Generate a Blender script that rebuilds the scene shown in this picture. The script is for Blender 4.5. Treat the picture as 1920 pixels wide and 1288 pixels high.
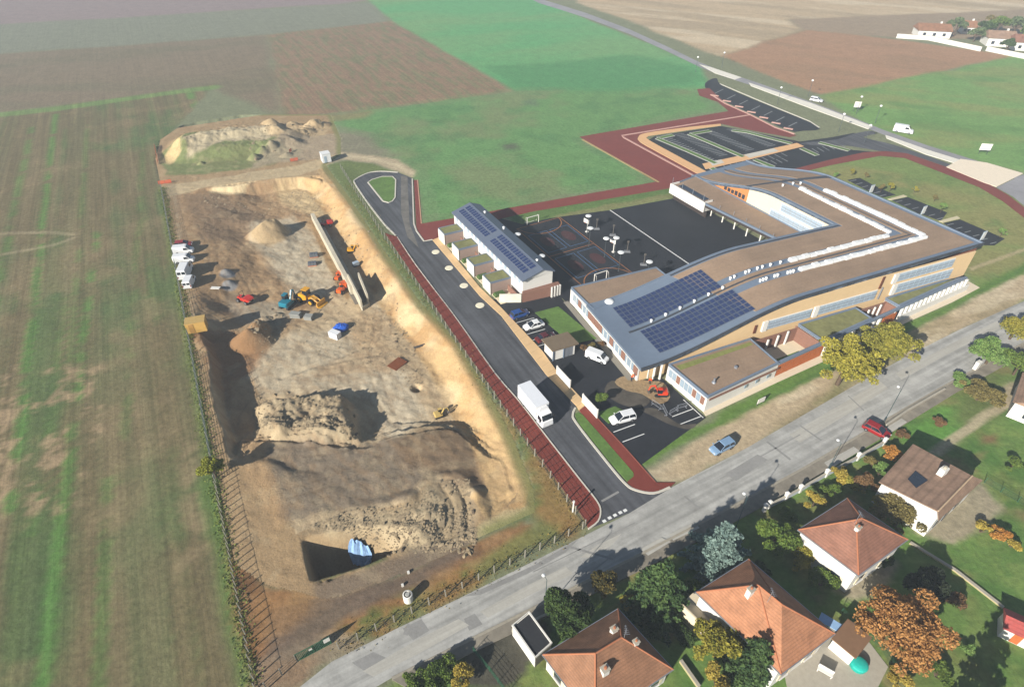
import bpy, math, random
import numpy as np
from mathutils import Vector, Matrix

for o in list(bpy.data.objects): bpy.data.objects.remove(o)
SC = bpy.context.scene
COL = SC.collection
R = math.radians

# ------------------------------------------------------------------ camera
F, YH, CX, CY, CAMH = 1150.0, -290.0, 960.0, 644.0, 75.0
TH = math.atan((CY - YH) / F)
cam = bpy.data.cameras.new("camera"); cam_o = bpy.data.objects.new("camera", cam); COL.objects.link(cam_o)
cam.sensor_width = 36.0; cam.lens = F / 1920.0 * 36.0
cam.clip_start = 0.5; cam.clip_end = 12000
cam_o.location = (0, 0, CAMH); cam_o.rotation_euler = (math.pi / 2 - TH, 0, 0)
SC.camera = cam_o
# ------------------------------------------------------------------ sky, sun, exposure
SUN_EL, SHADOW_AZ = 25.5, 49.0
w = bpy.data.worlds.new("World"); SC.world = w; w.use_nodes = True
nt = w.node_tree; bg = nt.nodes["Background"]
sky = nt.nodes.new("ShaderNodeTexSky"); sky.sky_type = 'NISHITA'; sky.sun_disc = False
sky.sun_elevation = R(SUN_EL); sky.sun_rotation = R(90 - (SHADOW_AZ + 180)); sky.air_density = 1.0; sky.dust_density = 0.4
nt.links.new(sky.outputs[0], bg.inputs[0]); bg.inputs[1].default_value = 0.05
sl = bpy.data.lights.new("sun", 'SUN'); sl.energy = 5.0; sl.angle = R(0.6); sl.color = (1.0, 0.955, 0.87)
so = bpy.data.objects.new("sun", sl); COL.objects.link(so)
so.rotation_euler = Vector((math.cos(R(SHADOW_AZ)) * math.cos(R(SUN_EL)), math.sin(R(SHADOW_AZ)) * math.cos(R(SUN_EL)), -math.sin(R(SUN_EL)))).to_track_quat('-Z', 'Y').to_euler()
so.location = (-100, -100, 150)
vs = SC.view_settings
vs.view_transform = 'Standard'; vs.look = 'None'; vs.gamma = 1.0; vs.use_curve_mapping = False; vs.exposure = 1.02
SC.cycles.volume_bounces = 0
SC.cycles.max_bounces = 6

# ------------------------------------------------------------------ survey helpers
def G(x, y, z=0.0):
    """place of a surveyed mark: photo position of a point at height z -> metres"""
    u = (x - CX) / F; v = (y - CY) / F
    d = (u, math.cos(TH) - v * math.sin(TH), -math.sin(TH) - v * math.cos(TH))
    t = (z - CAMH) / d[2]
    return (d[0] * t, d[1] * t)
def GP(pts, z=0.0): return [G(x, y, z) for x, y in pts]
A1 = R(29.0); A2 = R(22.0)
def frame(o, ang):
    c, s = math.cos(ang), math.sin(ang)
    return lambda a, b: (o[0] + a * c - b * s, o[1] + a * s + b * c)
W1 = frame((32.66, 73.78), A1)     # plot grid (road, car park, classrooms)
W2 = frame((23.58, 81.58), A2)     # long wing of the school

rnd = random.Random(11)
npr = np.random.RandomState(5)

# ------------------------------------------------------------------ materials
KALB = 0.72
def lin(c):
    c = c / 255.0
    return c / 12.92 if c <= 0.04045 else ((c + 0.055) / 1.055) ** 2.4
def alb(rgb, k=KALB): return tuple(min(0.85, lin(c) * k) for c in rgb)
MATS = {}
def M(name, rgb, rough=0.85, var=0.12, scale=2.0, bump=0.0, metal=0.0, spec=0.3, bscale=None, detail=4, var2=0.0, scale2=0.2, streak=None, courses=0.0):
    if name in MATS: return MATS[name]
    m = bpy.data.materials.new(name); m.use_nodes = True
    n = m.node_tree.nodes; l = m.node_tree.links
    p = n["Principled BSDF"]; p.inputs["Roughness"].default_value = rough; p.inputs["Metallic"].default_value = metal
    p.inputs["Specular IOR Level"].default_value = spec
    c = alb(rgb)
    geo = n.new("ShaderNodeNewGeometry")
    nz = n.new("ShaderNodeTexNoise"); nz.inputs["Scale"].default_value = scale; nz.inputs["Detail"].default_value = detail; nz.inputs["Roughness"].default_value = 0.65
    l.new(geo.outputs["Position"], nz.inputs["Vector"])
    mr = n.new("ShaderNodeMapRange"); mr.inputs[1].default_value = 0.25; mr.inputs[2].default_value = 0.75
    mr.inputs[3].default_value = 1 - var; mr.inputs[4].default_value = 1 + var
    l.new(nz.outputs[0], mr.inputs[0])
    fac = mr.outputs[0]
    if var2 > 0:
        nz2 = n.new("ShaderNodeTexNoise"); nz2.inputs["Scale"].default_value = scale2; nz2.inputs["Detail"].default_value = 3
        l.new(geo.outputs["Position"], nz2.inputs["Vector"])
        mr2 = n.new("ShaderNodeMapRange"); mr2.inputs[1].default_value = 0.3; mr2.inputs[2].default_value = 0.7
        mr2.inputs[3].default_value = 1 - var2; mr2.inputs[4].default_value = 1 + var2
        l.new(nz2.outputs[0], mr2.inputs[0])
        mu = n.new("ShaderNodeMath"); mu.operation = 'MULTIPLY'; l.new(fac, mu.inputs[0]); l.new(mr2.outputs[0], mu.inputs[1]); fac = mu.outputs[0]
    if streak:      # wear drawn out along the direction of travel
        mp = n.new("ShaderNodeMapping"); mp.inputs["Rotation"].default_value = (0, 0, -streak[0])
        l.new(geo.outputs["Position"], mp.inputs[0]); mq = n.new("ShaderNodeMapping"); mq.inputs["Scale"].default_value = (streak[2], 1, 1); l.new(mp.outputs[0], mq.inputs[0]); mp = mq; nz3 = n.new("ShaderNodeTexNoise"); nz3.inputs["Scale"].default_value = streak[3]; nz3.inputs["Detail"].default_value = 5; l.new(mp.outputs[0], nz3.inputs["Vector"])
        mr3 = n.new("ShaderNodeMapRange"); mr3.inputs[1].default_value = .3; mr3.inputs[2].default_value = .7; mr3.inputs[3].default_value = 1 - streak[1]; mr3.inputs[4].default_value = 1 + streak[1]; l.new(nz3.outputs[0], mr3.inputs[0])
        mu3 = n.new("ShaderNodeMath"); mu3.operation = 'MULTIPLY'; l.new(fac, mu3.inputs[0]); l.new(mr3.outputs[0], mu3.inputs[1]); fac = mu3.outputs[0]
    if courses:     # rows of tiles: one course every 'courses' metres of height
        sx = n.new("ShaderNodeSeparateXYZ"); l.new(geo.outputs["Position"], sx.inputs[0])
        fr_ = n.new("ShaderNodeMath"); fr_.operation = 'PINGPONG'; fr_.inputs[1].default_value = courses; l.new(sx.outputs[2], fr_.inputs[0])
        mr4 = n.new("ShaderNodeMapRange"); mr4.inputs[1].default_value = 0; mr4.inputs[2].default_value = courses * .5; mr4.inputs[3].default_value = .80; mr4.inputs[4].default_value = 1.04; l.new(fr_.outputs[0], mr4.inputs[0])
        mu4 = n.new("ShaderNodeMath"); mu4.operation = 'MULTIPLY'; l.new(fac, mu4.inputs[0]); l.new(mr4.outputs[0], mu4.inputs[1]); fac = mu4.outputs[0]
    vm = n.new("ShaderNodeVectorMath"); vm.operation = 'SCALE'; vm.inputs[0].default_value = c
    l.new(fac, vm.inputs["Scale"]); l.new(vm.outputs[0], p.inputs["Base Color"])
    if bump > 0:
        nb = n.new("ShaderNodeTexNoise"); nb.inputs["Scale"].default_value = bscale or scale * 2; nb.inputs["Detail"].default_value = 5
        l.new(geo.outputs["Position"], nb.inputs["Vector"])
        b = n.new("ShaderNodeBump"); b.inputs["Distance"].default_value = bump; b.inputs["Strength"].default_value = 0.8
        l.new(nb.outputs[0], b.inputs["Height"]); l.new(b.outputs[0], p.inputs["Normal"])
    MATS[name] = m
    return m
def M_leaf(name, rgb, rgb2, k=0.72):
    """leaf colour that differs from leaf to leaf"""
    if name in MATS: return MATS[name]
    m = bpy.data.materials.new(name); m.use_nodes = True
    n = m.node_tree.nodes; l = m.node_tree.links; p = n["Principled BSDF"]
    p.inputs["Roughness"].default_value = 0.75; p.inputs["Specular IOR Level"].default_value = 0.2
    geo = n.new("ShaderNodeNewGeometry"); nz = n.new("ShaderNodeTexNoise"); nz.inputs["Scale"].default_value = 0.9; nz.inputs["Detail"].default_value = 2
    l.new(geo.outputs["Position"], nz.inputs["Vector"])
    ad = n.new("ShaderNodeMath"); ad.operation = 'MULTIPLY_ADD'; l.new(nz.outputs[0], ad.inputs[0]); ad.inputs[1].default_value = 2.6; l.new(geo.outputs["Random Per Island"], ad.inputs[2])
    mr = n.new("ShaderNodeMapRange"); mr.inputs[1].default_value = 0.95; mr.inputs[2].default_value = 2.65; l.new(ad.outputs[0], mr.inputs[0])
    mx = n.new("ShaderNodeMix"); mx.data_type = 'RGBA'
    mx.inputs[6].default_value = alb(rgb, k) + (1,); mx.inputs[7].default_value = alb(rgb2, k) + (1,)
    l.new(mr.outputs[0], mx.inputs[0]); l.new(mx.outputs[2], p.inputs["Base Color"])
    tr = n.new("ShaderNodeBsdfTranslucent"); l.new(mx.outputs[2], tr.inputs[0])
    ms = n.new("ShaderNodeMixShader"); ms.inputs[0].default_value = 0.25
    l.new(p.outputs[0], ms.inputs[1]); l.new(tr.outputs[0], ms.inputs[2]); l.new(ms.outputs[0], n["Material Output"].inputs[0])
    MATS[name] = m; return m
def M_col(name, rough=0.95, fine=0.22, fscale=1.6, bump=0.08, bscale=1.2, mid=0.12, mscale=0.35, rows=None):
    """earth and grass: colour of the place comes with the mesh, grain from noise"""
    m = bpy.data.materials.new(name); m.use_nodes = True
    n = m.node_tree.nodes; l = m.node_tree.links; p = n["Principled BSDF"]
    p.inputs["Roughness"].default_value = rough; p.inputs["Specular IOR Level"].default_value = 0.1
    at = n.new("ShaderNodeAttribute"); at.attribute_name = "Col"
    geo = n.new("ShaderNodeNewGeometry")
    def nzf(scale, var, det=6):
        nz = n.new("ShaderNodeTexNoise"); nz.inputs["Scale"].default_value = scale; nz.inputs["Detail"].default_value = det; nz.inputs["Roughness"].default_value = 0.7
        l.new(geo.outputs["Position"], nz.inputs["Vector"])
        mr = n.new("ShaderNodeMapRange"); mr.inputs[1].default_value = 0.28; mr.inputs[2].default_value = 0.72; mr.inputs[3].default_value = 1 - var; mr.inputs[4].default_value = 1 + var
        l.new(nz.outputs[0], mr.inputs[0]); return nz, mr.outputs[0]
    n1, f1 = nzf(fscale, fine); n2, f2 = nzf(mscale, mid, 4)
    mu = n.new("ShaderNodeMath"); mu.operation = 'MULTIPLY'; l.new(f1, mu.inputs[0]); l.new(f2, mu.inputs[1])
    if rows:        # drilled rows, strong where the mesh says so (alpha)
        mp = n.new("ShaderNodeMapping"); mp.inputs["Rotation"].default_value = (0, 0, -rows[0]); l.new(geo.outputs["Position"], mp.inputs[0]); mq = n.new("ShaderNodeMapping"); mq.inputs["Scale"].default_value = (1, .02, 1); l.new(mp.outputs[0], mq.inputs[0]); mp = mq
        nr = n.new("ShaderNodeTexNoise"); nr.inputs["Scale"].default_value = rows[1]; nr.inputs["Detail"].default_value = 3; nr.inputs["Roughness"].default_value = .8; l.new(mp.outputs[0], nr.inputs["Vector"])
        ms = n.new("ShaderNodeMapRange"); ms.inputs[1].default_value = .36; ms.inputs[2].default_value = .64; ms.inputs[3].default_value = -rows[2]; ms.inputs[4].default_value = rows[2]; l.new(nr.outputs[0], ms.inputs[0])
        ma = n.new("ShaderNodeMath"); ma.operation = 'MULTIPLY_ADD'; l.new(ms.outputs[0], ma.inputs[0]); l.new(at.outputs["Alpha"], ma.inputs[1]); ma.inputs[2].default_value = 1.0
        m5 = n.new("ShaderNodeMath"); m5.operation = 'MULTIPLY'; l.new(mu.outputs[0], m5.inputs[0]); l.new(ma.outputs[0], m5.inputs[1]); mu = m5
    vm = n.new("ShaderNodeVectorMath"); vm.operation = 'SCALE'; l.new(at.outputs["Color"], vm.inputs[0]); l.new(mu.outputs[0], vm.inputs["Scale"])
    l.new(vm.outputs[0], p.inputs["Base Color"])
    nb = n.new("ShaderNodeTexNoise"); nb.inputs["Scale"].default_value = bscale; nb.inputs["Detail"].default_value = 7; nb.inputs["Roughness"].default_value = 0.7
    l.new(geo.outputs["Position"], nb.inputs["Vector"])
    b = n.new("ShaderNodeBump"); b.inputs["Distance"].default_value = bump; b.inputs["Strength"].default_value = 1.0
    l.new(nb.outputs[0], b.inputs["Height"]); l.new(b.outputs[0], p.inputs["Normal"])
    return m

# ------------------------------------------------------------------ mesh helpers
class MB:
    def __init__(s): s.v = []; s.f = []; s.mi = []
    def add(s, vs_, fs, mi=0):
        k = len(s.v); s.v += [tuple(v) for v in vs_]
        for f in fs: s.f.append(tuple(i + k for i in f)); s.mi.append(mi)
        return s
    def box(s, cx, cy, z0, z1, sx, sy, rz=0.0, mi=0, top=1.0):
        c, sn = math.cos(rz), math.sin(rz); pts = []
        for z, q in ((z0, 1.0), (z1, top)):
            for dx, dy in ((-1, -1), (1, -1), (1, 1), (-1, 1)):
                x, y = dx * sx / 2 * q, dy * sy / 2 * q
                pts.append((cx + x * c - y * sn, cy + x * sn + y * c, z))
        return s.add(pts, [(3, 2, 1, 0), (4, 5, 6, 7), (0, 1, 5, 4), (1, 2, 6, 5), (2, 3, 7, 6), (3, 0, 4, 7)], mi)
    def prism(s, poly, z0, z1, mi=0, mtop=None):
        n = len(poly)
        ar = sum(poly[i][0] * poly[(i + 1) % n][1] - poly[(i + 1) % n][0] * poly[i][1] for i in range(n))
        if ar < 0: poly = poly[::-1]
        vs_ = [(p[0], p[1], z0) for p in poly] + [(p[0], p[1], z1) for p in poly]
        s.add(vs_, [tuple(range(n - 1, -1, -1))] + [(i, (i + 1) % n, n + (i + 1) % n, n + i) for i in range(n)], mi)
        k = len(s.v); s.v += vs_[n:]; s.f.append(tuple(range(k, k + n))); s.mi.append(mi if mtop is None else mtop)
        return s
    def sheet(s, poly, z, mi=0):
        n = len(poly)
        ar = sum(poly[i][0] * poly[(i + 1) % n][1] - poly[(i + 1) % n][0] * poly[i][1] for i in range(n))
        if ar < 0: poly = poly[::-1]
        return s.add([(p[0], p[1], z) for p in poly], [tuple(range(n))], mi)
    def quad(s, a, b, c, d, mi=0): return s.add([a, b, c, d], [(0, 1, 2, 3)], mi)
    def tube(s, pts, r, n=6, mi=0, cap=True):
        pts = [Vector(p) for p in pts]; rs = r if isinstance(r, (list, tuple)) else [r] * len(pts); rings = []
        for i, p in enumerate(pts):
            d = (pts[min(i + 1, len(pts) - 1)] - pts[max(i - 1, 0)]).normalized()
            u = d.orthogonal().normalized() if abs(d.z) < 0.95 else Vector((1, 0, 0)); u = (u - d * u.dot(d)).normalized(); v = d.cross(u)
            rings.append([p + (u * math.cos(t) + v * math.sin(t)) * rs[i] for t in [2 * math.pi * k / n for k in range(n)]])
        k = len(s.v)
        for rg in rings: s.v += [tuple(q) for q in rg]
        for i in range(len(rings) - 1):
            for j in range(n):
                s.f.append((k + i * n + j, k + i * n + (j + 1) % n, k + (i + 1) * n + (j + 1) % n, k + (i + 1) * n + j)); s.mi.append(mi)
        if cap:
            s.f.append(tuple(k + j for j in range(n - 1, -1, -1))); s.mi.append(mi)
            s.f.append(tuple(k + (len(rings) - 1) * n + j for j in range(n))); s.mi.append(mi)
        return s
    def cyl(s, x, y, z0, z1, r0, r1=None, n=12, mi=0):
        return s.tube([(x, y, z0), (x, y, z1)], [r0, r0 if r1 is None else r1], n, mi)
    def loft(s, secs, mi=0, cap=True):
        n = len(secs[0]); k = len(s.v)
        for sc in secs: s.v += [tuple(p) for p in sc]
        for i in range(len(secs) - 1):
            for j in range(n):
                s.f.append((k + i * n + j, k + i * n + (j + 1) % n, k + (i + 1) * n + (j + 1) % n, k + (i + 1) * n + j)); s.mi.append(mi)
        if cap:
            s.f.append(tuple(k + j for j in range(n - 1, -1, -1))); s.mi.append(mi)
            s.f.append(tuple(k + (len(secs) - 1) * n + j for j in range(n))); s.mi.append(mi)
        return s
    def ball(s, c, rx, ry=None, rz=None, n=10, m=6, mi=0, jit=0.0, lo=-1.0):
        ry = ry or rx; rz = rz or rx; secs = []
        for i in range(m + 1):
            t = math.asin(lo) + (math.pi / 2 - math.asin(lo)) * i / m
            q = max(math.cos(t), 0.02)
            secs.append([(c[0] + rx * q * math.cos(2 * math.pi * j / n) * (1 + rnd.uniform(-jit, jit)), c[1] + ry * q * math.sin(2 * math.pi * j / n) * (1 + rnd.uniform(-jit, jit)), c[2] + rz * math.sin(t) * (1 + rnd.uniform(-jit, jit))) for j in range(n)])
        return s.loft(secs, mi)
    def mesh(s, name, mats, smooth=False):
        me = bpy.data.meshes.new(name); me.from_pydata(s.v, [], s.f)
        for m in (mats if isinstance(mats, (list, tuple)) else [mats]): me.materials.append(m)
        me.polygons.foreach_set("material_index", s.mi)
        if smooth: me.polygons.foreach_set("use_smooth", [True] * len(s.f))
        me.update(); return me
    def build(s, name, mats, parent=None, loc=(0, 0, 0), rz=0.0, smooth=False):
        return obj(name, s.mesh(name, mats, smooth), parent, loc, rz)
def obj(name, me, parent=None, loc=(0, 0, 0), rz=0.0):
    o = bpy.data.objects.new(name, me); COL.objects.link(o); o.location = loc; o.rotation_euler = (0, 0, rz)
    if parent is not None: o.parent = parent
    return o
def tag(o, label=None, cat=None, group=None, kind=None):
    if label: o["label"] = label
    if cat: o["category"] = cat
    if group: o["group"] = group
    if kind: o["kind"] = kind
    return o
def thing(name, label, cat, loc=(0, 0, 0), rz=0.0, group=None):
    o = bpy.data.objects.new(name, None); COL.objects.link(o); o.location = loc; o.rotation_euler = (0, 0, rz); o.empty_display_size = 0.3
    return tag(o, label, cat, group)
def kids(o): return [c for c in bpy.data.objects if c.parent == o]
def copy_tree(o, loc, rz, label, group=None, parent=None):
    c = o.copy(); COL.objects.link(c); c.location = loc; c.rotation_euler = (0, 0, rz); c["label"] = label
    if group: c["group"] = group
    for ch in list(o.children):
        d = ch.copy(); COL.objects.link(d); d.parent = c
        for g in list(ch.children):
            e = g.copy(); COL.objects.link(e); e.parent = d
    return c
def np_mesh(name, V, Fq, mat, cols=None, smooth=False, alpha=None):
    me = bpy.data.meshes.new(name); nv, nf, k = len(V), len(Fq), Fq.shape[1]
    me.vertices.add(nv); me.vertices.foreach_set("co", np.ascontiguousarray(V, dtype=np.float32).ravel())
    me.loops.add(nf * k); me.loops.foreach_set("vertex_index", np.ascontiguousarray(Fq, dtype=np.int32).ravel())
    me.polygons.add(nf); me.polygons.foreach_set("loop_start", np.arange(0, nf * k, k, dtype=np.int32))
    if smooth: me.polygons.foreach_set("use_smooth", np.ones(nf, dtype=bool))
    me.update(calc_edges=True); me.validate(clean_customdata=False)
    if cols is not None:
        at = me.color_attributes.new("Col", 'FLOAT_COLOR', 'POINT')
        c4 = np.ones((nv, 4), dtype=np.float32); c4[:, :3] = cols
        if alpha is not None: c4[:, 3] = alpha
        at.data.foreach_set("color", c4.ravel())
    me.materials.append(mat); return me
def ribbon(mb, pts, wd, z0, z1, closed=False, mi=0):
    """kerb: a bar of width wd along a ground polyline"""
    n = len(pts); secs = []
    for i in range(n):
        a = pts[(i - 1) % n] if (closed or i > 0) else pts[i]; b = pts[(i + 1) % n] if (closed or i < n - 1) else pts[i]
        dx, dy = b[0] - a[0], b[1] - a[1]; q = math.hypot(dx, dy) or 1; nx, ny = -dy / q * wd / 2, dx / q * wd / 2
        p = pts[i]; secs.append([(p[0] - nx, p[1] - ny, z0), (p[0] + nx, p[1] + ny, z0), (p[0] + nx, p[1] + ny, z1), (p[0] - nx, p[1] - ny, z1)])
    if closed: secs.append(secs[0])
    return mb.loft(secs, mi, cap=not closed)
def smooth_line(pts, k=6, closed=False):
    """Catmull-Rom through the marks"""
    out = []; n = len(pts); rng = n if closed else n - 1
    for i in range(rng):
        p0 = pts[(i - 1) % n] if (closed or i > 0) else pts[0]; p1 = pts[i]; p2 = pts[(i + 1) % n]; p3 = pts[(i + 2) % n] if (closed or i + 2 < n) else p2
        for j in range(k):
            t = j / k; t2 = t * t; t3 = t2 * t
            out.append(tuple(0.5 * (2 * p1[q] + (p2[q] - p0[q]) * t + (2 * p0[q] - 5 * p1[q] + 4 * p2[q] - p3[q]) * t2 + (3 * p1[q] - p0[q] - 3 * p2[q] + p3[q]) * t3) for q in (0, 1)))
    if not closed: out.append(pts[-1])
    return out
# ------------------------------------------------------------------ noise / painting on grids
def hsh(ix, iy, seed):
    h = (ix.astype(np.int64) * 374761393 + iy.astype(np.int64) * 668265263 + seed * 974634777) & 0x7fffffff
    h = ((h ^ (h >> 13)) * 1274126177) & 0x7fffffff
    return ((h ^ (h >> 16)) & 0xffff) / 65535.0
def vn(x, y, seed=0):
    ix = np.floor(x); iy = np.floor(y); fx = x - ix; fy = y - iy; fx = fx * fx * (3 - 2 * fx); fy = fy * fy * (3 - 2 * fy)
    a = hsh(ix, iy, seed); b = hsh(ix + 1, iy, seed); c = hsh(ix, iy + 1, seed); d = hsh(ix + 1, iy + 1, seed)
    return (a * (1 - fx) + b * fx) * (1 - fy) + (c * (1 - fx) + d * fx) * fy
def fbm(x, y, s, o=4, seed=0):
    t = 0; am = 0.5; tot = 0
    for i in range(o):
        ca, sa = math.cos(.6 + 1.1 * i), math.sin(.6 + 1.1 * i)
        t = t + am * vn((x * ca - y * sa) / s + 17.3 * i, (x * sa + y * ca) / s - 9.1 * i, seed + i * 7); tot += am; am *= 0.55; s *= 0.5
    return t / tot
def pip(x, y, poly):
    ins = np.zeros(x.shape, dtype=bool); n = len(poly); j = n - 1
    for i in range(n):
        xi, yi = poly[i]; xj, yj = poly[j]
        if yi != yj: ins ^= ((yi > y) != (yj > y)) & (x < (xj - xi) * (y - yi) / (yj - yi) + xi)
        j = i
    return ins
def sstep(a, b, x):
    t = np.clip((x - a) / (b - a), 0, 1); return t * t * (3 - 2 * t)
def dist_line(x, y, pts):
    d = np.full(x.shape, 1e9)
    for (ax, ay), (bx, by) in zip(pts[:-1], pts[1:]):
        L2 = (bx - ax) ** 2 + (by - ay) ** 2 + 1e-9
        t = np.clip(((x - ax) * (bx - ax) + (y - ay) * (by - ay)) / L2, 0, 1)
        d = np.minimum(d, np.hypot(x - ax - t * (bx - ax), y - ay - t * (by - ay)))
    return d
class Painter:
    def __init__(s, X, Y, rgb):
        s.X, s.Y = X, Y; s.C = np.empty(X.shape + (3,)); s.C[:] = alb(rgb); s.k = 0
    def mask(s, poly, warp=1.0, ws=4.0, soft=0.6):
        X, Y = s.X, s.Y; s.k += 3
        xs = [p[0] for p in poly]; ys = [p[1] for p in poly]; mg = warp + soft + 1
        sel = (X > min(xs) - mg) & (X < max(xs) + mg) & (Y > min(ys) - mg) & (Y < max(ys) + mg)
        m = np.zeros(X.shape)
        if not sel.any(): return m
        x = X[sel]; y = Y[sel]
        wx = x + (fbm(x, y, ws, 3, 100 + s.k) - 0.5) * 2 * warp; wy = y + (fbm(x, y, ws, 3, 200 + s.k) - 0.5) * 2 * warp
        acc = 0
        for dx, dy in ((1, .3), (-1, -.3), (.3, -1), (-.3, 1), (0, 0)): acc = acc + pip(wx + dx * soft, wy + dy * soft, poly)
        m[sel] = acc / 5.0; return m
    def mix(s, m, rgb):
        s.C += (np.array(alb(rgb)) - s.C) * m[..., None]
    def poly(s, poly, rgb, warp=1.0, ws=4.0, soft=0.6, a=1.0):
        m = s.mask(poly, warp, ws, soft) * a; s.mix(m, rgb); return m
    def line(s, pts, wd, rgb, a=1.0, soft=0.5, warp=0.3):
        x = s.X + (fbm(s.X, s.Y, 5, 2, 31) - .5) * 2 * warp
        d = dist_line(x, s.Y, pts); s.mix((1 - sstep(wd / 2 - soft / 2, wd / 2 + soft / 2, d)) * a, rgb)
    def mottle(s, m, rgb, sc, lo, hi, seed, a=1.0, sx=1.0, ang=0.0):
        c, sn = math.cos(ang), math.sin(ang); u = s.X * c + s.Y * sn; v = -s.X * sn + s.Y * c
        s.mix(m * sstep(lo, hi, fbm(u / sx, v, sc, 4, seed)) * a, rgb)
# ================================================================== GROUND (fields, meadows, gardens)
ys = [22.0]
while ys[-1] < 455: ys.append(ys[-1] + 0.45 + (ys[-1] - 22) * 0.0021)
ys = np.array([-3500, -1200, -300, -60, -20, 0, 10] + ys + [480, 540, 700, 1100, 2200, 5000, 9000])
xs = np.concatenate([[-9000, -4000, -1800, -800, -500, -400], np.arange(-335, 336, 0.95), [400, 500, 800, 1800, 4000, 9000]])
X, Y = np.meshgrid(xs, ys)
P = Painter(X, Y, (122, 126, 92))
U28 = X * math.cos(R(28)) + Y * math.sin(R(28)); V28 = -X * math.sin(R(28)) + Y * math.cos(R(28))
def far(*pts): return GP(pts)
# --- distant fields
mF1 = P.poly(far((-900, -60), (690, -60), (700, 0), (640, 8), (0, 48), (-900, 100)), (138, 120, 116), 4, 40, 3)
mF2 = P.poly(far((-900, 100), (0, 48), (640, 8), (702, 4), (735, 42), (500, 66), (0, 102), (-900, 190)), (124, 126, 104), 4, 40, 3)
mF3 = P.poly(far((-900, 190), (0, 102), (500, 66), (512, 110), (532, 218), (400, 162), (0, 214), (-900, 330)), (127, 111, 86), 3, 25, 2)
P.mottle(mF3, (112, 106, 78), 22, .45, .7, 41, .6, 3, R(12))
mF4 = P.poly(far((500, 66), (735, 40), (965, 170), (840, 190), (650, 212), (560, 218), (530, 216), (512, 110)), (140, 112, 84), 2, 20, 1.5)
P.mottle(mF4, (112, 116, 76), 7, .47, .62, 42, .75, .16, R(28))
mF5 = P.poly(far((690, -60), (960, -60), (1010, 0), (1312, 124), (1330, 165), (1050, 205), (965, 172), (735, 40), (690, 0)), (84, 158, 92), 1.5, 25, 1.2)
P.mottle(mF5, (118, 152, 92), 45, .42, .65, 43, .6, 2.5, R(20))
P.poly(far((908, 124), (1000, 120), (1190, 104), (1300, 128), (1318, 150), (1160, 182), (1010, 196), (985, 176)), (74, 136, 78), 3, 18, 2.5, .8)
mF6 = P.poly(far((610, 222), (965, 172), (1315, 166), (1365, 206), (1088, 256), (1235, 340), (790, 420), (772, 318), (690, 292), (640, 285)), (98, 142, 78), 4, 18, 4)
P.mottle(mF6, (126, 128, 86), 22, .5, .72, 44, .6); P.mottle(mF6, (78, 124, 70), 9, .52, .75, 45, .6)
P.poly(far((940, 268), (975, 268), (970, 282), (938, 282)), (86, 82, 70), 2, 4, 1.5, .8)
P.poly(far((985, 188), (1008, 188), (1010, 198), (985, 198)), (96, 104, 84), 2, 4, 1.5, .6)
P.poly(far((600, 218), (700, 208), (690, 218), (610, 232)), (142, 120, 78), 1.5, 6, 1.2, .6)
P.poly(far((560, 232), (690, 250), (740, 296), (640, 300), (560, 290)), (132, 122, 100), 4, 12, 3, .85)
mF7 = P.poly(far((1060, -20), (1500, -60), (2300, -60), (2300, 20), (1920, 26), (1480, 38), (1505, 56), (1352, 108), (1200, 48), (1090, 8)), (186, 160, 122), 3, 25, 2)
P.mottle(mF7, (160, 140, 108), 14, .4, .68, 46, .7, 6, R(150)); P.mottle(mF7, (204, 184, 150), 11, .5, .7, 47, .7, 6, R(150))
mF9 = P.poly(far((1480, 38), (1920, 18), (2300, 10), (2300, 70), (1700, 74), (1505, 56)), (152, 130, 102), 3, 25, 2)
mF8 = P.poly(far((1505, 56), (1690, 76), (1905, 106), (1560, 178), (1535, 178), (1352, 106)), (166, 124, 88), 2, 18, 1.5)
P.mottle(mF8, (148, 116, 82), 12, .42, .68, 48, .6, 4, R(150))
mF10 = P.poly(far((1540, 180), (1905, 106), (2300, 150), (2300, 380), (1920, 325), (1830, 300), (1640, 240)), (110, 150, 74), 2, 16, 1.5)
P.mottle(mF10, (136, 142, 76), 18, .46, .7, 49, .7, 2, R(160)); P.mottle(mF10, (88, 132, 62), 14, .55, .75, 50, .6, 2, R(160))
mF11 = P.poly(far((1470, 326), (1560, 300), (1690, 290), (1830, 340), (2200, 470), (2200, 700), (1820, 540), (1800, 470), (1560, 334)), (116, 136, 66), 2, 12, 1.2)
P.mottle(mF11, (142, 134, 76), 14, .48, .7, 51, .75, 3, R(-20)); P.mottle(mF11, (92, 122, 58), 8, .55, .72, 52, .6)
P.line(far((1820, 505), (1860, 490), (1920, 468), (2000, 440)), 0.9, (178, 160, 118), .85, .6)
P.line(far((1700, 380), (1800, 415), (1860, 450)), 0.7, (150, 150, 96), .5, .6)
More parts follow.
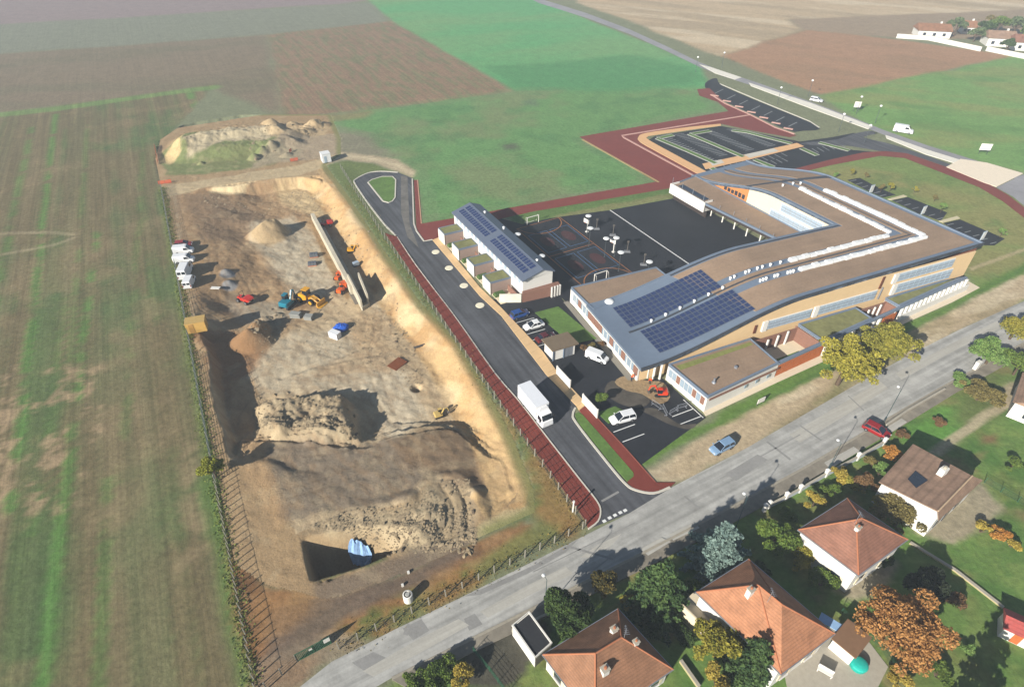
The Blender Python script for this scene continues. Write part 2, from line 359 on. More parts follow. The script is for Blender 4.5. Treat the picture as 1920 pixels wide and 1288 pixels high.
# --- big stubble field left of the building site
FL = far((-900, 330), (0, 214), (400, 160), (330, 236), (296, 300), (303, 352), (480, 1290), (520, 1500), (-900, 1500))
mFL = P.poly(FL, (114, 102, 68), 1.2, 8, .8)
s1 = fbm(U28, V28 / 60, 3.2, 3, 61); s2 = fbm(U28, V28 / 25, 7, 3, 62); s3 = fbm(X, Y, 18, 4, 63)
P.mix(mFL * sstep(.50, .66, s1 * .6 + s3 * .4) * .8, (84, 108, 56))
P.mix(mFL * sstep(.54, .68, s2 * .65 + s3 * .35) * .5, (82, 108, 60))
P.mix(mFL * sstep(.56, .72, fbm(X, Y, 11, 4, 64)) * .5, (140, 120, 84))
P.mix(mFL * sstep(.52, .62, vn(U28 / 1.15, V28 / 90 + 3, 91) * .7 + vn(U28 / 2.7, V28 / 60, 92) * .3) * .28, (92, 100, 62)); P.mix(mFL * sstep(.55, .7, vn(U28 / 1.6, V28 / 70 + 9, 93)) * .22, (146, 128, 92))
for a_, b_, wd, al in (((104, 215), (18, 960), 1.5, .75), ((182, 430), (78, 1290), 1.5, .7), ((125, 560), (60, 1000), 1.2, .35), ((60, 240), (-40, 700), 1.8, .5), ((165, 235), (130, 700), 1.2, .4), ((270, 260), (230, 900), 1.4, .3), ((205, 900), (185, 1290), 1.4, .45), ((355, 165), (372, 232), 2.8, .8)):
    g0, g1 = G(*a_), G(*b_); d = dist_line(X + (fbm(X, Y, 7, 2, 65) - .5) * .8, Y, [g0, g1])
    P.mix(mFL * (1 - sstep(wd * .3, wd * .8, d)) * al * sstep(.3, .5, fbm(X, Y, 6, 3, 66)), (84, 132, 52))
P.line(far((-60, 222), (110, 204), (250, 184), (400, 164)), 5.5, (112, 142, 72), .85, 3, 1.5)
P.line(far((330, 260), (410, 700), (440, 1000)), 2.5, (112, 128, 66), .4, 1.5)
P.line(far((0, 438), (90, 436), (140, 440)), 1.2, (164, 148, 112), .6, .8); P.line(far((0, 478), (100, 460), (140, 446)), 1.2, (164, 148, 112), .55, .8)
for pl, se in ((far((-40, 690), (195, 685), (180, 820), (130, 955), (-60, 975)), 71), (far((330, 830), (372, 840), (392, 1050), (350, 1060)), 72), (far((120, 770), (165, 770), (160, 800), (120, 800)), 73)):
    m = P.mask(pl, 2.5, 5, 1.2); P.mix(m * (sstep(.50, .60, (.45 * fbm(X, Y, 4.0, 4, se) + .55 * fbm(U28, V28 / 2, 1.5, 3, se + 5)) - .035) if se != 72 else sstep(.25, .5, fbm(X, Y, 3, 4, se)) * .6) * .8, (164, 138, 102))
P.line(GP([(306, 352), (405, 905), (478, 1288)]), 2.2, (112, 128, 62), .8, 1.2, .4)
P.line(GP([(394, 900), (425, 1050), (468, 1288)]), 3.0, (96, 126, 54), .7, 1.6, .6)
# --- around the building site
P.poly(far((302, 352), (318, 345), (600, 300), (640, 285), (700, 292), (745, 300), (782, 322), (775, 334), (745, 322), (700, 306), (640, 299), (612, 312), (560, 322), (318, 365)), (176, 158, 124), .8, 4, .5)
P.line(far((640, 292), (700, 298), (745, 310), (772, 326)), 1.6, (198, 180, 142), .7, .8)
P.poly(far((612, 310), (650, 302), (700, 308), (738, 322), (690, 326), (665, 345), (722, 435), (800, 560), (905, 710), (1010, 865), (1095, 980), (1090, 1000), (1003, 985), (1003, 920), (968, 830), (920, 740), (865, 645), (785, 562), (712, 455), (650, 362)), (104, 118, 62), .5, 4, .4)
mV = P.mask(far((640, 330), (722, 438), (905, 710), (1095, 980), (1003, 985), (1003, 920), (865, 645)), 1, 5, .6)
P.mottle(mV, (146, 118, 66), 4.5, .45, .62, 74, .8); P.mottle(mV, (76, 100, 54), 3, .55, .7, 75, .7)
P.poly(far((985, 820), (1040, 890), (1092, 985), (1060, 1010), (1000, 960), (1010, 900)), (150, 112, 58), 1.0, 3, .6, .75)
P.poly(far((1004, 930), (985, 955), (920, 1005), (990, 975), (1012, 940)), (96, 120, 60), .8, 3, .5, .8)
# front corner soil
mS = P.poly(far((408, 900), (470, 1290), (560, 1288), (620, 1215), (900, 1080), (1000, 1015), (985, 975), (900, 1010), (760, 1075), (640, 1120), (500, 1100)), (142, 100, 58), .6, 4, .5)
P.mottle(mS, (112, 78, 44), 4, .5, .66, 76, .8); P.mottle(mS, (166, 132, 84), 5, .5, .68, 77, .7)
P.poly(far((560, 1130), (640, 1108), (780, 1060), (880, 1020), (900, 1035), (780, 1100), (640, 1165), (560, 1230), (490, 1240), (500, 1150)), (106, 92, 78), 1.2, 4, .8, .85)
P.poly(far((480, 1105), (560, 1120), (600, 1140), (520, 1200), (470, 1200)), (158, 116, 64), 1.5, 4, 1, .6)
P.poly(far((640, 1195), (760, 1130), (900, 1050), (1000, 985), (1085, 985), (1000, 1030), (860, 1110), (740, 1175), (640, 1225)), (118, 118, 58), .8, 4, .5, .9)
mG = P.mask(far((640, 1170), (900, 1040), (1085, 980), (1090, 1000), (860, 1115), (640, 1235)), 1, 4, .6)
P.mottle(mG, (146, 106, 54), 4, .5, .64, 78, .85); P.mottle(mG, (92, 108, 46), 3, .58, .7, 79, .8)
P.poly(far((600, 1190), (640, 1180), (690, 1200), (640, 1250), (590, 1240)), (150, 136, 112), .8, 3, .5, .7)
P.poly(far((470, 1240), (560, 1200), (640, 1225), (560, 1290), (470, 1300)), (140, 122, 98), .8, 3, .5, .6)
# --- verge, lay-by and lawn along the road
P.poly(far((1205, 895), (1330, 806), (1545, 700), (1700, 628), (1830, 560), (1930, 500), (1930, 560), (1800, 622), (1700, 668), (1500, 782), (1400, 842), (1262, 908)), (182, 160, 124), .8, 5, .5)
mL = P.mask(far((1205, 895), (1545, 700), (1930, 500), (1930, 570), (1262, 915)), 1, 5, .6)
P.mottle(mL, (146, 130, 92), 5, .5, .7, 80, .7, 3, A1); P.mottle(mL, (198, 180, 146), 4, .55, .7, 81, .7, 4, A1)
P.poly(far((1640, 640), (1720, 620), (1750, 600), (1660, 690), (1560, 745), (1520, 760)), (122, 124, 70), 1, 4, .6, .7)
P.poly(far((1176, 842), (1331, 794), (1350, 775), (1458, 712), (1540, 672), (1680, 612), (1780, 570), (1822, 545), (1930, 488), (1930, 508), (1700, 624), (1545, 702), (1330, 808), (1205, 878)), (96, 128, 48), .5, 3, .4)
P.poly(far((1330, 800), (1545, 692), (1700, 620), (1925, 496), (1920, 506), (1545, 702)), (74, 112, 44), .4, 3, .3, .6)
# --- school lawns
P.poly(far((790, 420), (1060, 372), (1235, 345), (1262, 352), (1266, 372), (1145, 396), (1060, 408), (975, 424), (950, 406), (880, 420)), (92, 120, 58), .4, 3, .4)
P.poly(far((1040, 415), (1145, 394), (1266, 370), (1262, 362), (1140, 385), (1040, 404)), (146, 134, 88), .8, 4, .6, .6)
P.poly(far((1000, 600), (1060, 565), (1140, 645), (1090, 660)), (86, 122, 50), .2, 3, .2)
# --- house plots south of the road
PL = far((600, 1420), (735, 1282), (1000, 1150), (1190, 1060), (1335, 985), (1500, 898), (1650, 806), (1930, 655), (2300, 480), (2300, 1500))
mP = P.poly(PL, (98, 128, 54), .5, 4, .4)
P.mottle(mP, (116, 118, 58), 8, .45, .68, 82, .8); P.mottle(mP, (76, 116, 44), 6, .52, .7, 83, .8); P.mottle(mP, (138, 120, 74), 5, .6, .74, 84, .7); P.mottle(mP, (124, 142, 66), 2.2, .55, .7, 85, .5)
P.poly(far((1680, 830), (1760, 760), (1860, 745), (1840, 780), (1790, 820), (1760, 850)), (92, 142, 50), 1, 5, .8, .8)
P.poly(far((1820, 700), (1880, 690), (1900, 760), (1830, 800), (1780, 790)), (104, 112, 58), 2, 5, 1.2, .8)
P.line(far((1755, 848), (1800, 815), (1850, 778), (1890, 755)), 1.5, (176, 160, 126), .9, .4)
P.poly(far((1880, 725), (1940, 700), (1940, 760), (1880, 765)), (168, 150, 120), .5, 3, .4, .9)
P.poly(far((1700, 975), (1762, 955), (1842, 905), (1880, 950), (1862, 972), (1790, 1022), (1720, 1000)), (158, 144, 116), .5, 3, .4, .95)
P.poly(far((1840, 818), (1870, 812), (1868, 830), (1842, 832)), (136, 92, 66), .5, 2, .4, .7)
P.poly(far((1560, 1100), (1640, 1062), (1690, 1050), (1660, 1100), (1600, 1130)), (166, 150, 124), .4, 3, .4, .9)
P.poly(far((860, 1225), (945, 1180), (1010, 1150), (1040, 1180), (960, 1290), (860, 1290)), (76, 70, 62), .3, 3, .3, .95)  # driveway, its colour darkened for the shade lying there
P.poly(far((1290, 1130), (1330, 1110), (1330, 1180), (1300, 1200)), (118, 100, 76), .4, 2, .4, .7)
# terrain drops below the excavated ground, which has a mesh of its own
SITE_PX = [(290, 300), (300, 262), (345, 232), (450, 215), (620, 215), (640, 260), (640, 290), (612, 310), (650, 362), (712, 455), (785, 562), (865, 645), (920, 740), (968, 830), (1003, 920), (1005, 960), (900, 1010), (850, 1035), (760, 1075), (640, 1120), (600, 1125), (550, 1110), (500, 1100), (440, 1060), (408, 905), (372, 715), (340, 560), (318, 440), (303, 355)]
SITE = GP(SITE_PX)
Z = np.zeros(X.shape)
nearS = (X > -130) & (X < 20) & (Y > 30) & (Y < 235)
ins = np.zeros(X.shape, bool); ins[nearS] = pip(X[nearS], Y[nearS], SITE)
dS = np.full(X.shape, 99.0); dS[nearS] = dist_line(X[nearS], Y[nearS], SITE + SITE[:1])
Z[ins & (dS > 1.3)] = -9.0
ny, nx = X.shape
idx = np.arange(nx * ny).reshape(ny, nx)
Q = np.stack([idx[:-1, :-1], idx[:-1, 1:], idx[1:, 1:], idx[1:, :-1]], -1).reshape(-1, 4)
m_ground = M_col("earth_and_grass", fine=.30, fscale=1.1, bump=.10, bscale=1.5, mid=.14, mscale=.22, rows=(R(28), 1.0, .17))
P.C = P.C + (P.C.mean(-1, keepdims=True) - P.C) * .14; P.C *= 1.10
gr = obj("ground", np_mesh("ground", np.stack([X, Y, Z], -1).reshape(-1, 3), Q, m_ground, P.C.reshape(-1, 3), alpha=np.clip(mFL + mF4 * .9 + mF3 * .4 + mF2 * .4 + mF5 * .25 + mF6 * .2 + .05, 0, 1).reshape(-1)))
tag(gr, kind="structure")

# ================================================================== EXCAVATED GROUND
o_s = G(480, 1288); cs, sn_ = math.cos(R(28)), math.sin(R(28))
da = np.arange(-8, 66, 0.27); db = np.arange(0, 198, 0.27)
DA, DB = np.meshgrid(da, db)
X = o_s[0] + DA * cs - DB * sn_; Y = o_s[1] + DA * sn_ + DB * cs
dEdge = dist_line(X, Y, SITE + SITE[:1]); inside = pip(X, Y, SITE)
rightL = GP([(598, 318), (640, 372), (700, 462), (770, 560), (850, 650), (905, 745), (952, 830), (985, 905), (975, 945), (920, 985)])
leftL = GP([(324, 365), (338, 470), (358, 590), (385, 665), (404, 760), (430, 862), (482, 880), (520, 950), (556, 1000)])
backL = GP([(330, 372), (385, 352), (440, 349), (500, 338), (560, 330), (600, 338)])
frontL = GP([(556, 1000), (650, 965), (760, 945), (800, 905), (860, 900), (920, 985)])
nz1 = fbm(X, Y, 5, 4, 301); nz2 = fbm(X, Y, 1.6, 4, 302); nz3 = fbm(X, Y, 14, 3, 303)
wob = (nz1 - .5) * 2.2
pitP = GP([(324, 365), (385, 352), (500, 338), (598, 330), (640, 372), (700, 462), (770, 560), (850, 650), (905, 745), (952, 830), (985, 905), (920, 985), (860, 900), (800, 905), (760, 945), (650, 965), (556, 1000), (520, 950), (482, 880), (430, 862), (404, 760), (385, 665), (358, 590), (338, 470)])
inpit = pip(X + wob * .25, Y, pitP)
fy = np.interp(Y, [55, 61, 65, 84, 96, 118, 150, 180], [5.0, 4.0, 0.8, 0.8, 0.75, 11, 13, 13])   # left side: steep cut in front, ramp behind
tR = sstep(0, 4.8, dist_line(X, Y, rightL) + wob * .22); tL = np.clip((dist_line(X, Y, leftL) + (nz1 - .5) * 2.4) / np.maximum(fy * (1 + 2.2 * nz3), .7), 0, 1); tL = tL * tL * (3 - 2 * tL)
tB = sstep(0, 2.6, dist_line(X, Y, backL) + wob * .8); tF = sstep(0, 3.0, dist_line(X, Y, frontL) + wob * .6)
t = np.minimum(np.minimum(tR, tL), np.minimum(tB, tF)) * inpit
PS = Painter(X, Y, (150, 124, 88))
plat = PS.mask(GP([(455, 812), (600, 818), (680, 828), (740, 800), (850, 790), (960, 860), (990, 930), (900, 1000), (700, 990), (540, 1010), (420, 900)], -1), 1, 5, 2.0)
H = -t * (2.9 - 2.3 * plat + .35 * np.exp(-((Y - 78) / 12) ** 2) * (1 - sstep(4, 12, dist_line(X, Y, leftL))))
H += t * (nz3 - .5) * 0.9 + t * (nz2 - .5) * .25
def heap(cpx, z, ra, rb, ang, h, p=1.6, ro=.25):
    global H
    c = G(*cpx, z); u = (X - c[0]) * math.cos(ang) + (Y - c[1]) * math.sin(ang); v = -(X - c[0]) * math.sin(ang) + (Y - c[1]) * math.cos(ang)
    q = np.hypot(u / ra, v / rb) + (nz1 - .5) * ro + (nz2 - .5) * ro * .6
    H += h * np.clip(1 - q, 0, 1) ** (1 / p)
def plateau(px, z, h, soft, rough, wob_=.6):
    """spoil tipped in a flat-topped bank: steep sides, lumpy top"""
    global H
    pl = GP(px, z); d = dist_line(X, Y, pl + pl[:1]); d = np.where(pip(X, Y, pl), d, -d) + wob * wob_
    H += sstep(-soft, soft, d) * (h + (nz2 - .5) * rough + (nz1 - .5) * rough * 1.2)
plateau([(478, 752), (520, 742), (570, 733), (640, 727), (652, 758), (664, 815), (640, 822), (560, 808), (482, 800)], .3, 3.1, 1.2, 1.0, 1.1)
heap((640, 770), .3, 3.5, 5, R(110), .9)
heap((500, 446), -2.7, 5.4, 4.2, R(10), 3.9, 1.15)
heap((522, 436), -2.7, 3.4, 3.6, R(10), 2.6, 1.15)
heap((470, 640), -2.2, 4.6, 3.2, R(20), 3.6, 1.3); heap((488, 618), -2.2, 2.4, 2.6, R(20), 3.2, 1.3)
heap((395, 640), 0, 3.5, 3.0, 0, .8)
heap((495, 600), -2.4, 1.6, 1.3, 0, 1.0, 1.3, .5); heap((520, 590), -2.4, 1.2, 1.0, 0, .6, 1.3, .5)
heap((427, 516), -1.5, 1.6, 1.4, 0, 1.0, 1.2, .4); heap((430, 534), -1.5, 1.6, 1.3, 0, .9, 1.2, .4)
# long spoil bank behind the pit
plateau([(318, 284), (345, 262), (420, 246), (510, 240), (545, 252), (560, 272), (520, 284), (430, 296), (350, 300)], 0, 2.6, 3.6, .4, .8)
plateau([(335, 262), (430, 243), (525, 238), (530, 246), (430, 256), (345, 272)], 3, 1.5, 1.6, .4, .5)
for c_, h_ in (((515, 246), 2.2), ((548, 240), 2.4), ((570, 250), 2.0), ((585, 240), 2.3), ((600, 236), 1.5), ((556, 258), 1.6)): heap(c_, 0, 4.2, 3.2, R(20), h_, 1.2, .4)
for c_, h_ in (((478, 298), 1.8), ((494, 290), 1.8), ((512, 284), 1.7), ((538, 292), 1.0)): heap(c_, 0, 2.2, 1.8, R(40), h_, 1.2, .4)
heap((377, 308), 0, 1.2, 1.0, 0, .8)
# deep hole at the front corner
holeP = GP([(563, 1008), (600, 995), (680, 982), (770, 972), (815, 985), (770, 1022), (690, 1060), (620, 1086), (584, 1092)])
hin = pip(X + wob * .35, Y + wob * .35, holeP)
dl = dist_line(X, Y, GP([(563, 1008), (584, 1092)])); df = dist_line(X, Y, GP([(584, 1092), (690, 1060), (770, 1022), (815, 985)])); dbk = dist_line(X, Y, GP([(563, 1008), (680, 982), (815, 985)]))
td = sstep(0, .7, dl + wob * .1) * sstep(0, 1.8, df) * sstep(0, 3.4, dbk) * (1 - .93 * sstep(8, 16, dl))
H -= hin * td * 6.2
# loose banks and ruts near the hole
for px, h_, ra in (((870, 1005), 1.2, 1.5), ((880, 1035), 1.1, 1.3), ((745, 1015), .7, 2.0), ((790, 1000), .8, 2.2), ((860, 935), .7, 2.2), ((885, 925), .6, 1.6), ((820, 965), .5, 2.4), ((760, 935), .6, 2.0)): heap(px, 0, ra, ra * .8, R(30), h_, 1.3, .5)
rub = PS.mask(GP([(560, 1000), (660, 960), (770, 955), (800, 900), (870, 905), (890, 960), (860, 1040), (760, 1040), (690, 1000), (600, 1000)], 0), 1, 4, 1)
rub2 = PS.mask(GP([(470, 742), (645, 722), (668, 830), (470, 805)], .5), 1, 4, .8)
H += rub * ((fbm(X, Y, 3.0, 4, 310) - .5) * .7) + rub2 * ((fbm(X, Y, 2.6, 4, 311) - .5) * 1.5) + (rub + rub2) * (fbm(X, Y, .8, 3, 312) - .5) * .38
rl = smooth_line(GP([(838, 905), (858, 935), (864, 975), (850, 1018), (812, 1050), (760, 1078)]), 6); dr = dist_line(X, Y, rl); wr = 1 - sstep(1.5, 2.9, dr + wob * .2)      # rutted ramp curving down to the front track
H = H * (1 - wr) + (-.25 + (nz1 - .5) * .3) * wr - wr * .22 * np.exp(-((dr - .95) / .28) ** 2)
PS.mix(wr * .75, (146, 128, 102)); PS.mix(wr * .5 * np.exp(-((dr - .95) / .3) ** 2), (112, 94, 72))
c_ = G(780, 722, -2); H -= 1.4 * np.clip(1.25 - np.hypot(X - c_[0], Y - c_[1]) / .9, 0, 1)     # small inspection pit
for k in range(16):      # wheel ruts of the dumpers and loaders
    q0, q1, q2 = [((560, 600), (700, 640), (730, 560)), ((480, 660), (620, 690), (740, 640)), ((420, 470), (470, 530), (520, 610)), ((360, 420), (430, 450), (560, 540)), ((470, 700), (600, 715), (720, 700)), ((700, 560), (690, 660), (740, 780)), ((520, 380), (600, 400), (610, 460)), ((440, 690), (520, 640), (640, 660)), ((380, 400), (400, 480), (420, 560)), ((500, 860), (640, 850), (760, 830)), ((560, 940), (660, 900), (760, 840)), ((460, 540), (560, 520), (600, 470)), ((560, 480), (610, 540), (700, 600)), ((700, 740), (740, 780), (790, 790)), ((480, 735), (450, 800), (500, 880)), ((840, 900), (850, 960), (840, 1040))][k]
    ln = smooth_line([G(*q0, -2), G(*q1, -2), G(*q2, -2)], 6); d = np.abs(dist_line(X + (fbm(X, Y, 9, 2, 400 + k) - .5) * 2.5, Y, ln)); rut = np.exp(-((d - .95) / .26) ** 2) * sstep(.32, .5, fbm(X, Y, 6, 3, 430 + k))
    H -= .05 * rut; RUT = rut if k == 0 else np.maximum(RUT, rut)
for k, (pa, pb) in enumerate((((690, 640), (520, 700)), ((700, 660), (540, 690)), ((720, 600), (640, 660)), ((850, 1030), (840, 930)), ((862, 1030), (866, 930)), ((830, 1045), (815, 940)))):
    d = dist_line(X + (fbm(X, Y, 8, 2, 320 + k) - .5) * 3, Y, [G(*pa, -2 if k < 3 else 0), G(*pb, -2 if k < 3 else 0)]); H -= .13 * (1 - sstep(.25, .7, d))
H += (nz2 - .5) * .16 + (fbm(X, Y, .7, 2, 333) - .5) * .10
H = H * np.where(H < 0, sstep(1.4, 2.7, dEdge), sstep(.15, 1.5, dEdge)) + .03 + 0.04 * sstep(.5, 2, dEdge)
# --- colours of the soil
def zp(pts, z=-2.6): return GP(pts, z)
pit = inpit * 1.0
PS.mix(pit * .9, (172, 150, 116))
PS.poly(zp([(335, 372), (470, 352), (600, 345), (640, 400), (620, 470), (560, 420), (480, 410), (500, 480), (590, 560), (520, 640), (360, 600), (345, 480)]), (150, 118, 80), 2, 7, 1.5, .85)
PS.poly(zp([(350, 380), (420, 372), (500, 400), (450, 480), (380, 460)]), (122, 100, 76), 2, 6, 1.5, .7)
PS.poly(zp([(520, 352), (590, 345), (635, 395), (640, 430), (580, 400), (530, 380)]), (184, 160, 116), 1.5, 5, 1, .85)
PS.poly(zp([(466, 425), (545, 405), (580, 430), (640, 540), (560, 560), (510, 500), (480, 470)]), (172, 158, 132), 1.5, 5, 1, .9)
PS.poly(zp([(640, 430), (690, 440), (725, 520), (730, 600), (690, 580), (665, 520)]), (170, 152, 122), 1.2, 5, 1, .9)
PS.poly(zp([(575, 405), (592, 405), (660, 540), (650, 565), (618, 505)]), (142, 114, 76), .4, 4, .3, .95)
PS.poly(zp([(430, 560), (520, 570), (560, 590), (520, 620), (440, 600)]), (146, 136, 116), 1.2, 5, 1, .8)
PS.poly(zp([(470, 655), (560, 620), (660, 610), (665, 640), (720, 660), (770, 700), (700, 730), (480, 735), (440, 700)]), (170, 156, 130), 1.5, 6, 1.2, .85)
PS.poly(zp([(640, 600), (720, 575), (715, 640), (770, 690), (640, 705), (560, 712), (660, 660)]), (156, 128, 92), 1.5, 6, 1.2, .65)
PS.poly(zp([(660, 720), (760, 700), (810, 790), (740, 840), (700, 830), (710, 780)]), (176, 162, 136), 1.2, 5, 1, .85)
PS.poly(GP([(360, 625), (440, 610), (490, 650), (450, 700), (420, 760), (400, 700)], -1), (136, 96, 58), 1.2, 4, .8, .85)
PS.poly(GP([(420, 700), (470, 690), (478, 790), (520, 870), (545, 960), (520, 1000), (470, 900), (430, 800)], -1), (164, 132, 92), 1, 5, .8, .9)
PS.poly(GP([(500, 845), (560, 822), (680, 830), (745, 822), (800, 900), (770, 950), (640, 962), (545, 980), (520, 920)], -1), (120, 106, 88), .8, 5, .6, .95)
PS.poly(GP([(735, 830), (800, 800), (860, 800), (905, 860), (945, 925), (880, 920), (820, 890), (760, 870)], -1), (106, 88, 68), .8, 4, .6, .95)
PS.poly(GP([(800, 905), (870, 910), (885, 960), (860, 1040), (820, 1040), (790, 960)], 0), (154, 134, 102), .8, 4, .6, .9)
PS.mix(rub * .8 * (1 - wr), (160, 144, 114)); PS.mix(rub2 * .85, (148, 132, 104))
bank = (1 - sstep(5.0, 6.2, dist_line(X, Y, rightL) + wob * .5)) * ((inpit) | (dist_line(X, Y, rightL) < .8))
PS.mix(bank * .95, (180, 148, 100)); PS.mix(bank * sstep(.5, .62, nz1) * .6, (164, 124, 74)); PS.mix(bank * sstep(.56, .66, nz3) * .5, (204, 182, 142))
PS.poly(GP([(940, 960), (985, 950), (1003, 965), (960, 1000), (890, 1015), (900, 985)], 0), (176, 160, 118), .5, 3, .4, .8)
PS.poly(GP([(585, 1092), (700, 1062), (800, 1020), (880, 1010), (900, 1040), (760, 1085), (600, 1130)], 0), (108, 94, 80), .5, 3, .4, .8)
PS.poly(GP([(590, 1090), (690, 1062), (730, 1045), (700, 1040), (620, 1070)], 0), (76, 92, 48), .4, 2, .3, .9)
PS.mix(np.clip(dl < .9, 0, 1) * 0.0, (100, 90, 60))
PS.poly(GP([(300, 292), (350, 262), (420, 262), (520, 264), (570, 280), (560, 296), (440, 322), (312, 330)], 0), (104, 114, 66), 1.2, 5, .8, .95)
PS.poly(GP([(350, 258), (430, 243), (535, 236), (530, 250), (500, 262), (420, 266), (350, 290)], 2.5), (168, 152, 122), 1.0, 3, .6, .9)
PS.poly(GP([(296, 296), (320, 272), (345, 258), (340, 285), (318, 300)], 1.5), (196, 168, 116), .6, 3, .5, .9)
PS.poly(GP([(490, 240), (560, 226), (610, 232), (615, 262), (590, 275), (540, 276), (510, 262)], 1), (172, 148, 110), 1, 4, .6, .8)
PS.poly(GP([(540, 262), (640, 250), (640, 290), (600, 300), (520, 305), (470, 318), (480, 300)], 0), (150, 134, 110), 1.2, 4, .8, .8)
PS.poly(GP([(303, 350), (420, 332), (560, 310), (640, 288), (640, 300), (600, 318), (560, 330), (500, 338), (385, 352), (315, 372)], 0), (172, 152, 116), .8, 4, .5, .9)
PS.poly(GP([(405, 352), (470, 346), (445, 360), (390, 362)], -.5), (206, 184, 140), .5, 3, .4, .9)
PS.mix(sstep(.5, .66, fbm(X, Y, 3.2, 4, 340)) * .16 * inside, (112, 90, 64)); PS.mix(sstep(.55, .7, fbm(X, Y, 2.3, 4, 341)) * .18 * inside, (186, 166, 128))
PS.mottle(pit, (134, 106, 74), 3, .5, .68, 342, .35, .22, R(28) + R(20))
for c_, r_ in (((505, 440), 5), ((470, 640), 4)):
    c_ = G(*c_, -1.5); PS.mix((1 - sstep(r_ * .7, r_ * 1.1, np.hypot(X - c_[0], Y - c_[1]) + wob * .4)) * .8, (160, 134, 94) if r_ == 5 else (132, 98, 62))
for c_ in ((427, 516), (430, 534)):
    c_ = G(*c_, -1); PS.mix((1 - sstep(1.2, 2.0, np.hypot(X - c_[0], Y - c_[1]))) * .9, (118, 120, 122))
PS.mix(RUT * .32, (118, 98, 74))
eg = 1 - sstep(.6, 2.4, dEdge + wob * .5); rightside = sstep(0, 3, (X * cs + Y * sn_) - (o_s[0] * cs + o_s[1] * sn_) - 30)
PS.mix(eg * rightside * .8, (112, 116, 62))
ny, nx = X.shape; idx = np.arange(nx * ny).reshape(ny, nx)
cc = inside[:-1, :-1] & inside[1:, 1:] & inside[:-1, 1:] & inside[1:, :-1]
Q = np.stack([idx[:-1, :-1], idx[:-1, 1:], idx[1:, 1:], idx[1:, :-1]], -1)[cc]
used = np.zeros(nx * ny, bool); used[Q.ravel()] = True; remap = np.cumsum(used) - 1
m_soil = M_col("dug_soil", fine=.14, fscale=3.2, bump=.10, bscale=2.6, mid=.07, mscale=.4)
PS.C = PS.C + (PS.C.mean(-1, keepdims=True) - PS.C) * .10; PS.C *= 1.30
eg_o = obj("excavated_ground", np_mesh("excavated_ground", np.stack([X, Y, H], -1).reshape(-1, 3)[used], remap[Q].astype(np.int32), m_soil, PS.C.reshape(-1, 3)[used], smooth=True))
tag(eg_o, kind="structure")
_SX, _SY, _SH = DA[0], DB[:, 0], H
def site_z(x, y):
    """height of the dug ground at a place"""
    u = (x - o_s[0]) * cs + (y - o_s[1]) * sn_; v = -(x - o_s[0]) * sn_ + (y - o_s[1]) * cs
    i = int(round((u + 8) / .27)); j = int(round(v / .27))
    if 0 <= i < nx_s and 0 <= j < ny_s and inside_s[j, i]: return float(_SH[j, i])
    return 0.0
ny_s, nx_s = H.shape; inside_s = inside
def SG(px, py):
    """photo mark on the dug ground -> (x, y, z)"""
    z = 0.0
    for _ in range(12):
        g = G(px, py, z); z = 0.5 * z + 0.5 * site_z(*g)
    g = G(px, py, z); return (g[0], g[1], site_z(*g))
# ================================================================== ROADS, PATHS, YARDS
m_road = M("old_asphalt", (168, 166, 160), .9, .12, 1.6, .02, var2=.16, scale2=.35, streak=(A1, .26, .035, 1.0))
m_patch = M("asphalt_repair", (146, 144, 140), .9, .12, 2.0, .02, var2=.1)
m_pale = M("asphalt_pale_patch", (180, 176, 166), .9, .08, 1.5, .02, streak=(A1, .12, .06, 1.6))
m_new = M("new_asphalt", (82, 83, 87), .85, .14, 1.4, .02, var2=.20, scale2=.14, streak=(A1 + math.pi / 2, .36, .05, 1.0))
m_yard = M("black_asphalt", (35, 37, 43), .8, .16, 1.2, .02, var2=.20, scale2=.15)
m_red = M("red_asphalt", (124, 54, 42), .9, .10, 1.6, .02, var2=.08)
m_redfar = M("red_asphalt_far", (126, 58, 50), .9, .08, .8, 0, var2=.06)
m_beige = M("beige_paving", (222, 186, 138), .9, .07, 1.4, .01, var2=.06)
m_kerb = M("kerb_concrete", (206, 200, 186), .9, .10, 3.0)
m_white = M("road_paint", (232, 232, 228), .8, .08, 4.0)
m_worn = M("worn_paint", (136, 140, 142), .9, .25, 5.0)
m_turf = M("lawn", (92, 122, 56), .95, .22, 1.6, .06, var2=.18, scale2=.3)
m_conc = M("concrete", (176, 168, 152), .9, .10, 1.5, .02, var2=.1)
def sheet(name, poly, z, mat, kind="structure", parent=None, z0=None):
    mb = MB()
    if z0 is None: mb.sheet(poly, z)
    else: mb.prism(poly, z0, z)
    o = mb.build(name, mat, parent)
    if parent is None: tag(o, kind=kind)
    return o
def kerb(pts, parent, closed=False, wd=.22, z0=0.0, z1=.16, name="kerb", mat=None):
    return ribbon(MB(), pts, wd, z0, z1, closed).build(name, mat or m_kerb, parent)
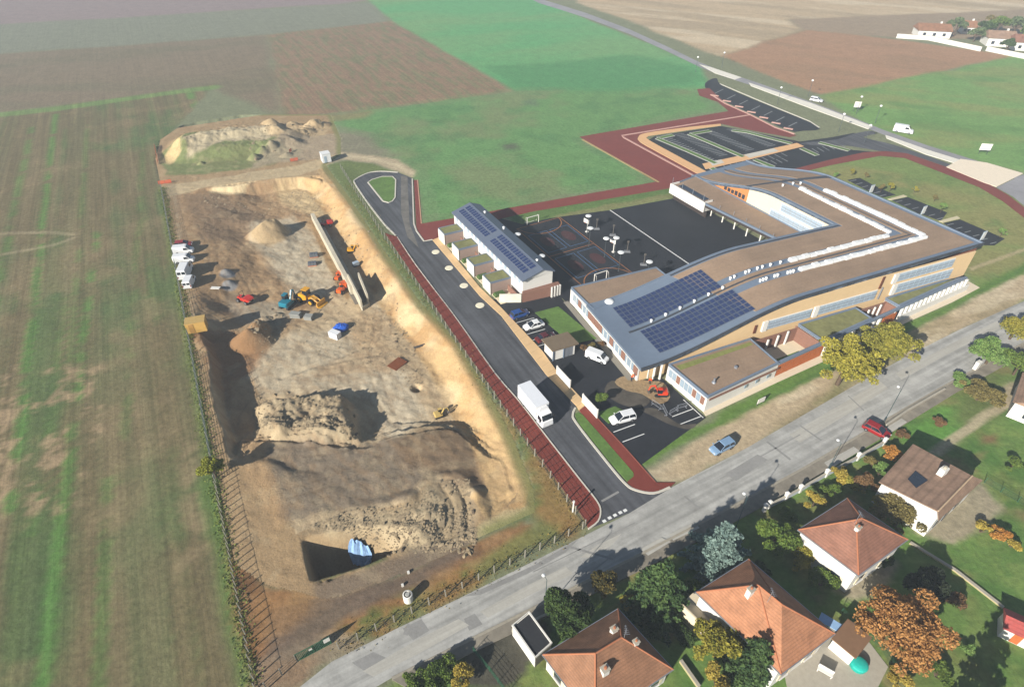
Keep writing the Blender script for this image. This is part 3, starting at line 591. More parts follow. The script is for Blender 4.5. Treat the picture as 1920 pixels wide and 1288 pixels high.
# --- village road
road_up = [(540, 1305), (622, 1240), (740, 1180), (870, 1117), (1000, 1052), (1098, 1003), (1180, 962), (1262, 912), (1400, 840), (1500, 782), (1600, 724), (1700, 668), (1800, 618), (1930, 560), (2300, 395)]
road_lo = [(2300, 480), (1930, 636), (1760, 728), (1650, 792), (1500, 880), (1335, 968), (1180, 1048), (1000, 1138), (870, 1203), (735, 1270), (650, 1320)]
road = sheet("village_road", GP(road_up) + GP(road_lo), .03, m_road)
def strip(a, b, wd, z, name, mat, parent):
    (x0, y0), (x1, y1) = a, b; q = math.hypot(x1 - x0, y1 - y0); nx_, ny_ = -(y1 - y0) / q * wd / 2, (x1 - x0) / q * wd / 2
    return MB().add([(x0 - nx_, y0 - ny_, z), (x1 - nx_, y1 - ny_, z), (x1 + nx_, y1 + ny_, z), (x0 + nx_, y0 + ny_, z)], [(0, 1, 2, 3)]).build(name, mat, parent)
for pl in ([(870, 1118), (905, 1103), (1000, 1060), (1085, 1010), (1060, 1036), (990, 1075), (900, 1115)], [(755, 1178), (790, 1160), (805, 1182), (775, 1200)], [(870, 1160), (890, 1150), (905, 1170), (880, 1182)], [(1360, 888), (1420, 852), (1440, 862), (1380, 902)], [(660, 1242), (700, 1222), (740, 1240), (690, 1262)]):
    sheet("asphalt_patch", GP(pl), .034, m_patch, parent=road)
for pl in ([(680, 1258), (780, 1200), (860, 1160), (880, 1172), (790, 1222), (700, 1268)], [(900, 1146), (1000, 1092), (1060, 1062), (1075, 1075), (1000, 1112), (915, 1158)], [(1088, 1045), (1120, 1022), (1165, 1000), (1150, 1020), (1110, 1045)], [(1480, 815), (1560, 768), (1650, 715), (1665, 728), (1580, 782), (1500, 830)], [(1680, 700), (1800, 636), (1900, 588), (1910, 598), (1800, 652), (1690, 712)]):
    sheet("pale_asphalt_patch", GP(pl), .035, m_pale, parent=road)
for a_, b_, wd in (((1070, 1026), (1150, 1048), .35), ((1283, 930), (1310, 952), .3), ((1500, 798), (1540, 826), .3), ((1438, 828), (1482, 862), .4), ((760, 1278), (830, 1235), .25), ((1140, 960), (1162, 924), .22), ((1590, 742), (1620, 770), .25), ((1350, 898), (1500, 815), .18), ((1000, 1072), (1190, 980), .16), ((1140, 1048), (1085, 1090), .2), ((760, 1190), (768, 1170), .6)):
    strip(G(*a_), G(*b_), wd, .039, "tar_seam", m_patch, road)
kerb(GP([(735, 1272), (870, 1205), (1000, 1140), (1180, 1050), (1335, 970), (1500, 882), (1650, 794), (1760, 730), (1930, 638)]), road, wd=.35, z0=0, z1=.12, mat=M("grey_kerb", (160, 152, 136), .9, .15, 2))
foot = sheet("pavement", GP([(735, 1274), (870, 1207), (1000, 1142), (1180, 1052), (1335, 972), (1500, 884), (1650, 796), (1760, 732), (1930, 640), (1930, 660), (1790, 738), (1680, 806), (1520, 900), (1350, 994), (1200, 1070), (1010, 1164), (880, 1226), (760, 1288)]), .11, M("worn_pavement", (138, 130, 116), .95, .16, 1.2, .02, var2=.22, scale2=.4), z0=0.0)
for pl in ([(1200, 1030), (1240, 1008), (1258, 1016), (1215, 1042)], [(1255, 1002), (1300, 980), (1312, 990), (1262, 1014)], [(1545, 868), (1600, 838), (1612, 846), (1556, 880)], [(1640, 815), (1690, 785), (1700, 792), (1655, 822)]):
    sheet("pavement_slab", GP(pl), .114, m_pale, parent=foot)
# --- access road with turning loop
acc_r = [(780, 434), (795, 453), (811, 450), (900, 555), (940, 592), (1024, 702), (1081, 761), (1074, 777), (1080, 793), (1133, 861), (1170, 905), (1191, 919), (1226, 925), (1256, 914)]
acc_l = [(1103, 992), (1121, 978), (1126, 959), (1119, 940), (1086, 898), (1026, 821), (970, 749), (928, 700), (850, 590), (780, 498), (745, 445), (720, 420), (692, 384), (666, 346), (667, 337), (691, 325), (714, 322), (746, 324), (772, 334), (774, 420)]
acc = sheet("access_road", GP(acc_r) + GP([(1262, 912), (1180, 962)]) + GP(acc_l), .044, m_new)
for pl in ([(752, 330), (764, 332), (768, 420), (786, 466), (764, 445), (752, 400)],):
    m_ = M("dusty_asphalt", (112, 108, 102), .95, .2, 1.0, 0, var2=.25, scale2=.3)
    sheet("dusty_patch", GP(pl), .049, m_, parent=acc)
strip(G(1128, 940), G(1160, 922), .35, .052, "tar_seam", m_patch, acc)
kerb(smooth_line(GP([(1103, 992), (1121, 978), (1126, 959), (1119, 940), (1086, 898), (1026, 821), (970, 749), (928, 700), (850, 590), (780, 498), (745, 445)]), 3), acc, z0=0, z1=.17)
kerb(smooth_line(GP([(742, 442), (720, 420), (692, 384), (666, 346), (667, 337), (691, 325), (714, 322), (746, 324)]), 4), acc, wd=.4, z1=.17)
kerb(GP([(773, 336), (776, 420), (781, 434), (795, 453), (811, 450)]), acc, wd=.35, z1=.17)
kerb(smooth_line(GP([(1079, 765), (1074, 777), (1080, 793), (1133, 861), (1170, 905), (1191, 919), (1226, 925), (1256, 914)]), 4), acc, wd=.35, z1=.17)
isl_px = [(690, 343), (697, 338), (717, 332), (736, 332), (742, 338), (741, 371), (736, 378), (729, 381), (718, 378)]
isl = sheet("grass_island", GP(isl_px), .15, m_turf, z0=0)
kerb(GP(isl_px), isl, True, .35, 0, .19)
isl2 = sheet("grass_verge", GP([(1078, 776), (1084, 774), (1092, 778), (1133, 824), (1187, 886), (1188, 894), (1176, 903), (1138, 860), (1082, 790)]), .13, m_turf, z0=0)
dots = tag(thing("crossing_line", "row of white painted squares across the mouth of the access road", "road marking", G(1150, 968) + (0,)), kind="structure")
for x_, y_ in ((1133, 977), (1143, 971), (1153, 966), (1163, 961), (1172, 957)):
    g = G(x_, y_); c = G(1150, 968); MB().box(g[0] - c[0], g[1] - c[1], .056, .060, .55, .45, A1).build("paint_square", m_white, dots)
# round manhole covers / planters beside the pavement
for i, (x_, y_) in enumerate(((817, 473), (842, 503), (870, 536), (900, 573))):
    g = G(x_, y_); mb = MB(); mb.cyl(g[0], g[1], .05, .13, .95, .9, 18)
    o = mb.build("round_road_patch", M("pale_disc", (236, 228, 202), .9, .1, 3)); tag(o, ("farthest", "second farthest", "second nearest", "nearest")[i] + " of four pale round discs set in the access road", "road disc", "pale discs along the access road")
# --- red cycle path along the fence
red1 = sheet("red_path", GP([(722, 438), (745, 445), (780, 498), (850, 590), (928, 700), (970, 749), (1026, 821), (1086, 898), (1119, 940), (1126, 959), (1121, 978), (1103, 992), (1098, 977), (1077, 947), (1021, 870), (977, 812), (930, 740), (870, 655), (798, 550)]), .14, m_red, z0=0)
for i in range(17):
    t_ = i / 16; a_ = (905 + 180 * t_, 706 + 248 * t_); b_ = (a_[0] + 22 + 4 * t_, a_[1] - 12 - 3 * t_)
    strip(G(a_[0] - 8, a_[1] + 4, .14), G(*b_, .14), .10, .144, "joint", M("dark_joint", (78, 34, 28), .9, .1, 3), red1)
red2 = sheet("red_footpath", GP([(1086, 770), (1103, 758), (1119, 784), (1175, 844), (1229, 905), (1266, 905), (1254, 916), (1226, 924), (1191, 918), (1176, 904), (1188, 894), (1188, 886), (1133, 823)]), .14, m_red, z0=0)
kerb(GP([(1119, 784), (1175, 844), (1229, 905)]), red2, wd=.16, z0=0, z1=.17, mat=M("red_edge", (150, 88, 72), .9, .1, 3))
red3 = sheet("red_meadow_path", GP([(776, 338), (782, 338), (789, 420), (858, 408), (1000, 382), (1232, 341), (1264, 330), (1300, 322), (1312, 330), (1266, 352), (1000, 397), (880, 424), (812, 450), (795, 452), (781, 434)]), .05, m_redfar)
kerb(GP([(783, 338), (790, 419)]), red3, wd=.3, z0=0, z1=.1, mat=M("rosy_kerb", (190, 150, 120), .9, .1, 3))
red4 = sheet("red_forecourt", GP([(1086, 257), (1366, 209), (1346, 192), (1311, 180), (1307, 168), (1330, 166), (1360, 194), (1407, 215), (1454, 240), (1494, 255), (1480, 258), (1413, 246), (1352, 233), (1293, 238), (1211, 250), (1195, 259), (1200, 268), (1310, 328), (1264, 332), (1232, 343)]), .055, m_redfar)
m_rosy = M("rosy_kerb", (190, 150, 120))
kerb(GP([(1407, 216), (1166, 255), (1170, 259), (1308, 334)]), red4, wd=.8, z0=0, z1=.12, mat=M("pink_kerb", (204, 160, 146), .9, .1, 2))
kerb(GP([(1333, 178), (1360, 195), (1407, 216), (1454, 240), (1490, 252)]), red4, wd=.8, z0=0, z1=.16, mat=MATS["pink_kerb"])
kerb(GP([(1092, 262), (1235, 342)]), red4, wd=.7, z0=0, z1=.07, mat=M("sandy_edge", (176, 152, 104), .95, .2, 2))
red5 = sheet("red_roadside_path", GP([(1474, 321), (1556, 300), (1620, 286), (1660, 284), (1700, 288), (1770, 312), (1844, 340), (1890, 366), (1960, 420), (1960, 440), (1880, 378), (1836, 352), (1760, 322), (1696, 297), (1650, 293), (1560, 310), (1500, 324)]), .05, m_redfar)
# --- beige pavements
bei1 = sheet("beige_pavement", GP([(811, 451), (823, 446), (900, 540), (940, 578), (1017, 659), (1049, 704), (1100, 758), (1086, 770), (1081, 762), (1024, 703), (940, 593), (900, 556)]), .16, m_beige, z0=0)
for i in range(26):
    t_ = i / 25; strip(G(811 + 270 * t_, 452 + 310 * t_, .16), G(824 + 270 * t_, 447 + 305 * t_, .16), .05, .164, "joint", M("paving_joint", (176, 146, 106), .9, .05, 3), bei1)
bei2 = sheet("beige_car_park_path", smooth_line(GP([(1351, 233), (1293, 239), (1213, 250), (1197, 258), (1202, 268), (1250, 295), (1310, 328)]), 4) + smooth_line(GP([(1331, 326), (1268, 292), (1216, 263), (1215, 257), (1226, 254), (1300, 243), (1352, 236)]), 4), .12, M("beige_far", (226, 178, 128), .9, .07, 1), z0=0)
bei3 = sheet("beige_cross_path", GP([(1317, 308), (1400, 290), (1494, 269), (1507, 275), (1400, 301), (1323, 318)]), .12, MATS["beige_far"], z0=0)
for pl in ([(1330, 305), (1352, 300), (1358, 306), (1336, 312)], [(1395, 291), (1450, 279), (1460, 284), (1405, 297)]): sheet("pale_slab", GP(pl), .126, m_kerb, parent=bei3)
# --- visitors' car park beyond the school
lot = sheet("far_car_park", GP([(1216, 263), (1228, 256), (1352, 237), (1420, 250), (1500, 266), (1560, 258), (1600, 250), (1612, 254), (1570, 268), (1530, 266), (1600, 282), (1650, 286), (1556, 301), (1474, 321), (1440, 330), (1340, 330)]), .04, m_yard)
def greens(ln, wd=1.7):
    secs = []; q = GP(ln)
    for i, p in enumerate(q):
        u = q[max(i - 1, 0)]; v = q[min(i + 1, len(q) - 1)]; d = math.hypot(v[0] - u[0], v[1] - u[1]); secs.append((p, (-(v[1] - u[1]) / d * wd / 2, (v[0] - u[0]) / d * wd / 2)))
    pl = [(p[0] + n_[0], p[1] + n_[1]) for p, n_ in secs] + [(p[0] - n_[0], p[1] - n_[1]) for p, n_ in secs[::-1]]
    o = sheet("planted_strip", pl, .13, m_turf, z0=0); kerb(pl, o, True, .3, 0, .15, mat=M("dull_kerb", (176, 176, 166), .9, .1, 2)); return o
for ln in ([(1232, 260), (1290, 284), (1342, 307)], [(1292, 252), (1345, 274), (1394, 295)], [(1372, 245), (1402, 249), (1440, 259), (1484, 270)], [(1415, 300), (1450, 314)], [(1503, 279), (1532, 292)], [(1536, 268), (1592, 283)], [(1334, 316), (1354, 325)], [(1296, 252), (1332, 246)], [(1234, 260), (1262, 254)]): greens(ln)
stalls = []
for (p0, p1, q0, q1, n) in (((1240, 260), (1330, 306), (1254, 256), (1346, 302), 18), ((1262, 252), (1350, 294), (1280, 250), (1366, 291), 18), ((1318, 246), (1400, 284), (1334, 244), (1416, 281), 17), ((1360, 242), (1440, 276), (1378, 242), (1456, 273), 16), ((1350, 312), (1470, 286), (1362, 319), (1482, 292), 10), ((1400, 312), (1470, 296), (1410, 319), (1482, 302), 7), ((1508, 282), (1575, 268), (1520, 290), (1590, 276), 7)):
    for i in range(n):
        t_ = (i + .5) / n; f = lambda u, v: (u[0] + (v[0] - u[0]) * t_, u[1] + (v[1] - u[1]) * t_)
        strip(G(*f(p0, p1)), G(*f(q0, q1)), .34, .046, "stall_line", m_worn, lot)
bus = sheet("bus_bay", smooth_line(GP([(1322, 157), (1343, 147), (1354, 161), (1430, 194), (1520, 230), (1536, 243), (1504, 246), (1478, 245), (1400, 210), (1333, 177)]), 3, True), .045, m_yard)
kerb(GP([(1350, 158), (1430, 192), (1518, 228), (1536, 240)]), bus, wd=.5, z1=.14)
for i in range(7):
    t_ = i / 6; p = G(1340 + 138 * t_, 180 + 62 * t_); mb = MB(); mb.box(p[0], p[1], 0, .22, 3.0, 1.0, R(-30)).build("bay_island", MATS["pink_kerb"], bus)
    strip(G(1340 + 138 * t_, 176 + 62 * t_), G(1356 + 138 * t_, 168 + 62 * t_), .4, .052, "stall_line", m_worn, bus)
link = sheet("link_road", smooth_line(GP([(1496, 270), (1530, 266), (1570, 262), (1606, 250), (1636, 246), (1640, 252), (1618, 258), (1660, 268), (1700, 280), (1780, 308), (1776, 314), (1700, 288), (1650, 284), (1590, 274), (1540, 274)]), 2, True), .048, m_new)
# --- main road behind the school
hw_c = [(930, -40), (1010, 2), (1100, 30), (1180, 60), (1250, 92), (1312, 122), (1352, 138), (1420, 160), (1520, 196), (1600, 226), (1660, 250), (1740, 278), (1830, 306), (1930, 340), (2200, 440)]
def offs(px, up, dn): return GP([(x, y - up) for x, y in px]) + GP([(x, y + dn) for x, y in px][::-1])
hw = sheet("main_road", offs(hw_c, 4.5, 4.5), .035, M("grey_road_far", (148, 146, 148), .9, .1, .6, 0, var2=.15, scale2=.1))
m_bright = M("white_gravel", (232, 226, 212), .95, .08, 1.0, .02)
for i, (pl, zz) in enumerate((([(1312, 122), (1330, 126), (1390, 146), (1378, 150), (1340, 138)], .12), ([(1404, 156), (1520, 194), (1636, 238), (1628, 243), (1520, 204), (1408, 162)], .12), ([(1660, 254), (1740, 282), (1830, 310), (1820, 316), (1735, 290), (1662, 260)], .12))):
    sheet("roadside_footway", GP(pl), zz, m_bright, z0=0)
sheet("paved_square", GP([(1774, 314), (1801, 299), (1850, 306), (1918, 326), (1868, 351), (1844, 343)]), .127, M("pale_square", (240, 224, 200), .9, .06, 1), z0=0)
sheet("side_road", GP([(1868, 352), (1918, 328), (1990, 360), (1960, 420), (1900, 370)]), .056, M("grey_road_far", (148, 146, 148)))
# --- staff car park by the school's west front
lotW = sheet("staff_car_park", [W1(a, b) for a, b in ((-16.2, 47.0), (-16.3, 41.0), (-16.5, 16), (-16.8, 3), (-16.6, -4.0), (-.6, -1.2), (-.6, 10), (-5, 12), (-3, 40), (-1, 44.5))], .05, m_yard)
for b_ in (37.4, 35.2, 33.1, 31.0, 28.9): strip(W1(-16.0, b_), W1(-11.6, b_ - .3), .14, .055, "stall_line", m_white, lotW)
for b_ in (3.7, 1.25): strip(W1(-16.2, b_), W1(-12.0, b_ - .3), .16, .055, "stall_line", m_white, lotW)
for b_ in (1.75, -.25): strip(W1(-5.4, b_), W1(-1.0, b_ - .3), .16, .055, "stall_line", m_white, lotW)
strip(W1(-1.0, 4.0), W1(-1.0, -1.0), .16, .055, "stall_line", m_white, lotW)
sheet("car_park_lawn", [W1(a, b) for a, b in ((-10.6, 38.5), (-5.2, 38.0), (-4.4, 25.2), (-9.6, 26.2))], .13, m_turf, z0=0)
sheet("triangular_bed", [W1(a, b) for a, b in ((-16.0, 8.6), (-12.4, 8.4), (-11.6, 6.4), (-15.8, 5.6))], .13, m_turf, z0=0)
sheet("dug_up_earth", smooth_line([W1(a, b) for a, b in ((-8.8, 13.4), (-6, 13.8), (-3.6, 11), (-1.2, 9), (-2.6, 5.6), (-5.4, 5.2), (-6.4, 8.6), (-8.2, 10.6))], 3, True), .09, M("loose_earth", (158, 134, 100), .95, .25, 1.6, .15), z0=0)
dm = M("muddy_asphalt", (84, 78, 70), .95, .25, 1.0, 0, var2=.3, scale2=.35)
sheet("mud_smear", smooth_line([W1(a, b) for a, b in ((-12, 12), (-9, 14), (-6.6, 11), (-6, 7), (-8.4, 6), (-11, 8))], 3, True), .056, dm, parent=lotW)
sheet("mud_smear", smooth_line([W1(a, b) for a, b in ((-9, 5.5), (-6.6, 4.6), (-5.6, 0), (-3, -1.5), (-5, -1.8), (-7, .6), (-8, 3))], 3, True), .057, dm, parent=lotW)
sheet("west_walk", [W2(a, b) for a, b in ((-2.6, 27.5), (-1.5, 27.5), (-1.0, 1.0), (-2.4, 1.0))], .10, M("grey_walk", (140, 134, 122), .9, .1, 2), z0=0)
# --- playground
play = sheet("playground", [W1(a, b) for a, b in ((-2.0, 80.0), (2.2, 79.2), (6.0, 72.9), (14, 72.2), (30.5, 68.3), (49.5, 65.6), (52.5, 66), (53.6, 24), (12, 36), (-3.0, 36), (-2.6, 44), (-3.6, 46), (-3.6, 78))], .04, m_yard)
mo, mbl, mrd = M("orange_line", (164, 108, 64), .9, .2, 3), M("blue_line", (76, 112, 150), .9, .2, 3), M("red_court", (74, 44, 46), .9, .25, 1.2)
def pline(pts, wd, mat, name): 
    for p, q in zip(pts[:-1], pts[1:]): strip(W1(*p), W1(*q), wd, .048 if mat is mo else .045, name, mat, play)
for pts in ([(3.6, 40.5), (16.4, 40.5), (16.4, 71.4), (3.6, 71.4), (3.6, 40.5)], [(3.6, 56), (16.4, 56)]): pline(pts, .18, mo, "court_line")
for cb, sg in ((40.5, 1), (71.4, -1)):
    pline([(10 + 6 * math.cos(t_), cb + sg * 5.4 * math.sin(t_)) for t_ in np.linspace(0, math.pi, 15)], .22, mo, "court_arc")
for cb in (45.2, 57.6):
    for ca in (4.4, 10.6):
        pline([(ca, cb), (ca + 5.2, cb), (ca + 5.2, cb + 9.4), (ca, cb + 9.4), (ca, cb)], .14, mbl, "court_line")
        o = MB().sheet([W1(ca + 2.6 + 1.5 * math.cos(t_), cb + 4.7 + 2.6 * math.sin(t_)) for t_ in np.linspace(0, 2 * math.pi, 17)[:-1]], .0435).build("court_key", mrd, play)
for i in range(44): strip(W1(30.2, 37.6 + i * .7), W1(30.2, 38.22 + i * .7), .32, .047, "white_dash", m_white, play)
# --- east car park
for k, pl in enumerate(([(1588, 338), (1612, 334), (1650, 354), (1680, 366), (1655, 371), (1630, 360)], [(1672, 376), (1702, 370), (1776, 399), (1764, 415), (1720, 400)], [(1768, 419), (1800, 412), (1884, 448), (1864, 461), (1838, 460)])):
    o = sheet("east_car_park", GP(pl), .05, m_yard)
    (ax, ay), (bx, by) = pl[0], pl[-2] if k == 0 else pl[-1]
    for i in range(6):
        t_ = (i + .5) / 6; p0 = (pl[0][0] + (pl[-2][0] - pl[0][0]) * t_, pl[0][1] + (pl[-2][1] - pl[0][1]) * t_)
        strip(G(*p0), G(p0[0] + 12, p0[1] - 3), .25, .056, "stall_line", m_worn, o)
for pl in ([(1664, 374), (1694, 366), (1701, 369), (1671, 376)], [(1760, 415), (1794, 406), (1800, 410), (1768, 418)]): sheet("pale_walkway", GP(pl), .12, M("pale_walk", (206, 194, 160), .9, .08, 2), z0=0)
# --- white terrace along the school's south side
sheet("school_terrace", [W1(a, b) for a, b in ((-.3, -.9), (17, -.8), (31, -.9), (52, -.8), (68.5, -1.0), (79, -.6), (79.5, 3), (74, 3.2), (52, 1.6), (0, .3))], .10, M("pale_terrace", (224, 208, 182), .9, .06, 1.5, .01), z0=0)
# ================================================================== SCHOOL
def wpart(mb, name, mats, parent, smooth=False):
    """part whose coordinates are given in metres on the plot"""
    if isinstance(parent, bpy.types.Object) and parent.data is None:
        return mb.build(name, mats, parent, (-parent.location[0], -parent.location[1], -parent.location[2]), 0, smooth)
    return mb.build(name, mats, parent, (0, 0, 0), 0, smooth)
def sst(t): t = max(0, min(1, t)); return t * t * (3 - 2 * t)
m_zinc = M("zinc", (124, 138, 156), .55, .06, 1.0, 0, .25, .5, var2=.06)
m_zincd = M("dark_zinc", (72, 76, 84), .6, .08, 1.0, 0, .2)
m_sedum = M("sedum_roof", (152, 128, 106), .95, .14, 2.2, .04, var2=.10, scale2=.25, streak=(A2, .06, .08, 1.0))
m_sedg = M("green_sedum", (126, 126, 82), .95, .18, 1.2, .04, var2=.15, scale2=.3)
m_tan = M("tan_render", (224, 192, 146), .85, .04, .8, 0, var2=.03)
m_wht = M("white_render", (226, 222, 214), .8, .04, 1.2, 0, var2=.04)
m_cream = M("cream_render", (230, 214, 184), .8, .04, 1.2)
m_brownp = M("brown_panel", (104, 60, 42), .7, .12, 2)
m_redbr = M("brick_brown", (138, 100, 84), .85, .12, 2.5)
m_wood = M("orange_timber", (186, 102, 52), .7, .14, 3)
m_glass = M("tinted_glass", (150, 166, 180), .15, .08, .6, spec=.7)
m_dglass = M("dark_glass", (44, 52, 64), .12, .1, .8, spec=.7)
m_louv = M("pale_louvre", (166, 182, 196), .4, .08, 1.0, spec=.5)
m_pv = M("solar_cell", (46, 60, 98), .22, .15, 1.2, 0, 0, .6)
m_frame = M("aluminium", (176, 180, 188), .4, .05, 2, 0, .6)
m_dome = M("white_dome", (236, 236, 234), .4, .03, 2)
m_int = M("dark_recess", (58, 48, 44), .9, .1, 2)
school = thing("school_building", "large L shaped school with curved brown sedum roof and solar panels", "school", W1(40, 20) + (0,))
Xc, Ic = W1(78.4, 2.6), W1(57.5, 23.7)
Sa, Na = W2(-1.2, -.7), W2(-1.2, 20.3)
c2, s2_ = math.cos(A2), math.sin(A2)
def a2_of(p): return (p[0] - 23.58) * c2 + (p[1] - 81.58) * s2_
def zm(a): return 3.7 + 5.8 * sst((a - 0.0) / 34.0)
def ze(b): return 9.5 - 5.6 * sst((b - 40) / 28.0)
lerp = lambda p, q, t: (p[0] + (q[0] - p[0]) * t, p[1] + (q[1] - p[1]) * t)
def main_roof(t, s):
    p = lerp(lerp(Sa, Xc, t), lerp(Na, Ic, t), s); return (p[0], p[1], zm(a2_of(p)))
def b1_of(p): return -(p[0] - 32.66) * math.sin(A1) + (p[1] - 73.78) * math.cos(A1)
En, Eo = W1(57.5, 68.4), W1(78.4, 68.4)
def east_roof(t, s):
    p = lerp(lerp(Xc, Eo, t), lerp(Ic, En, t), s); return (p[0], p[1], ze(b1_of(p)))
def slab(fn, t0, t1, nt, s0, s1, ns, zt, zb, mb=None):
    mb = mb or MB(); k = len(mb.v)
    for z in (zt, zb):
        for i in range(nt + 1):
            for j in range(ns + 1):
                p = fn(t0 + (t1 - t0) * i / nt, s0 + (s1 - s0) * j / ns); mb.v.append((p[0], p[1], p[2] + z))
    n1 = ns + 1; N = (nt + 1) * n1
    for i in range(nt):
        for j in range(ns):
            a = k + i * n1 + j; q = (a, a + n1, a + n1 + 1, a + 1); mb.f.append(q); mb.mi.append(0)
            mb.f.append(tuple(N + v for v in q[::-1])); mb.mi.append(0)
    def side(a, b): mb.f.append((a, b, b + N, a + N)); mb.mi.append(0)
    for i in range(nt): side(k + (i + 1) * n1, k + i * n1); side(k + i * n1 + ns, k + (i + 1) * n1 + ns)
    for j in range(ns): side(k + j, k + j + 1); side(k + nt * n1 + j + 1, k + nt * n1 + j)
    return mb
roofM = wpart(slab(main_roof, 0, 1, 64, 0, 1, 4, 0, -.5), "roof", m_zinc, school, True)
roofE = wpart(slab(east_roof, 0, 1, 48, 0, 1, 4, 0, -.5), "roof", m_zinc, school, True)
for rf in (roofM, roofE):
    for p in rf.data.polygons: p.use_smooth = False
for s0, s1 in ((.065, .35), (.44, .53), (.61, .935)):
    wpart(slab(main_roof, .30, 1.0, 40, s0, s1, 2, .09, -.02), "sedum_bed", m_sedum, roofM)
    wpart(slab(east_roof, 0.0, .955, 40, s0, s1, 2, .09, -.02), "sedum_bed", m_sedum, roofE)
wpart(slab(main_roof, .045, 1.0, 50, .462, .482, 1, .12, 0), "gutter", m_zincd, roofM); wpart(slab(east_roof, 0, .97, 40, .48, .498, 1, .12, 0), "gutter", m_zincd, roofE)  # gutter; between the roof lights its dark colour stands for a shadow line
wpart(slab(main_roof, .30, 1.0, 40, .952, .972, 1, .10, 0), "gutter", m_zincd, roofM); wpart(slab(east_roof, .575, .60, 2, .03, .97, 4, .16, 0), "gutter", m_zincd, roofE)
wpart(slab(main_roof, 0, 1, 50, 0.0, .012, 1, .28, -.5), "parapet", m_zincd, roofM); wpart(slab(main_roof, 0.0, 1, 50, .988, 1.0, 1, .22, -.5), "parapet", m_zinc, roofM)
wpart(slab(east_roof, 0, 1, 50, 0.0, .012, 1, .28, -.5), "parapet", m_zinc, roofE); wpart(slab(east_roof, 0, 1, 50, .988, 1.0, 1, .22, -.5), "parapet", m_zinc, roofE)
# solar panels
pvm = MB().box(0, 0, 0, .06, .95, 1.05, 0, 0); pvm.box(0, 0, .06, .063, .83, .93, 0, 1)
pv_me = pvm.mesh("solar_panel", [M("panel_frame", (112, 122, 142), .4, .05, 2, 0, .4), m_pv])
for a0, b0 in ((2.9, 10.3), (3.9, 1.7)):
    for i in range(19):
        for j in range(6):
            a, b = a0 + .55 + i * 1.05, b0 + .55 + j * 1.16
            p = W2(a, b); sl_ = math.atan((zm(a + .4) - zm(a - .4)) / .8)
            o = obj("solar_panel", pv_me, roofM, (p[0], p[1], zm(a) + .13)); o.rotation_euler = (0, -sl_, A2)
# roof lights in two rows that follow the L
sk = MB(); sk.box(0, 0, 0, .35, 1.62, 1.0, 0, 0); sk.box(0, 0, .35, .58, 1.60, .9, 0, 0, .9)
sk_me = sk.mesh("roof_light", m_dome)
def lights(p, q, n, fz, parent, ang):
    for i in range(n):
        c = lerp(p, q, (i + .5) / n); o = obj("roof_light", sk_me, parent, (c[0] + rnd.uniform(-.10, .10), c[1] + rnd.uniform(-.10, .10), fz + .02)); o.rotation_euler = (0, 0, ang + rnd.uniform(-.05, .05)); o.scale = (rnd.uniform(.95, 1.0), rnd.uniform(.9, 1.08), rnd.uniform(.8, 1.3))
lights(W2(39.2, 7.8), W2(73.6, 7.9), 21, 9.5, roofM, A2); lights(W1(70.2, 10.8), W1(70.2, 36.6), 16, 9.5, roofE, A1 + math.pi / 2)
lights(W2(39.7, 11.3), W2(66.6, 11.5), 16, 9.5, roofM, A2); lights(W1(64.9, 15.2), W1(65.6, 40.2), 15, 9.5, roofE, A1 + math.pi / 2)
vent = MB(); vent.cyl(0, 0, 0, .45, .22, .22, 8); vent.ball((0, 0, .45), .32, .32, .2, 8, 3, lo=0)
v_me = vent.mesh("roof_vent", m_dome)
for a, b in [(7.2 + i * 3.1, 9.9) for i in range(6)] + [(25.5, 11.4), (26.4, 11.4), (29, 11.4), (29.8, 11.4), (31.8, 11.4), (33.0, 11.4), (35, 11.4), (37.5, 11.4), (29.6, 7.8), (30.3, 7.8), (31, 7.8), (33, 7.8), (33.7, 7.8), (36.2, 7.8), (36.9, 7.8), (37.6, 7.8)]:
    p = W2(a, b); obj("roof_vent", v_me, roofM, (p[0], p[1], zm(a) + .03))
for a, b in ((63.5, 43.5), (66.5, 43.0), (68.0, 42.0)): p = W1(a, b); obj("roof_vent", v_me, roofE, (p[0], p[1], ze(b) + .05))
# south facade
def wall_between(name, pts, ztops, z0, mat, th=.3, parent=school):
    """wall along a ground line whose top follows the roof"""
    mb = MB(); secs = []
    for i, (p, zt) in enumerate(zip(pts, ztops)):
        a = pts[max(i - 1, 0)]; b = pts[min(i + 1, len(pts) - 1)]; q = math.hypot(b[0] - a[0], b[1] - a[1]); nx_, ny_ = -(b[1] - a[1]) / q * th / 2, (b[0] - a[0]) / q * th / 2
        secs.append([(p[0] - nx_, p[1] - ny_, z0), (p[0] + nx_, p[1] + ny_, z0), (p[0] + nx_, p[1] + ny_, zt), (p[0] - nx_, p[1] - ny_, zt)])
    return wpart(mb.loft(secs), name, mat, parent)
aa = np.linspace(-.6, 79.5, 60)
wS = wall_between("south_wall", [W2(a, .55) for a in aa], [zm(a) - .45 for a in aa], 0, m_tan)
wall_between("north_wall", [W2(a, 19.6) for a in np.linspace(-.6, 58.5, 40)], [zm(a) - .45 for a in np.linspace(-.6, 58.5, 40)], 0, m_redbr)
bb = np.linspace(3.2, 67.6, 50)
wall_between("east_wall", [W1(77.7, b) for b in bb], [ze(b) - .45 for b in bb], 0, m_brownp)
bb = np.linspace(24.2, 48.4, 20); wI = wall_between("court_wall", [W1(57.9, b) for b in bb], [ze(b) - .45 for b in bb], 0, m_cream)
bb = np.linspace(48.5, 67.6, 20); wI2 = wall_between("court_wall", [W1(57.9, b) for b in bb], [ze(b) - .45 for b in bb], 0, M("ochre_panel", (196, 130, 74), .8, .1, 2))
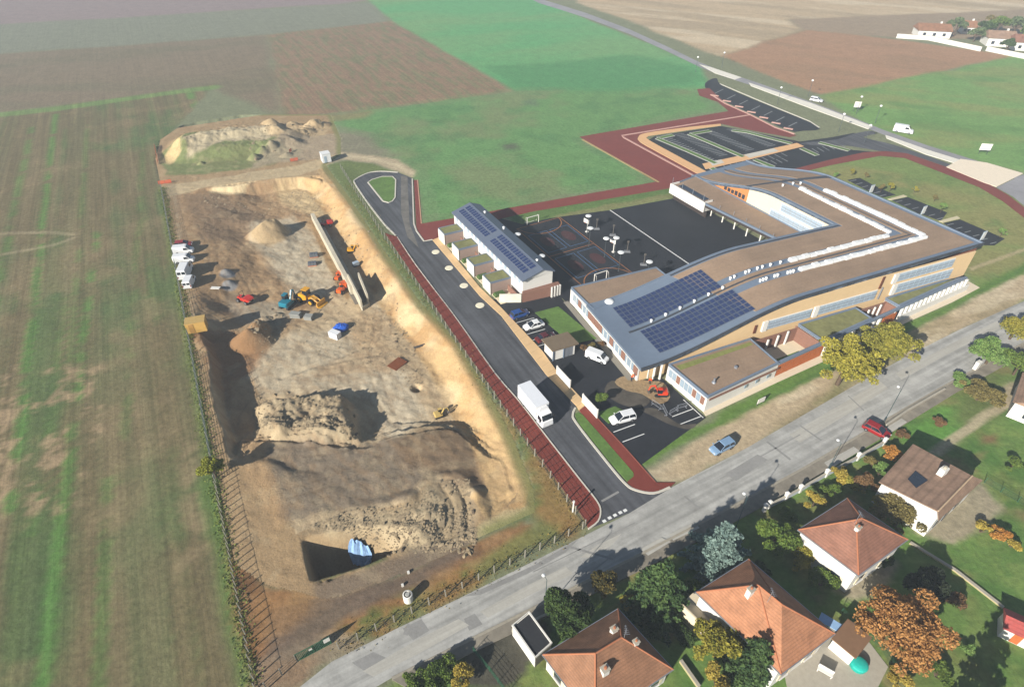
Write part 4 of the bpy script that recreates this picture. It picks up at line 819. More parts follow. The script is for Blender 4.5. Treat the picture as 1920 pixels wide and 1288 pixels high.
wall_between("end_wall", [W1(57.9, 67.7), W1(77.6, 67.7)], [3.4, 3.4], 0, m_wht)
def facade_band(fr, b, a0, a1, z0, z1, n, ang, out, parent, mat=m_louv, depth=.18):
    """row of glazed louvre units standing a little proud of a recessed surround"""
    w_ = (a1 - a0) / n
    mb = MB(); c = fr((a0 + a1) / 2, b) if out[0] == 'a' else fr(b, (a0 + a1) / 2)
    mb.box(c[0], c[1], z0 - .15, z1 + .15, a1 - a0 + .4, .12, ang); sur = wpart(mb, "window_surround", m_wht, parent)
    for i in range(n):
        u = a0 + (i + .5) * w_; q = fr(u, b + out[1] * .12) if out[0] == 'a' else fr(b + out[1] * .12, u)
        o = wpart(MB().box(q[0], q[1], z0, z1, w_ - .12, .14, ang), "window", mat, parent)
        for k in range(2):
            zz = z0 + (z1 - z0) * (k + 1) / 3; q2 = fr(u, b + out[1] * .22) if out[0] == 'a' else fr(b + out[1] * .22, u)
            wpart(MB().box(q2[0], q2[1], zz - .05, zz + .05, w_ - .14, .10, ang), "louvre", m_frame, o)
for a0, a1, z0, z1, n in ((26.6, 36.9, 3.9, 5.8, 7), (38.8, 53.4, 3.9, 5.9, 10), (58.0, 73.4, 6.9, 8.7, 10), (59.0, 74.4, 3.9, 6.0, 10)):
    facade_band(W2, .33, a0, a1, z0, z1, n, A2, ('a', -1), wS)
    p = W2(a0 - .75, .3); wpart(MB().box(p[0], p[1], z0 - .2, z1 + .2, 1.1, .5, A2), "reveal_box", m_wht, wS)
for a, z0, z1 in ((23.8, 3.7, 5.6), (53.9, 6.2, 9.0)): p = W2(a, .34); wpart(MB().box(p[0], p[1], z0, z1, .55, .2, A2), "brown_strip", m_brownp, wS)
p = W2(54.6, .2); wpart(MB().tube([(p[0], p[1], 3.6), (p[0], p[1], 6.4)], .16, 8), "downpipe", m_frame, wS)
facade_band(W1, 57.7, 26.2, 38.0, 6.6, 8.4, 8, A1 + math.pi / 2, ('b', -1), wI)
facade_band(W1, 57.7, 29.0, 40.6, 4.4, 5.9, 8, A1 + math.pi / 2, ('b', -1), wI)
for i in range(6):
    p = W1(57.68, 49.6 + i * 1.25); wpart(MB().box(p[0], p[1], 4.75, 5.75 + (.1 if i < 3 else -.1), .8, .2, A1 + math.pi / 2), "clerestory_window", m_dglass, wI2)
# flat-roofed blocks
def block(poly, z, name="annex", wall=m_wht, top=m_sedum, rim=m_zinc, rimw=.45, parent=school, z0=0.0, inset=.5, up=.22):
    mb = MB(); mb.prism(poly, z0, z - .32); w_ = wpart(mb, "annex_wall", wall, parent)
    mb = MB(); mb.prism(poly, z - .32, z); r_ = wpart(mb, "flat_roof", rim, parent)
    ribbon(mb2 := MB(), [tuple(lerp(p, (sum(q[0] for q in poly) / len(poly), sum(q[1] for q in poly) / len(poly)), .02)) for p in poly], rimw, z, z + up, True); wpart(mb2, "parapet", rim, r_)
    cx_, cy_ = sum(q[0] for q in poly) / len(poly), sum(q[1] for q in poly) / len(poly)
    ins_ = [lerp(p, (cx_, cy_), inset * 2 / max(4, math.hypot(p[0] - cx_, p[1] - cy_) * 2)) for p in poly]
    mb = MB(); mb.prism(ins_, z, z + .07); wpart(mb, "sedum_bed", top, r_)
    return w_, r_
nw, nwr = block([W1(a, b) for a, b in ((-2.2, 38.2), (18.6, 35.8), (18.4, 31.0), (-2.6, 29.6))], 3.6)
for px in ((1143, 565), (1194, 548)):
    g = G(*px, 3.9); mb = MB(); mb.cyl(g[0], g[1], 3.6, 3.9, 1.0, 1.0, 16); mb.ball((g[0], g[1], 3.9), .95, .95, .38, 16, 4, lo=0); wpart(mb, "roof_dome", m_dome, nwr, True)
sw, swr = block([W1(a, b) for a, b in ((0, 0), (17.2, .4), (18.0, 7.9), (-.3, 9.6))], 3.5)
wpart(MB().prism([W1(a, b) for a, b in ((.6, 8.6), (17.0, 7.2), (17.0, 6.4), (.6, 7.4))], 3.58, 3.62), "moss_strip", M("moss_green", (132, 136, 74), .95, .2, 1.5, .03), swr)
g = W1(3.4, 2.2); mb = MB(); mb.tube([(g[0], g[1], 3.5), (g[0], g[1], 4.5)], .16, 8); mb.cyl(g[0], g[1], 3.57, 3.8, .4, .3, 8); wpart(mb, "roof_vent", m_frame, swr)
g = W1(9.5, 3.2); mb = MB(); mb.cyl(g[0], g[1], 3.5, 3.9, .35, .3, 8); wpart(mb, "roof_vent", m_frame, swr)
block([W1(a, b) for a, b in ((29.2, 1.0), (43.4, 1.05), (43.7, 4.9), (29.2, 6.6))], 3.5, top=m_sedg)
block([W1(a, b) for a, b in ((51.6, 1.2), (74.0, 1.3), (68, 2.3), (51.6, 4.1))], 3.5, top=m_sedg)
mb = MB(); mb.prism([W1(a, b) for a, b in ((17.3, .3), (74.2, .7), (74.2, 1.25), (17.3, .95))], 3.1, 3.48); wpart(mb, "front_beam", m_zinc, school)
for (a0, a1, b0, b1) in ((18.2, 28.9, 1.2, 7.6), (43.9, 51.3, 1.2, 4.7)):
    wpart(MB().prism([W1(a0, b0), W1(a1, b0), W1(a1, b1 - 1.0), W1(a0, b1)], .1, .16), "patio_floor", m_cream, school)
    p = W1((a0 + a1) / 2, b1 - .8); wpart(MB().box(p[0], p[1], .1, 3.2, a1 - a0, .2, A1 - R(6)), "patio_wall", m_redbr, school)
    for k in range(3): p = W1(a0 + (a1 - a0) * (.25 + .25 * k), b1 - 1.4); wpart(MB().box(p[0], p[1], .1, 3.3, .3, .3, A1), "column", m_wht, school)
    p = W1(a1 - .1, (b0 + b1 - .8) / 2); wpart(MB().box(p[0], p[1], .1, 3.3, .2, b1 - b0 - .9, A1), "patio_wall", m_redbr, school)
wpart(MB().prism([W1(20.5, 1.3), W1(27, 1.3), W1(27, 3.4), W1(20.5, 3.8)], .16, .22), "patio_lawn", m_turf, school)
for a0, a1, n in ((17.4, 29.4, 16), (46.6, 50.8, 6)):
    for i in range(n): p = W1(a0 + (a1 - a0) * (i + .5) / n, .55); wpart(MB().box(p[0], p[1], .15, 2.7, (a1 - a0) / n - .06, .12, A1), "timber_panel", m_wood, school)
for a in [30.2 + i * 1.9 for i in range(9)] + [52.4 + i * 1.55 for i in range(15)]:
    p = W1(a, .55); wpart(MB().box(p[0], p[1], .1, 3.1, .5, .45, A1), "column", m_wht, school)
p = W1(37.6, .85); wpart(MB().box(p[0], p[1], .1, 3.1, 14.5, .1, A1), "glazing", m_dglass, school)
p = W1(62.6, 1.05); wpart(MB().box(p[0], p[1], .1, 3.1, 22, .1, A1), "glazing", m_dglass, school)
p = W1(8.6, -.06); wpart(MB().box(p[0], p[1], 2.5, 3.0, 16.2, .10, A1), "eaves_fascia", m_redbr, sw)  # brown fascia along the annex roof edge
for i in range(3): p = W1(9.0 + i * 2.7, -.10); wpart(MB().box(p[0], p[1], 1.6, 2.3, .5, .10, A1), "window", m_glass, sw)
for a0, a1 in ((30.0, 45.8), (51.8, 75.4)): p = W1((a0 + a1) / 2, .28); wpart(MB().box(p[0], p[1], .1, 1.55, a1 - a0, .22, A1), "plinth_wall", m_wht, school)
# west front: white plinth, band of windows and brown panels
mb = MB(); a_, b_ = W2(-1.25, 27.2), W2(-.95, .2)
wall_between("west_wall", [W2(-1.0, 27.0), W2(-.95, .4)], [3.3, 3.3], 0, m_wht, .35)
for i in range(18):
    b = 25.9 - i * 1.46; p = W2(-1.2, b); brown = i % 3 == 2 or 6 <= i <= 7
    wpart(MB().box(p[0], p[1], 1.35, 2.95, .12, 1.28, A2), "brown_panel" if brown else "window", m_redbr if brown else m_glass, school)
    if not brown: p = W2(-1.28, b); wpart(MB().box(p[0], p[1], 1.25, 3.05, .1, .14, A2), "mullion", m_wht, school)
for i in range(9):
    b = 8.7 - i * .98; p = W1(-.28 + .03 * i, b); brown = i in (2, 6, 8)
    wpart(MB().box(p[0], p[1], 1.3, 2.9, .12, .86, A1 + R(2)), "brown_panel" if brown else "window", m_redbr if brown else m_glass, sw)
for a, b in ((-2.2, 10.8), (-1.2, 10.2), (-2.9, 11.6)): p = W1(a, b); wpart(MB().cyl(p[0], p[1], 0, 3.4, .22, .22, 10), "column", m_wht, school)
# covered walk on the court side
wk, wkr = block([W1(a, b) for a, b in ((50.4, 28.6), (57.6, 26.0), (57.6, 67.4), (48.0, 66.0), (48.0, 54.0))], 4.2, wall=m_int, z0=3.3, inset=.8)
p = W1(55.4, 47); wpart(MB().box(p[0], p[1], 0, 3.4, .25, 40, A1), "walk_wall", m_redbr, school)
for b in (32.4, 36.6, 40.8, 44.9, 49.0, 53.1):
    p = W1(51.3, b); wpart(MB().tube([(p[0], p[1], 0), (p[0], p[1], 3.6)], .17, 8), "column", m_wht, school)
    q = W1(49.3 if b > 48 else 50.0, b); wpart(MB().tube([(q[0], q[1], 3.6), (q[0], q[1], 5.2)], .07, 6), "roof_mast", m_frame, wkr)
p = W1(47.9, 59.3); bal = wpart(MB().box(p[0], p[1], 2.0, 4.7, .3, 13.2, A1), "balcony_front", m_wht, school)
for c_, sx in (((49.2, 53.0), 2.8), ((49.2, 65.6), 2.8)): p = W1(*c_); wpart(MB().box(p[0], p[1], 2.0, 4.7, sx, .3, A1), "balcony_side", m_wht, bal)
p = W1(50.0, 59.3); wpart(MB().box(p[0], p[1], 4.22, 4.3, 1.8, 10, A1), "rooftop_glazing", m_dglass, wkr)
for b in (54, 58, 62, 65.8): p = W1(48.4, b); wpart(MB().tube([(p[0], p[1], 4.2), (p[0], p[1], 6.2)], .06, 6), "roof_mast", m_frame, wkr)
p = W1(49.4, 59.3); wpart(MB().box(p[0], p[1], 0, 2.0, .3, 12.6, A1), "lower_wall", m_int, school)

# ================================================================== SMALL CLASSROOM BLOCK
cl = thing("classroom_block", "long low white classroom block with solar panels on its gabled grey roof", "building", W1(-7, 60) + (0,))
cw = wpart(MB().prism([W1(a, b) for a, b in ((-10.6, 43.6), (-3.6, 43.2), (-3.6, 77.2), (-10.6, 77.6))], 0, 5.3), "wall", m_wht, cl)
prof = [(-11.0, 5.35), (-9.4, 5.79), (-7.8, 6.23), (-6.0, 6.72), (-4.6, 6.15), (-3.1, 5.5)]
secs = []
for b in (43.0, 78.0): secs.append([W1(a, b) + (z,) for a, z in prof] + [W1(a, b) + (z - .3,) for a, z in prof[::-1]])
crf = wpart(MB().loft(secs), "roof", M("blue_zinc", (112, 122, 140), .5, .06, 1, 0, .3, .5), cl)
for b in (43.35, 77.6):
    pts = [W1(a, b) + (z - .28,) for a, z in prof[1:-1]] + [W1(-3.6, b) + (5.25,), W1(-10.6, b) + (5.25,)]
    mb = MB(); mb.add(pts + [(x + .15 * math.sin(A1), y - .15 * math.cos(A1), z) for x, y, z in pts], [tuple(range(6)), tuple(range(11, 5, -1))] + [(i, (i + 1) % 6, 6 + (i + 1) % 6, 6 + i) for i in range(6)]); wpart(mb, "gable", m_wht, cl)
pv2 = MB().box(0, 0, 0, .05, 1.5, .98, 0, 0); pv2.box(0, 0, .05, .053, 1.42, .90, 0, 1); pv2_me = pv2.mesh("solar_panel", [m_frame, m_pv])
for r_, (a, z, sl_) in enumerate(((-9.0, 5.90, math.atan(.275)), (-7.25, 6.38, math.atan(.275)))):
    for i in range(31):
        if 15 <= i <= 16: continue
        p = W1(a, 45.4 + i * 1.03); o = obj("solar_panel", pv2_me, crf, (p[0], p[1], z + .03)); o.rotation_euler = (0, -sl_, A1)
for i in range(16):
    p = W1(-10.64, 45 + i * 2.05); wpart(MB().box(p[0], p[1], 3.7, 4.6, .1, 1.0, A1), "window", m_louv, cw)
for b, a in ((47, -5.2), (63, -4.6), (72, -4.9)): p = W1(a, b); obj("roof_vent", v_me, crf, (p[0], p[1], 6.2))
pvt = M("mauve_render", (158, 136, 124), .85, .08, 2)
for k, bc in enumerate((74.4, 66.4, 58.5, 50.6)):
    poly = [W1(-15.5, bc - 1.7), W1(-10.6, bc - 1.9), W1(-10.6, bc + 1.6), W1(-15.5, bc + 1.8)]
    block(poly, 2.95, parent=cl, wall=pvt, top=m_sedg, rimw=.28, inset=.3, up=.12)
    p = W1(-15.56, bc); wpart(MB().box(p[0], p[1], 0, 2.9, .12, 3.6, A1), "white_end_wall", m_wht, cl)
    p = W1(-13.0, bc - 4.0); wpart(MB().box(p[0], p[1], 0.0, .16, 4.6, 4.2, A1), "terrace", m_cream, cl)
    p = W1(-14.0, bc - 2.9); wpart(MB().box(p[0], p[1], 0.16, .8, 2.6, 1.3, A1, 0, .8), "hedge_box", M("clipped_hedge", (72, 96, 44), .95, .3, 2.5, .1), cl)
    p = W1(-11.6, bc - 4.4); wpart(MB().box(p[0], p[1], 0.16, 1.7, .18, 4.0, A1), "terrace_wall", m_redbr, cl)
p = W1(-13.2, 44.3); wpart(MB().box(p[0], p[1], 0, 2.1, 4.6, .3, A1 - R(28)), "forecourt_wall", M("stained_white", (222, 214, 196), .85, .12, .8, var2=.1), cl)
wpart(MB().prism([W1(a, b) for a, b in ((-11, 42.9), (-2.4, 41.7), (-2.2, 43.1), (-10.8, 43.5))], 0, 2.5), "low_annex", m_redbr, cl)
for a in (-4.6, -3.9, -3.2, -2.6): p = W1(a, 41.6); wpart(MB().box(p[0], p[1], 0, 2.6, .3, .3, A1), "column", m_wht, cl)
# ================================================================== CAR PARK KIOSK, GATES
kio = thing("bin_store", "small white kiosk with flat brown roof in the staff car park", "kiosk", W1(-13, 25.2) + (0,), 0)
wpart(MB().prism([W1(a, b) for a, b in ((-15.3, 23.9), (-10.8, 23.5), (-10.8, 26.6), (-15.3, 27.0))], 0, 2.6), "wall", m_wht, kio)
wpart(MB().prism([W1(a, b) for a, b in ((-15.8, 23.5), (-10.3, 23.0), (-10.2, 27.0), (-15.8, 27.5))], 2.6, 2.85), "roof", M("brown_roof", (120, 104, 84), .9, .12, 1.5), kio)
for a in (-12.6, -11.6): p = W1(a, 23.62 - .02 * a * 0); wpart(MB().box(p[0], p[1], .1, 2.2, .8, .14, A1 - R(5)), "door", m_frame, kio)
for a, b in ((-15.4, 23.8), (-13.2, 23.6)): p = W1(a, b); wpart(MB().box(p[0], p[1], 0, 2.6, .2, .2, A1), "post", m_zinc, kio)
for lab, b0, b1 in (("tall white sliding gate panel nearer the kiosk beside the beige pavement", 15.9, 20.2), ("white gate panel at the car park entrance, nearer the village road", 7.6, 11.9)):
    g = thing("gate_panel", lab, "gate", W1(-16.8, (b0 + b1) / 2) + (0,), A1)
    n = 6; L_ = b1 - b0
    for i in range(n): MB().box(0, -L_ / 2 + (i + .5) * L_ / n, .15, 2.1, .14, L_ / n - .05).build("panel", m_wht, g)
    for yy in (-L_ / 2, L_ / 2): MB().box(0, yy, 0, 2.2, .22, .18).build("post", m_wht, g)
    MB().box(0, 0, .05, .15, .18, L_).build("rail", m_zinc, g)
# ================================================================== VEHICLES
m_tyre = M("tyre", (28, 28, 30), .9, .1, 4); m_rim = M("wheel_rim", (150, 152, 156), .4, .05, 4, 0, .6)
m_lamp = M("headlamp", (220, 224, 228), .2, .03, 4, spec=.6); m_tail = M("tail_lamp", (150, 24, 20), .4, .05, 4)
m_cglass = M("car_glass", (30, 36, 46), .08, .05, 1, spec=.8); m_chas = M("chassis_black", (34, 34, 36), .8, .1, 3)
def paint(name, rgb): return M("paint_" + name, rgb, .28, .03, 1, 0, 0, .6)
p_white, p_red, p_blue, p_sky, p_dark, p_maroon = paint("white", (236, 236, 236)), paint("red", (150, 24, 26)), paint("blue", (30, 74, 140)), paint("pale_blue", (130, 160, 190)), paint("dark", (40, 40, 46)), paint("maroon", (92, 28, 34))
def wheel_at(x, y, r, w_, parent):
    mb = MB(); mb.tube([(x, y - w_ / 2, r), (x, y + w_ / 2, r)], r, 14); o = mb.build("wheel", m_tyre, parent)
    sg = 1 if y > 0 else -1; MB().tube([(x, y + sg * w_ / 2, r), (x, y + sg * (w_ / 2 + .015), r)], r * .6, 12).build("rim", m_rim, o)
def car(name, label, cat, pos, rz, pt, L=4.2, Wd=1.75, Ht=1.48, style="hatch", group=None):
    c = thing(name, label, cat, pos, rz, group); w_ = Wd / 2; k = Ht / 1.48
    st = [(-.5, .80, .62, .84), (-.48, .30, .86, .93), (-.40, .28, .93, .98), (-.15, .28, .95, 1), (.12, .28, .94, 1), (.26, .28, .90, .99), (.42, .28, .78, .94), (.475, .30, .68, .86), (.5, .36, .56, .76)]
    secs = []
    for x, zb, zt, q in st:
        zb = .28 if zb == .80 else zb; zt *= k; ww = w_ * q
        secs.append([(x * L, -ww * .94, zb), (x * L, -ww, zb + (zt - zb) * .35), (x * L, -ww * .98, zt - .10), (x * L, -ww * .88, zt), (x * L, ww * .88, zt), (x * L, ww * .98, zt - .10), (x * L, ww, zb + (zt - zb) * .35), (x * L, ww * .94, zb)])
    MB().loft(secs).build("body", pt, c, smooth=False)
    rb, rr, rf, wf = {"hatch": (-.475, -.40, .04, .27), "estate": (-.485, -.44, .04, .27), "sedan": (-.36, -.22, .04, .26), "suv": (-.485, -.43, .06, .27)}[style]
    zb = .90 * k; g = []
    for x, zt, q in ((rb, zb + .02, .95), (rr, Ht - .03, .80), (rf, Ht - .03, .80), (wf, zb + .02, .93)):
        g.append([(x * L, -w_ * .93, zb - .08), (x * L, -w_ * q * .93, zt), (x * L, w_ * q * .93, zt), (x * L, w_ * .93, zb - .08)])
    MB().loft(g).build("window_glass", m_cglass, c)
    rx = (rr + rf) / 2 * L; rl = (rf - rr) * L
    mb = MB(); mb.box(rx, 0, Ht - .05, Ht + .015, rl + .10, Wd * .76, 0, 0, .96); mb.build("roof", pt, c)
    for sg in (-1, 1):
        for xa, xb in ((rr, rb + .02), (rf, wf - .02), ((rr + rf) / 2, (rr + rf) / 2)):
            MB().tube([(xa * L, sg * w_ * .745, Ht - .03), (xb * L, sg * w_ * .885, zb)], .045, 5).build("pillar", pt, c)
        MB().box(.495 * L - .04, sg * w_ * .6, .56 * k, .68 * k, .10, .34).build("headlight", m_lamp, c)
        MB().box(-.5 * L + .02, sg * w_ * .72, .62 * k, .80 * k, .07, .22).build("tail_light", m_tail, c)
        MB().box(wf * L - .12, sg * (w_ + .08), zb - .02, zb + .12, .14, .18).build("wing_mirror", pt, c)
        for x in (-.31 * L, .31 * L): wheel_at(x, sg * (w_ - .09), .31, .20, c)
    MB().box(0, 0, .2, .34, L * .84, Wd * .86).build("underbody", m_chas, c)
    return c
def van(name, label, pos, rz, pt, L=5.0, Wd=1.95, Ht=2.2, group=None):
    c = thing(name, label, "van", pos, rz, group); w_ = Wd / 2; secs = []
    for x, zt, q in ((-.5, Ht * .97, .94), (-.48, Ht, .97), (.14, Ht, .97), (.20, Ht * .97, .95), (.36, Ht * .56, .97), (.47, Ht * .47, .92), (.5, Ht * .36, .84)):
        ww = w_ * q; secs.append([(x * L, -ww, .32), (x * L, -ww, zt * .55), (x * L, -ww * .90, zt - .06), (x * L, -ww * .82, zt), (x * L, ww * .82, zt), (x * L, ww * .90, zt - .06), (x * L, ww, zt * .55), (x * L, ww, .32)])
    MB().loft(secs).build("body", pt, c)
    mb = MB(); mb.add([(.215 * L, -w_ * .76, Ht * .945), (.215 * L, w_ * .76, Ht * .945), (.352 * L, w_ * .84, Ht * .61), (.352 * L, -w_ * .84, Ht * .61)], [(0, 1, 2, 3)])
    mb.v = [(x + .02, y, z + .03) for x, y, z in mb.v]; mb.build("windscreen", m_cglass, c)
    for sg in (-1, 1):
        mb = MB(); mb.add([(.06 * L, sg * w_ * .945, Ht * .86), (.20 * L, sg * w_ * .94, Ht * .84), (.30 * L, sg * (w_ * .99), Ht * .60), (.06 * L, sg * (w_ + .005), Ht * .58)], [(0, 1, 2, 3)]); mb.build("side_window", m_cglass, c)
        MB().box(-.5 * L - .01, sg * w_ * .44, Ht * .6, Ht * .85, .04, w_ * .7).build("rear_window", m_cglass, c)
        MB().box(.49 * L - .05, sg * w_ * .62, Ht * .34, Ht * .42, .12, .3).build("headlight", m_lamp, c)
        MB().box(-.5 * L - .01, sg * w_ * .84, .7, 1.1, .05, .16).build("tail_light", m_tail, c)
        for x in (-.30 * L, .32 * L): wheel_at(x, sg * (w_ - .1), .34, .22, c)
    MB().box(0, 0, .22, .36, L * .8, Wd * .84).build("underbody", m_chas, c)
    return c
# --- delivery truck on the access road
tk = thing("delivery_truck", "white box truck with cab stopped on the access road", "truck", W1(-25.2, 13.6) + (.05,), A1 - math.pi / 2)
MB().box(-1.0, 0, .95, 3.75, 6.1, 2.45).build("cargo_box", M("truck_white", (238, 238, 238), .45, .02, 1), tk)
MB().box(-1.0, 0, 3.75, 3.80, 6.14, 2.49).build("box_roof", M("truck_roof", (232, 234, 238), .5, .03, 1), tk)
secs = []
for x, zb, zt, q in ((2.15, .55, 2.75, 1), (2.5, .55, 2.85, 1), (3.3, .55, 2.70, .98), (3.75, .6, 1.75, .97), (3.9, .6, 1.55, .93), (3.95, .62, .9, .9)):
    secs.append([(x, -1.12 * q, zb), (x, -1.14 * q, zt * .6), (x, -1.0 * q, zt), (x, 1.0 * q, zt), (x, 1.14 * q, zt * .6), (x, 1.12 * q, zb)])
cab = MB().loft(secs).build("cab", MATS["truck_white"], tk)
MB().add([(3.345, -.9, 2.66), (3.345, .9, 2.66), (3.77, .95, 1.80), (3.77, -.95, 1.80)], [(0, 1, 2, 3)]).build("windscreen", m_cglass, cab)
for sg in (-1, 1):
    MB().add([(2.45, sg * 1.125, 2.45), (3.25, sg * 1.11, 2.40), (3.62, sg * 1.155, 1.65), (2.45, sg * 1.16, 1.62)], [(0, 1, 2, 3)]).build("side_window", m_cglass, cab)
    MB().box(3.5, sg * 1.32, 1.7, 2.3, .15, .22).build("wing_mirror", m_chas, cab)
    MB().box(3.94, sg * .8, .75, .95, .06, .34).build("headlight", m_lamp, cab)
    for x in (-2.6, 2.9): wheel_at(x, sg * .95, .46, .30, tk)
MB().box(2.25, 0, 2.85, 3.55, .5, 2.0, 0, 0, .7).build("wind_deflector", MATS["truck_white"], cab)
MB().box(.2, 0, .45, .9, 6.4, .9).build("chassis", m_chas, tk)
MB().box(-4.1, 0, .4, .55, .1, 2.3).build("bumper", m_chas, tk)
# --- parked and passing cars
car("parked_car", "bright blue hatchback parked beside the classroom block", "car", W1(-13.9, 39.0) + (.05,), A1 + R(0), p_blue, 4.0, 1.7, 1.5)
car("parked_car", "white saloon car parked between painted bays next to the blue hatchback", "car", W1(-13.3, 34.4) + (.05,), A1 + math.pi - R(4), p_white, 4.3, 1.74, 1.42, "sedan")
car("parked_car", "dark maroon car half hidden behind the kiosk", "car", W1(-13.2, 29.9) + (.05,), A1, p_maroon, 4.2, 1.72, 1.42, "sedan")
van("parked_van", "white compact van parked between the kiosk and the school", W1(-7.9, 20.2) + (.05,), A1 - R(62), p_white, 4.3, 1.8, 1.8)
car("parked_car", "white estate car in the painted bay near the entrance gate", "car", W1(-13.3, 5.2) + (.05,), A1 + math.pi - R(10), p_white, 4.5, 1.82, 1.6, "suv")
g = G(1352, 842); car("passing_car", "pale blue car standing on the sandy lay-by beside the village road", "car", (g[0], g[1], .03), A1 + math.pi, p_sky, 4.3, 1.75, 1.48, "estate")
g = G(1641, 812); car("parked_car", "red car parked across the driveway in front of the tan roofed house", "car", (g[0], g[1], .11), A1 - R(75), p_red, 4.2, 1.76, 1.48)
g = G(1530, 191); car("passing_car", "small white car on the far main road, farther one", "car", (g[0], g[1], .04), R(-35), p_white, 4.6, 1.9, 1.6, "estate")
g = G(1692, 249); van("passing_van", "white van on the far main road near the junction", (g[0], g[1], .04), R(-32), p_white, 6.0, 2.1, 2.5)
# --- building site: row of parked vans along the left fence
row = [((345, 462), "car", "red car at the far end of the row of site vehicles", p_red), ((346, 474), "van", "small white van next to the red car on the building site", p_white), ((347, 491), "van", "white van, second from the near end of the row beside the site fence", p_white), ((350, 514), "big", "large white van in the middle of the row beside the site fence", p_white), ((357, 533), "van", "white van nearest the camera in the row beside the site fence", p_white)]
for i, (px, k, lab, pt) in enumerate(row):
    g = SG(*px)
    if k == "car": car("parked_car", lab, "car", g, R(14), pt, 4.0, 1.7, 1.45)
    elif k == "big": van("parked_van", lab, g, R(100), pt, 5.6, 2.1, 2.6, "vans parked on the building site")
    else: van("parked_van", lab, g, R(12 if i < 3 else 100), pt, 4.4, 1.85, 1.95, "vans parked on the building site")
# ================================================================== MACHINES ON THE BUILDING SITE
p_yel, p_teal, p_or, p_rd = paint("digger_yellow", (222, 160, 36)), paint("teal", (24, 120, 140)), paint("orange", (226, 96, 30)), paint("machine_red", (196, 48, 34))
m_steel = M("dull_steel", (110, 104, 98), .6, .15, 2, 0, .4)
def big_wheel(x, y, r, w_, parent):
    MB().tube([(x, y - w_ / 2, r), (x, y + w_ / 2, r)], r, 16).build("wheel", m_tyre, parent); sg = 1 if y > 0 else -1
    MB().tube([(x, y + sg * w_ / 2, r), (x, y + sg * (w_ / 2 + .03), r)], r * .55, 10).build("hub", p_yel, parent)
def loader(label, pos, rz, pt):
    c = thing("wheel_loader", label, "loader", pos, rz)
    MB().loft([[(x, -w_, z0), (x, w_, z0), (x, w_ * .9, z1), (x, -w_ * .9, z1)] for x, w_, z0, z1 in ((-3.0, .9, .9, 1.7), (-2.6, 1.05, .8, 2.1), (-.9, 1.05, .8, 2.2), (-.3, .8, .9, 1.9))]).build("engine_cover", pt, c)
    MB().loft([[(x, -w_, z0), (x, w_, z0), (x, w_, z1), (x, -w_, z1)] for x, w_, z0, z1 in ((.1, .5, .8, 1.4), (.8, .7, .8, 1.7), (1.9, .6, .7, 1.3))]).build("front_frame", pt, c)
    cb = MB().box(-.55, 0, 1.9, 3.2, 1.3, 1.4, 0, 0, .88).build("cab", m_cglass, c); MB().box(-.55, 0, 3.2, 3.32, 1.4, 1.5).build("cab_roof", pt, cb)
    for sg in (-1, 1):
        MB().tube([(.9, sg * .45, 1.6), (2.0, sg * .5, 1.1), (2.9, sg * .5, .6)], .16, 6).build("lift_arm", pt, c)
        for x in (-1.9, 1.1): big_wheel(x, sg * 1.05, .78, .55, c)
    MB().loft([[(2.8, y, 1.1), (2.9, y, .15), (3.8, y, .12), (3.1, y, .3), (3.0, y, 1.15)] for y in (-1.35, 1.35)]).build("bucket", pt, c)
    MB().tube([(-2.1, .4, 2.0), (-2.1, .4, 2.7)], .08, 6).build("exhaust", m_chas, c)
    return c
def excavator(name, label, pos, rz, pt, s=1.0, reach=1.0):
    c = thing(name, label, "excavator", pos, rz); c.scale = (s, s, s)
    for sg in (-1, 1):
        prof_ = [(-1.9, .4), (-1.6, .08), (1.6, .08), (1.9, .4), (1.6, .78), (-1.6, .78)]
        MB().loft([[(x, sg * y, z) for x, z in (prof_ if sg > 0 else prof_[::-1])] for y in (.75, 1.25)]).build("track", m_chas, c)
    MB().box(0, 0, .3, .75, 1.6, 1.6).build("undercarriage", m_steel, c)
    MB().loft([[(x, -w_, z0), (x, w_, z0), (x, w_ * .93, z1), (x, -w_ * .93, z1)] for x, w_, z0, z1 in ((-1.9, 1.0, .95, 1.6), (-1.6, 1.2, .85, 1.85), (.2, 1.2, .85, 1.8), (1.0, 1.1, .85, 1.3))]).build("house", pt, c)
    cb = MB().box(.45, .7, 1.3, 2.75, 1.3, .95, 0, 0, .92).build("cab", m_cglass, c); MB().box(.45, .7, 2.75, 2.85, 1.3, 1.0).build("cab_roof", pt, cb)
    MB().tube([(.9, -.2, 1.4), (1.9, -.2, 3.2), (3.4 * reach, -.2, 3.0)], [.26, .28, .18], 6).build("boom", pt, c)
    MB().tube([(3.4 * reach, -.2, 3.05), (3.9 * reach, -.2, 1.4)], [.2, .13], 6).build("stick", pt, c)
    MB().loft([[(3.9 * reach, y, 1.5), (4.2 * reach, y, .9), (3.8 * reach, y, .35), (3.3 * reach, y, .5), (3.5 * reach, y, 1.1)] for y in (-.6, .2)]).build("bucket", m_steel, c)
    return c
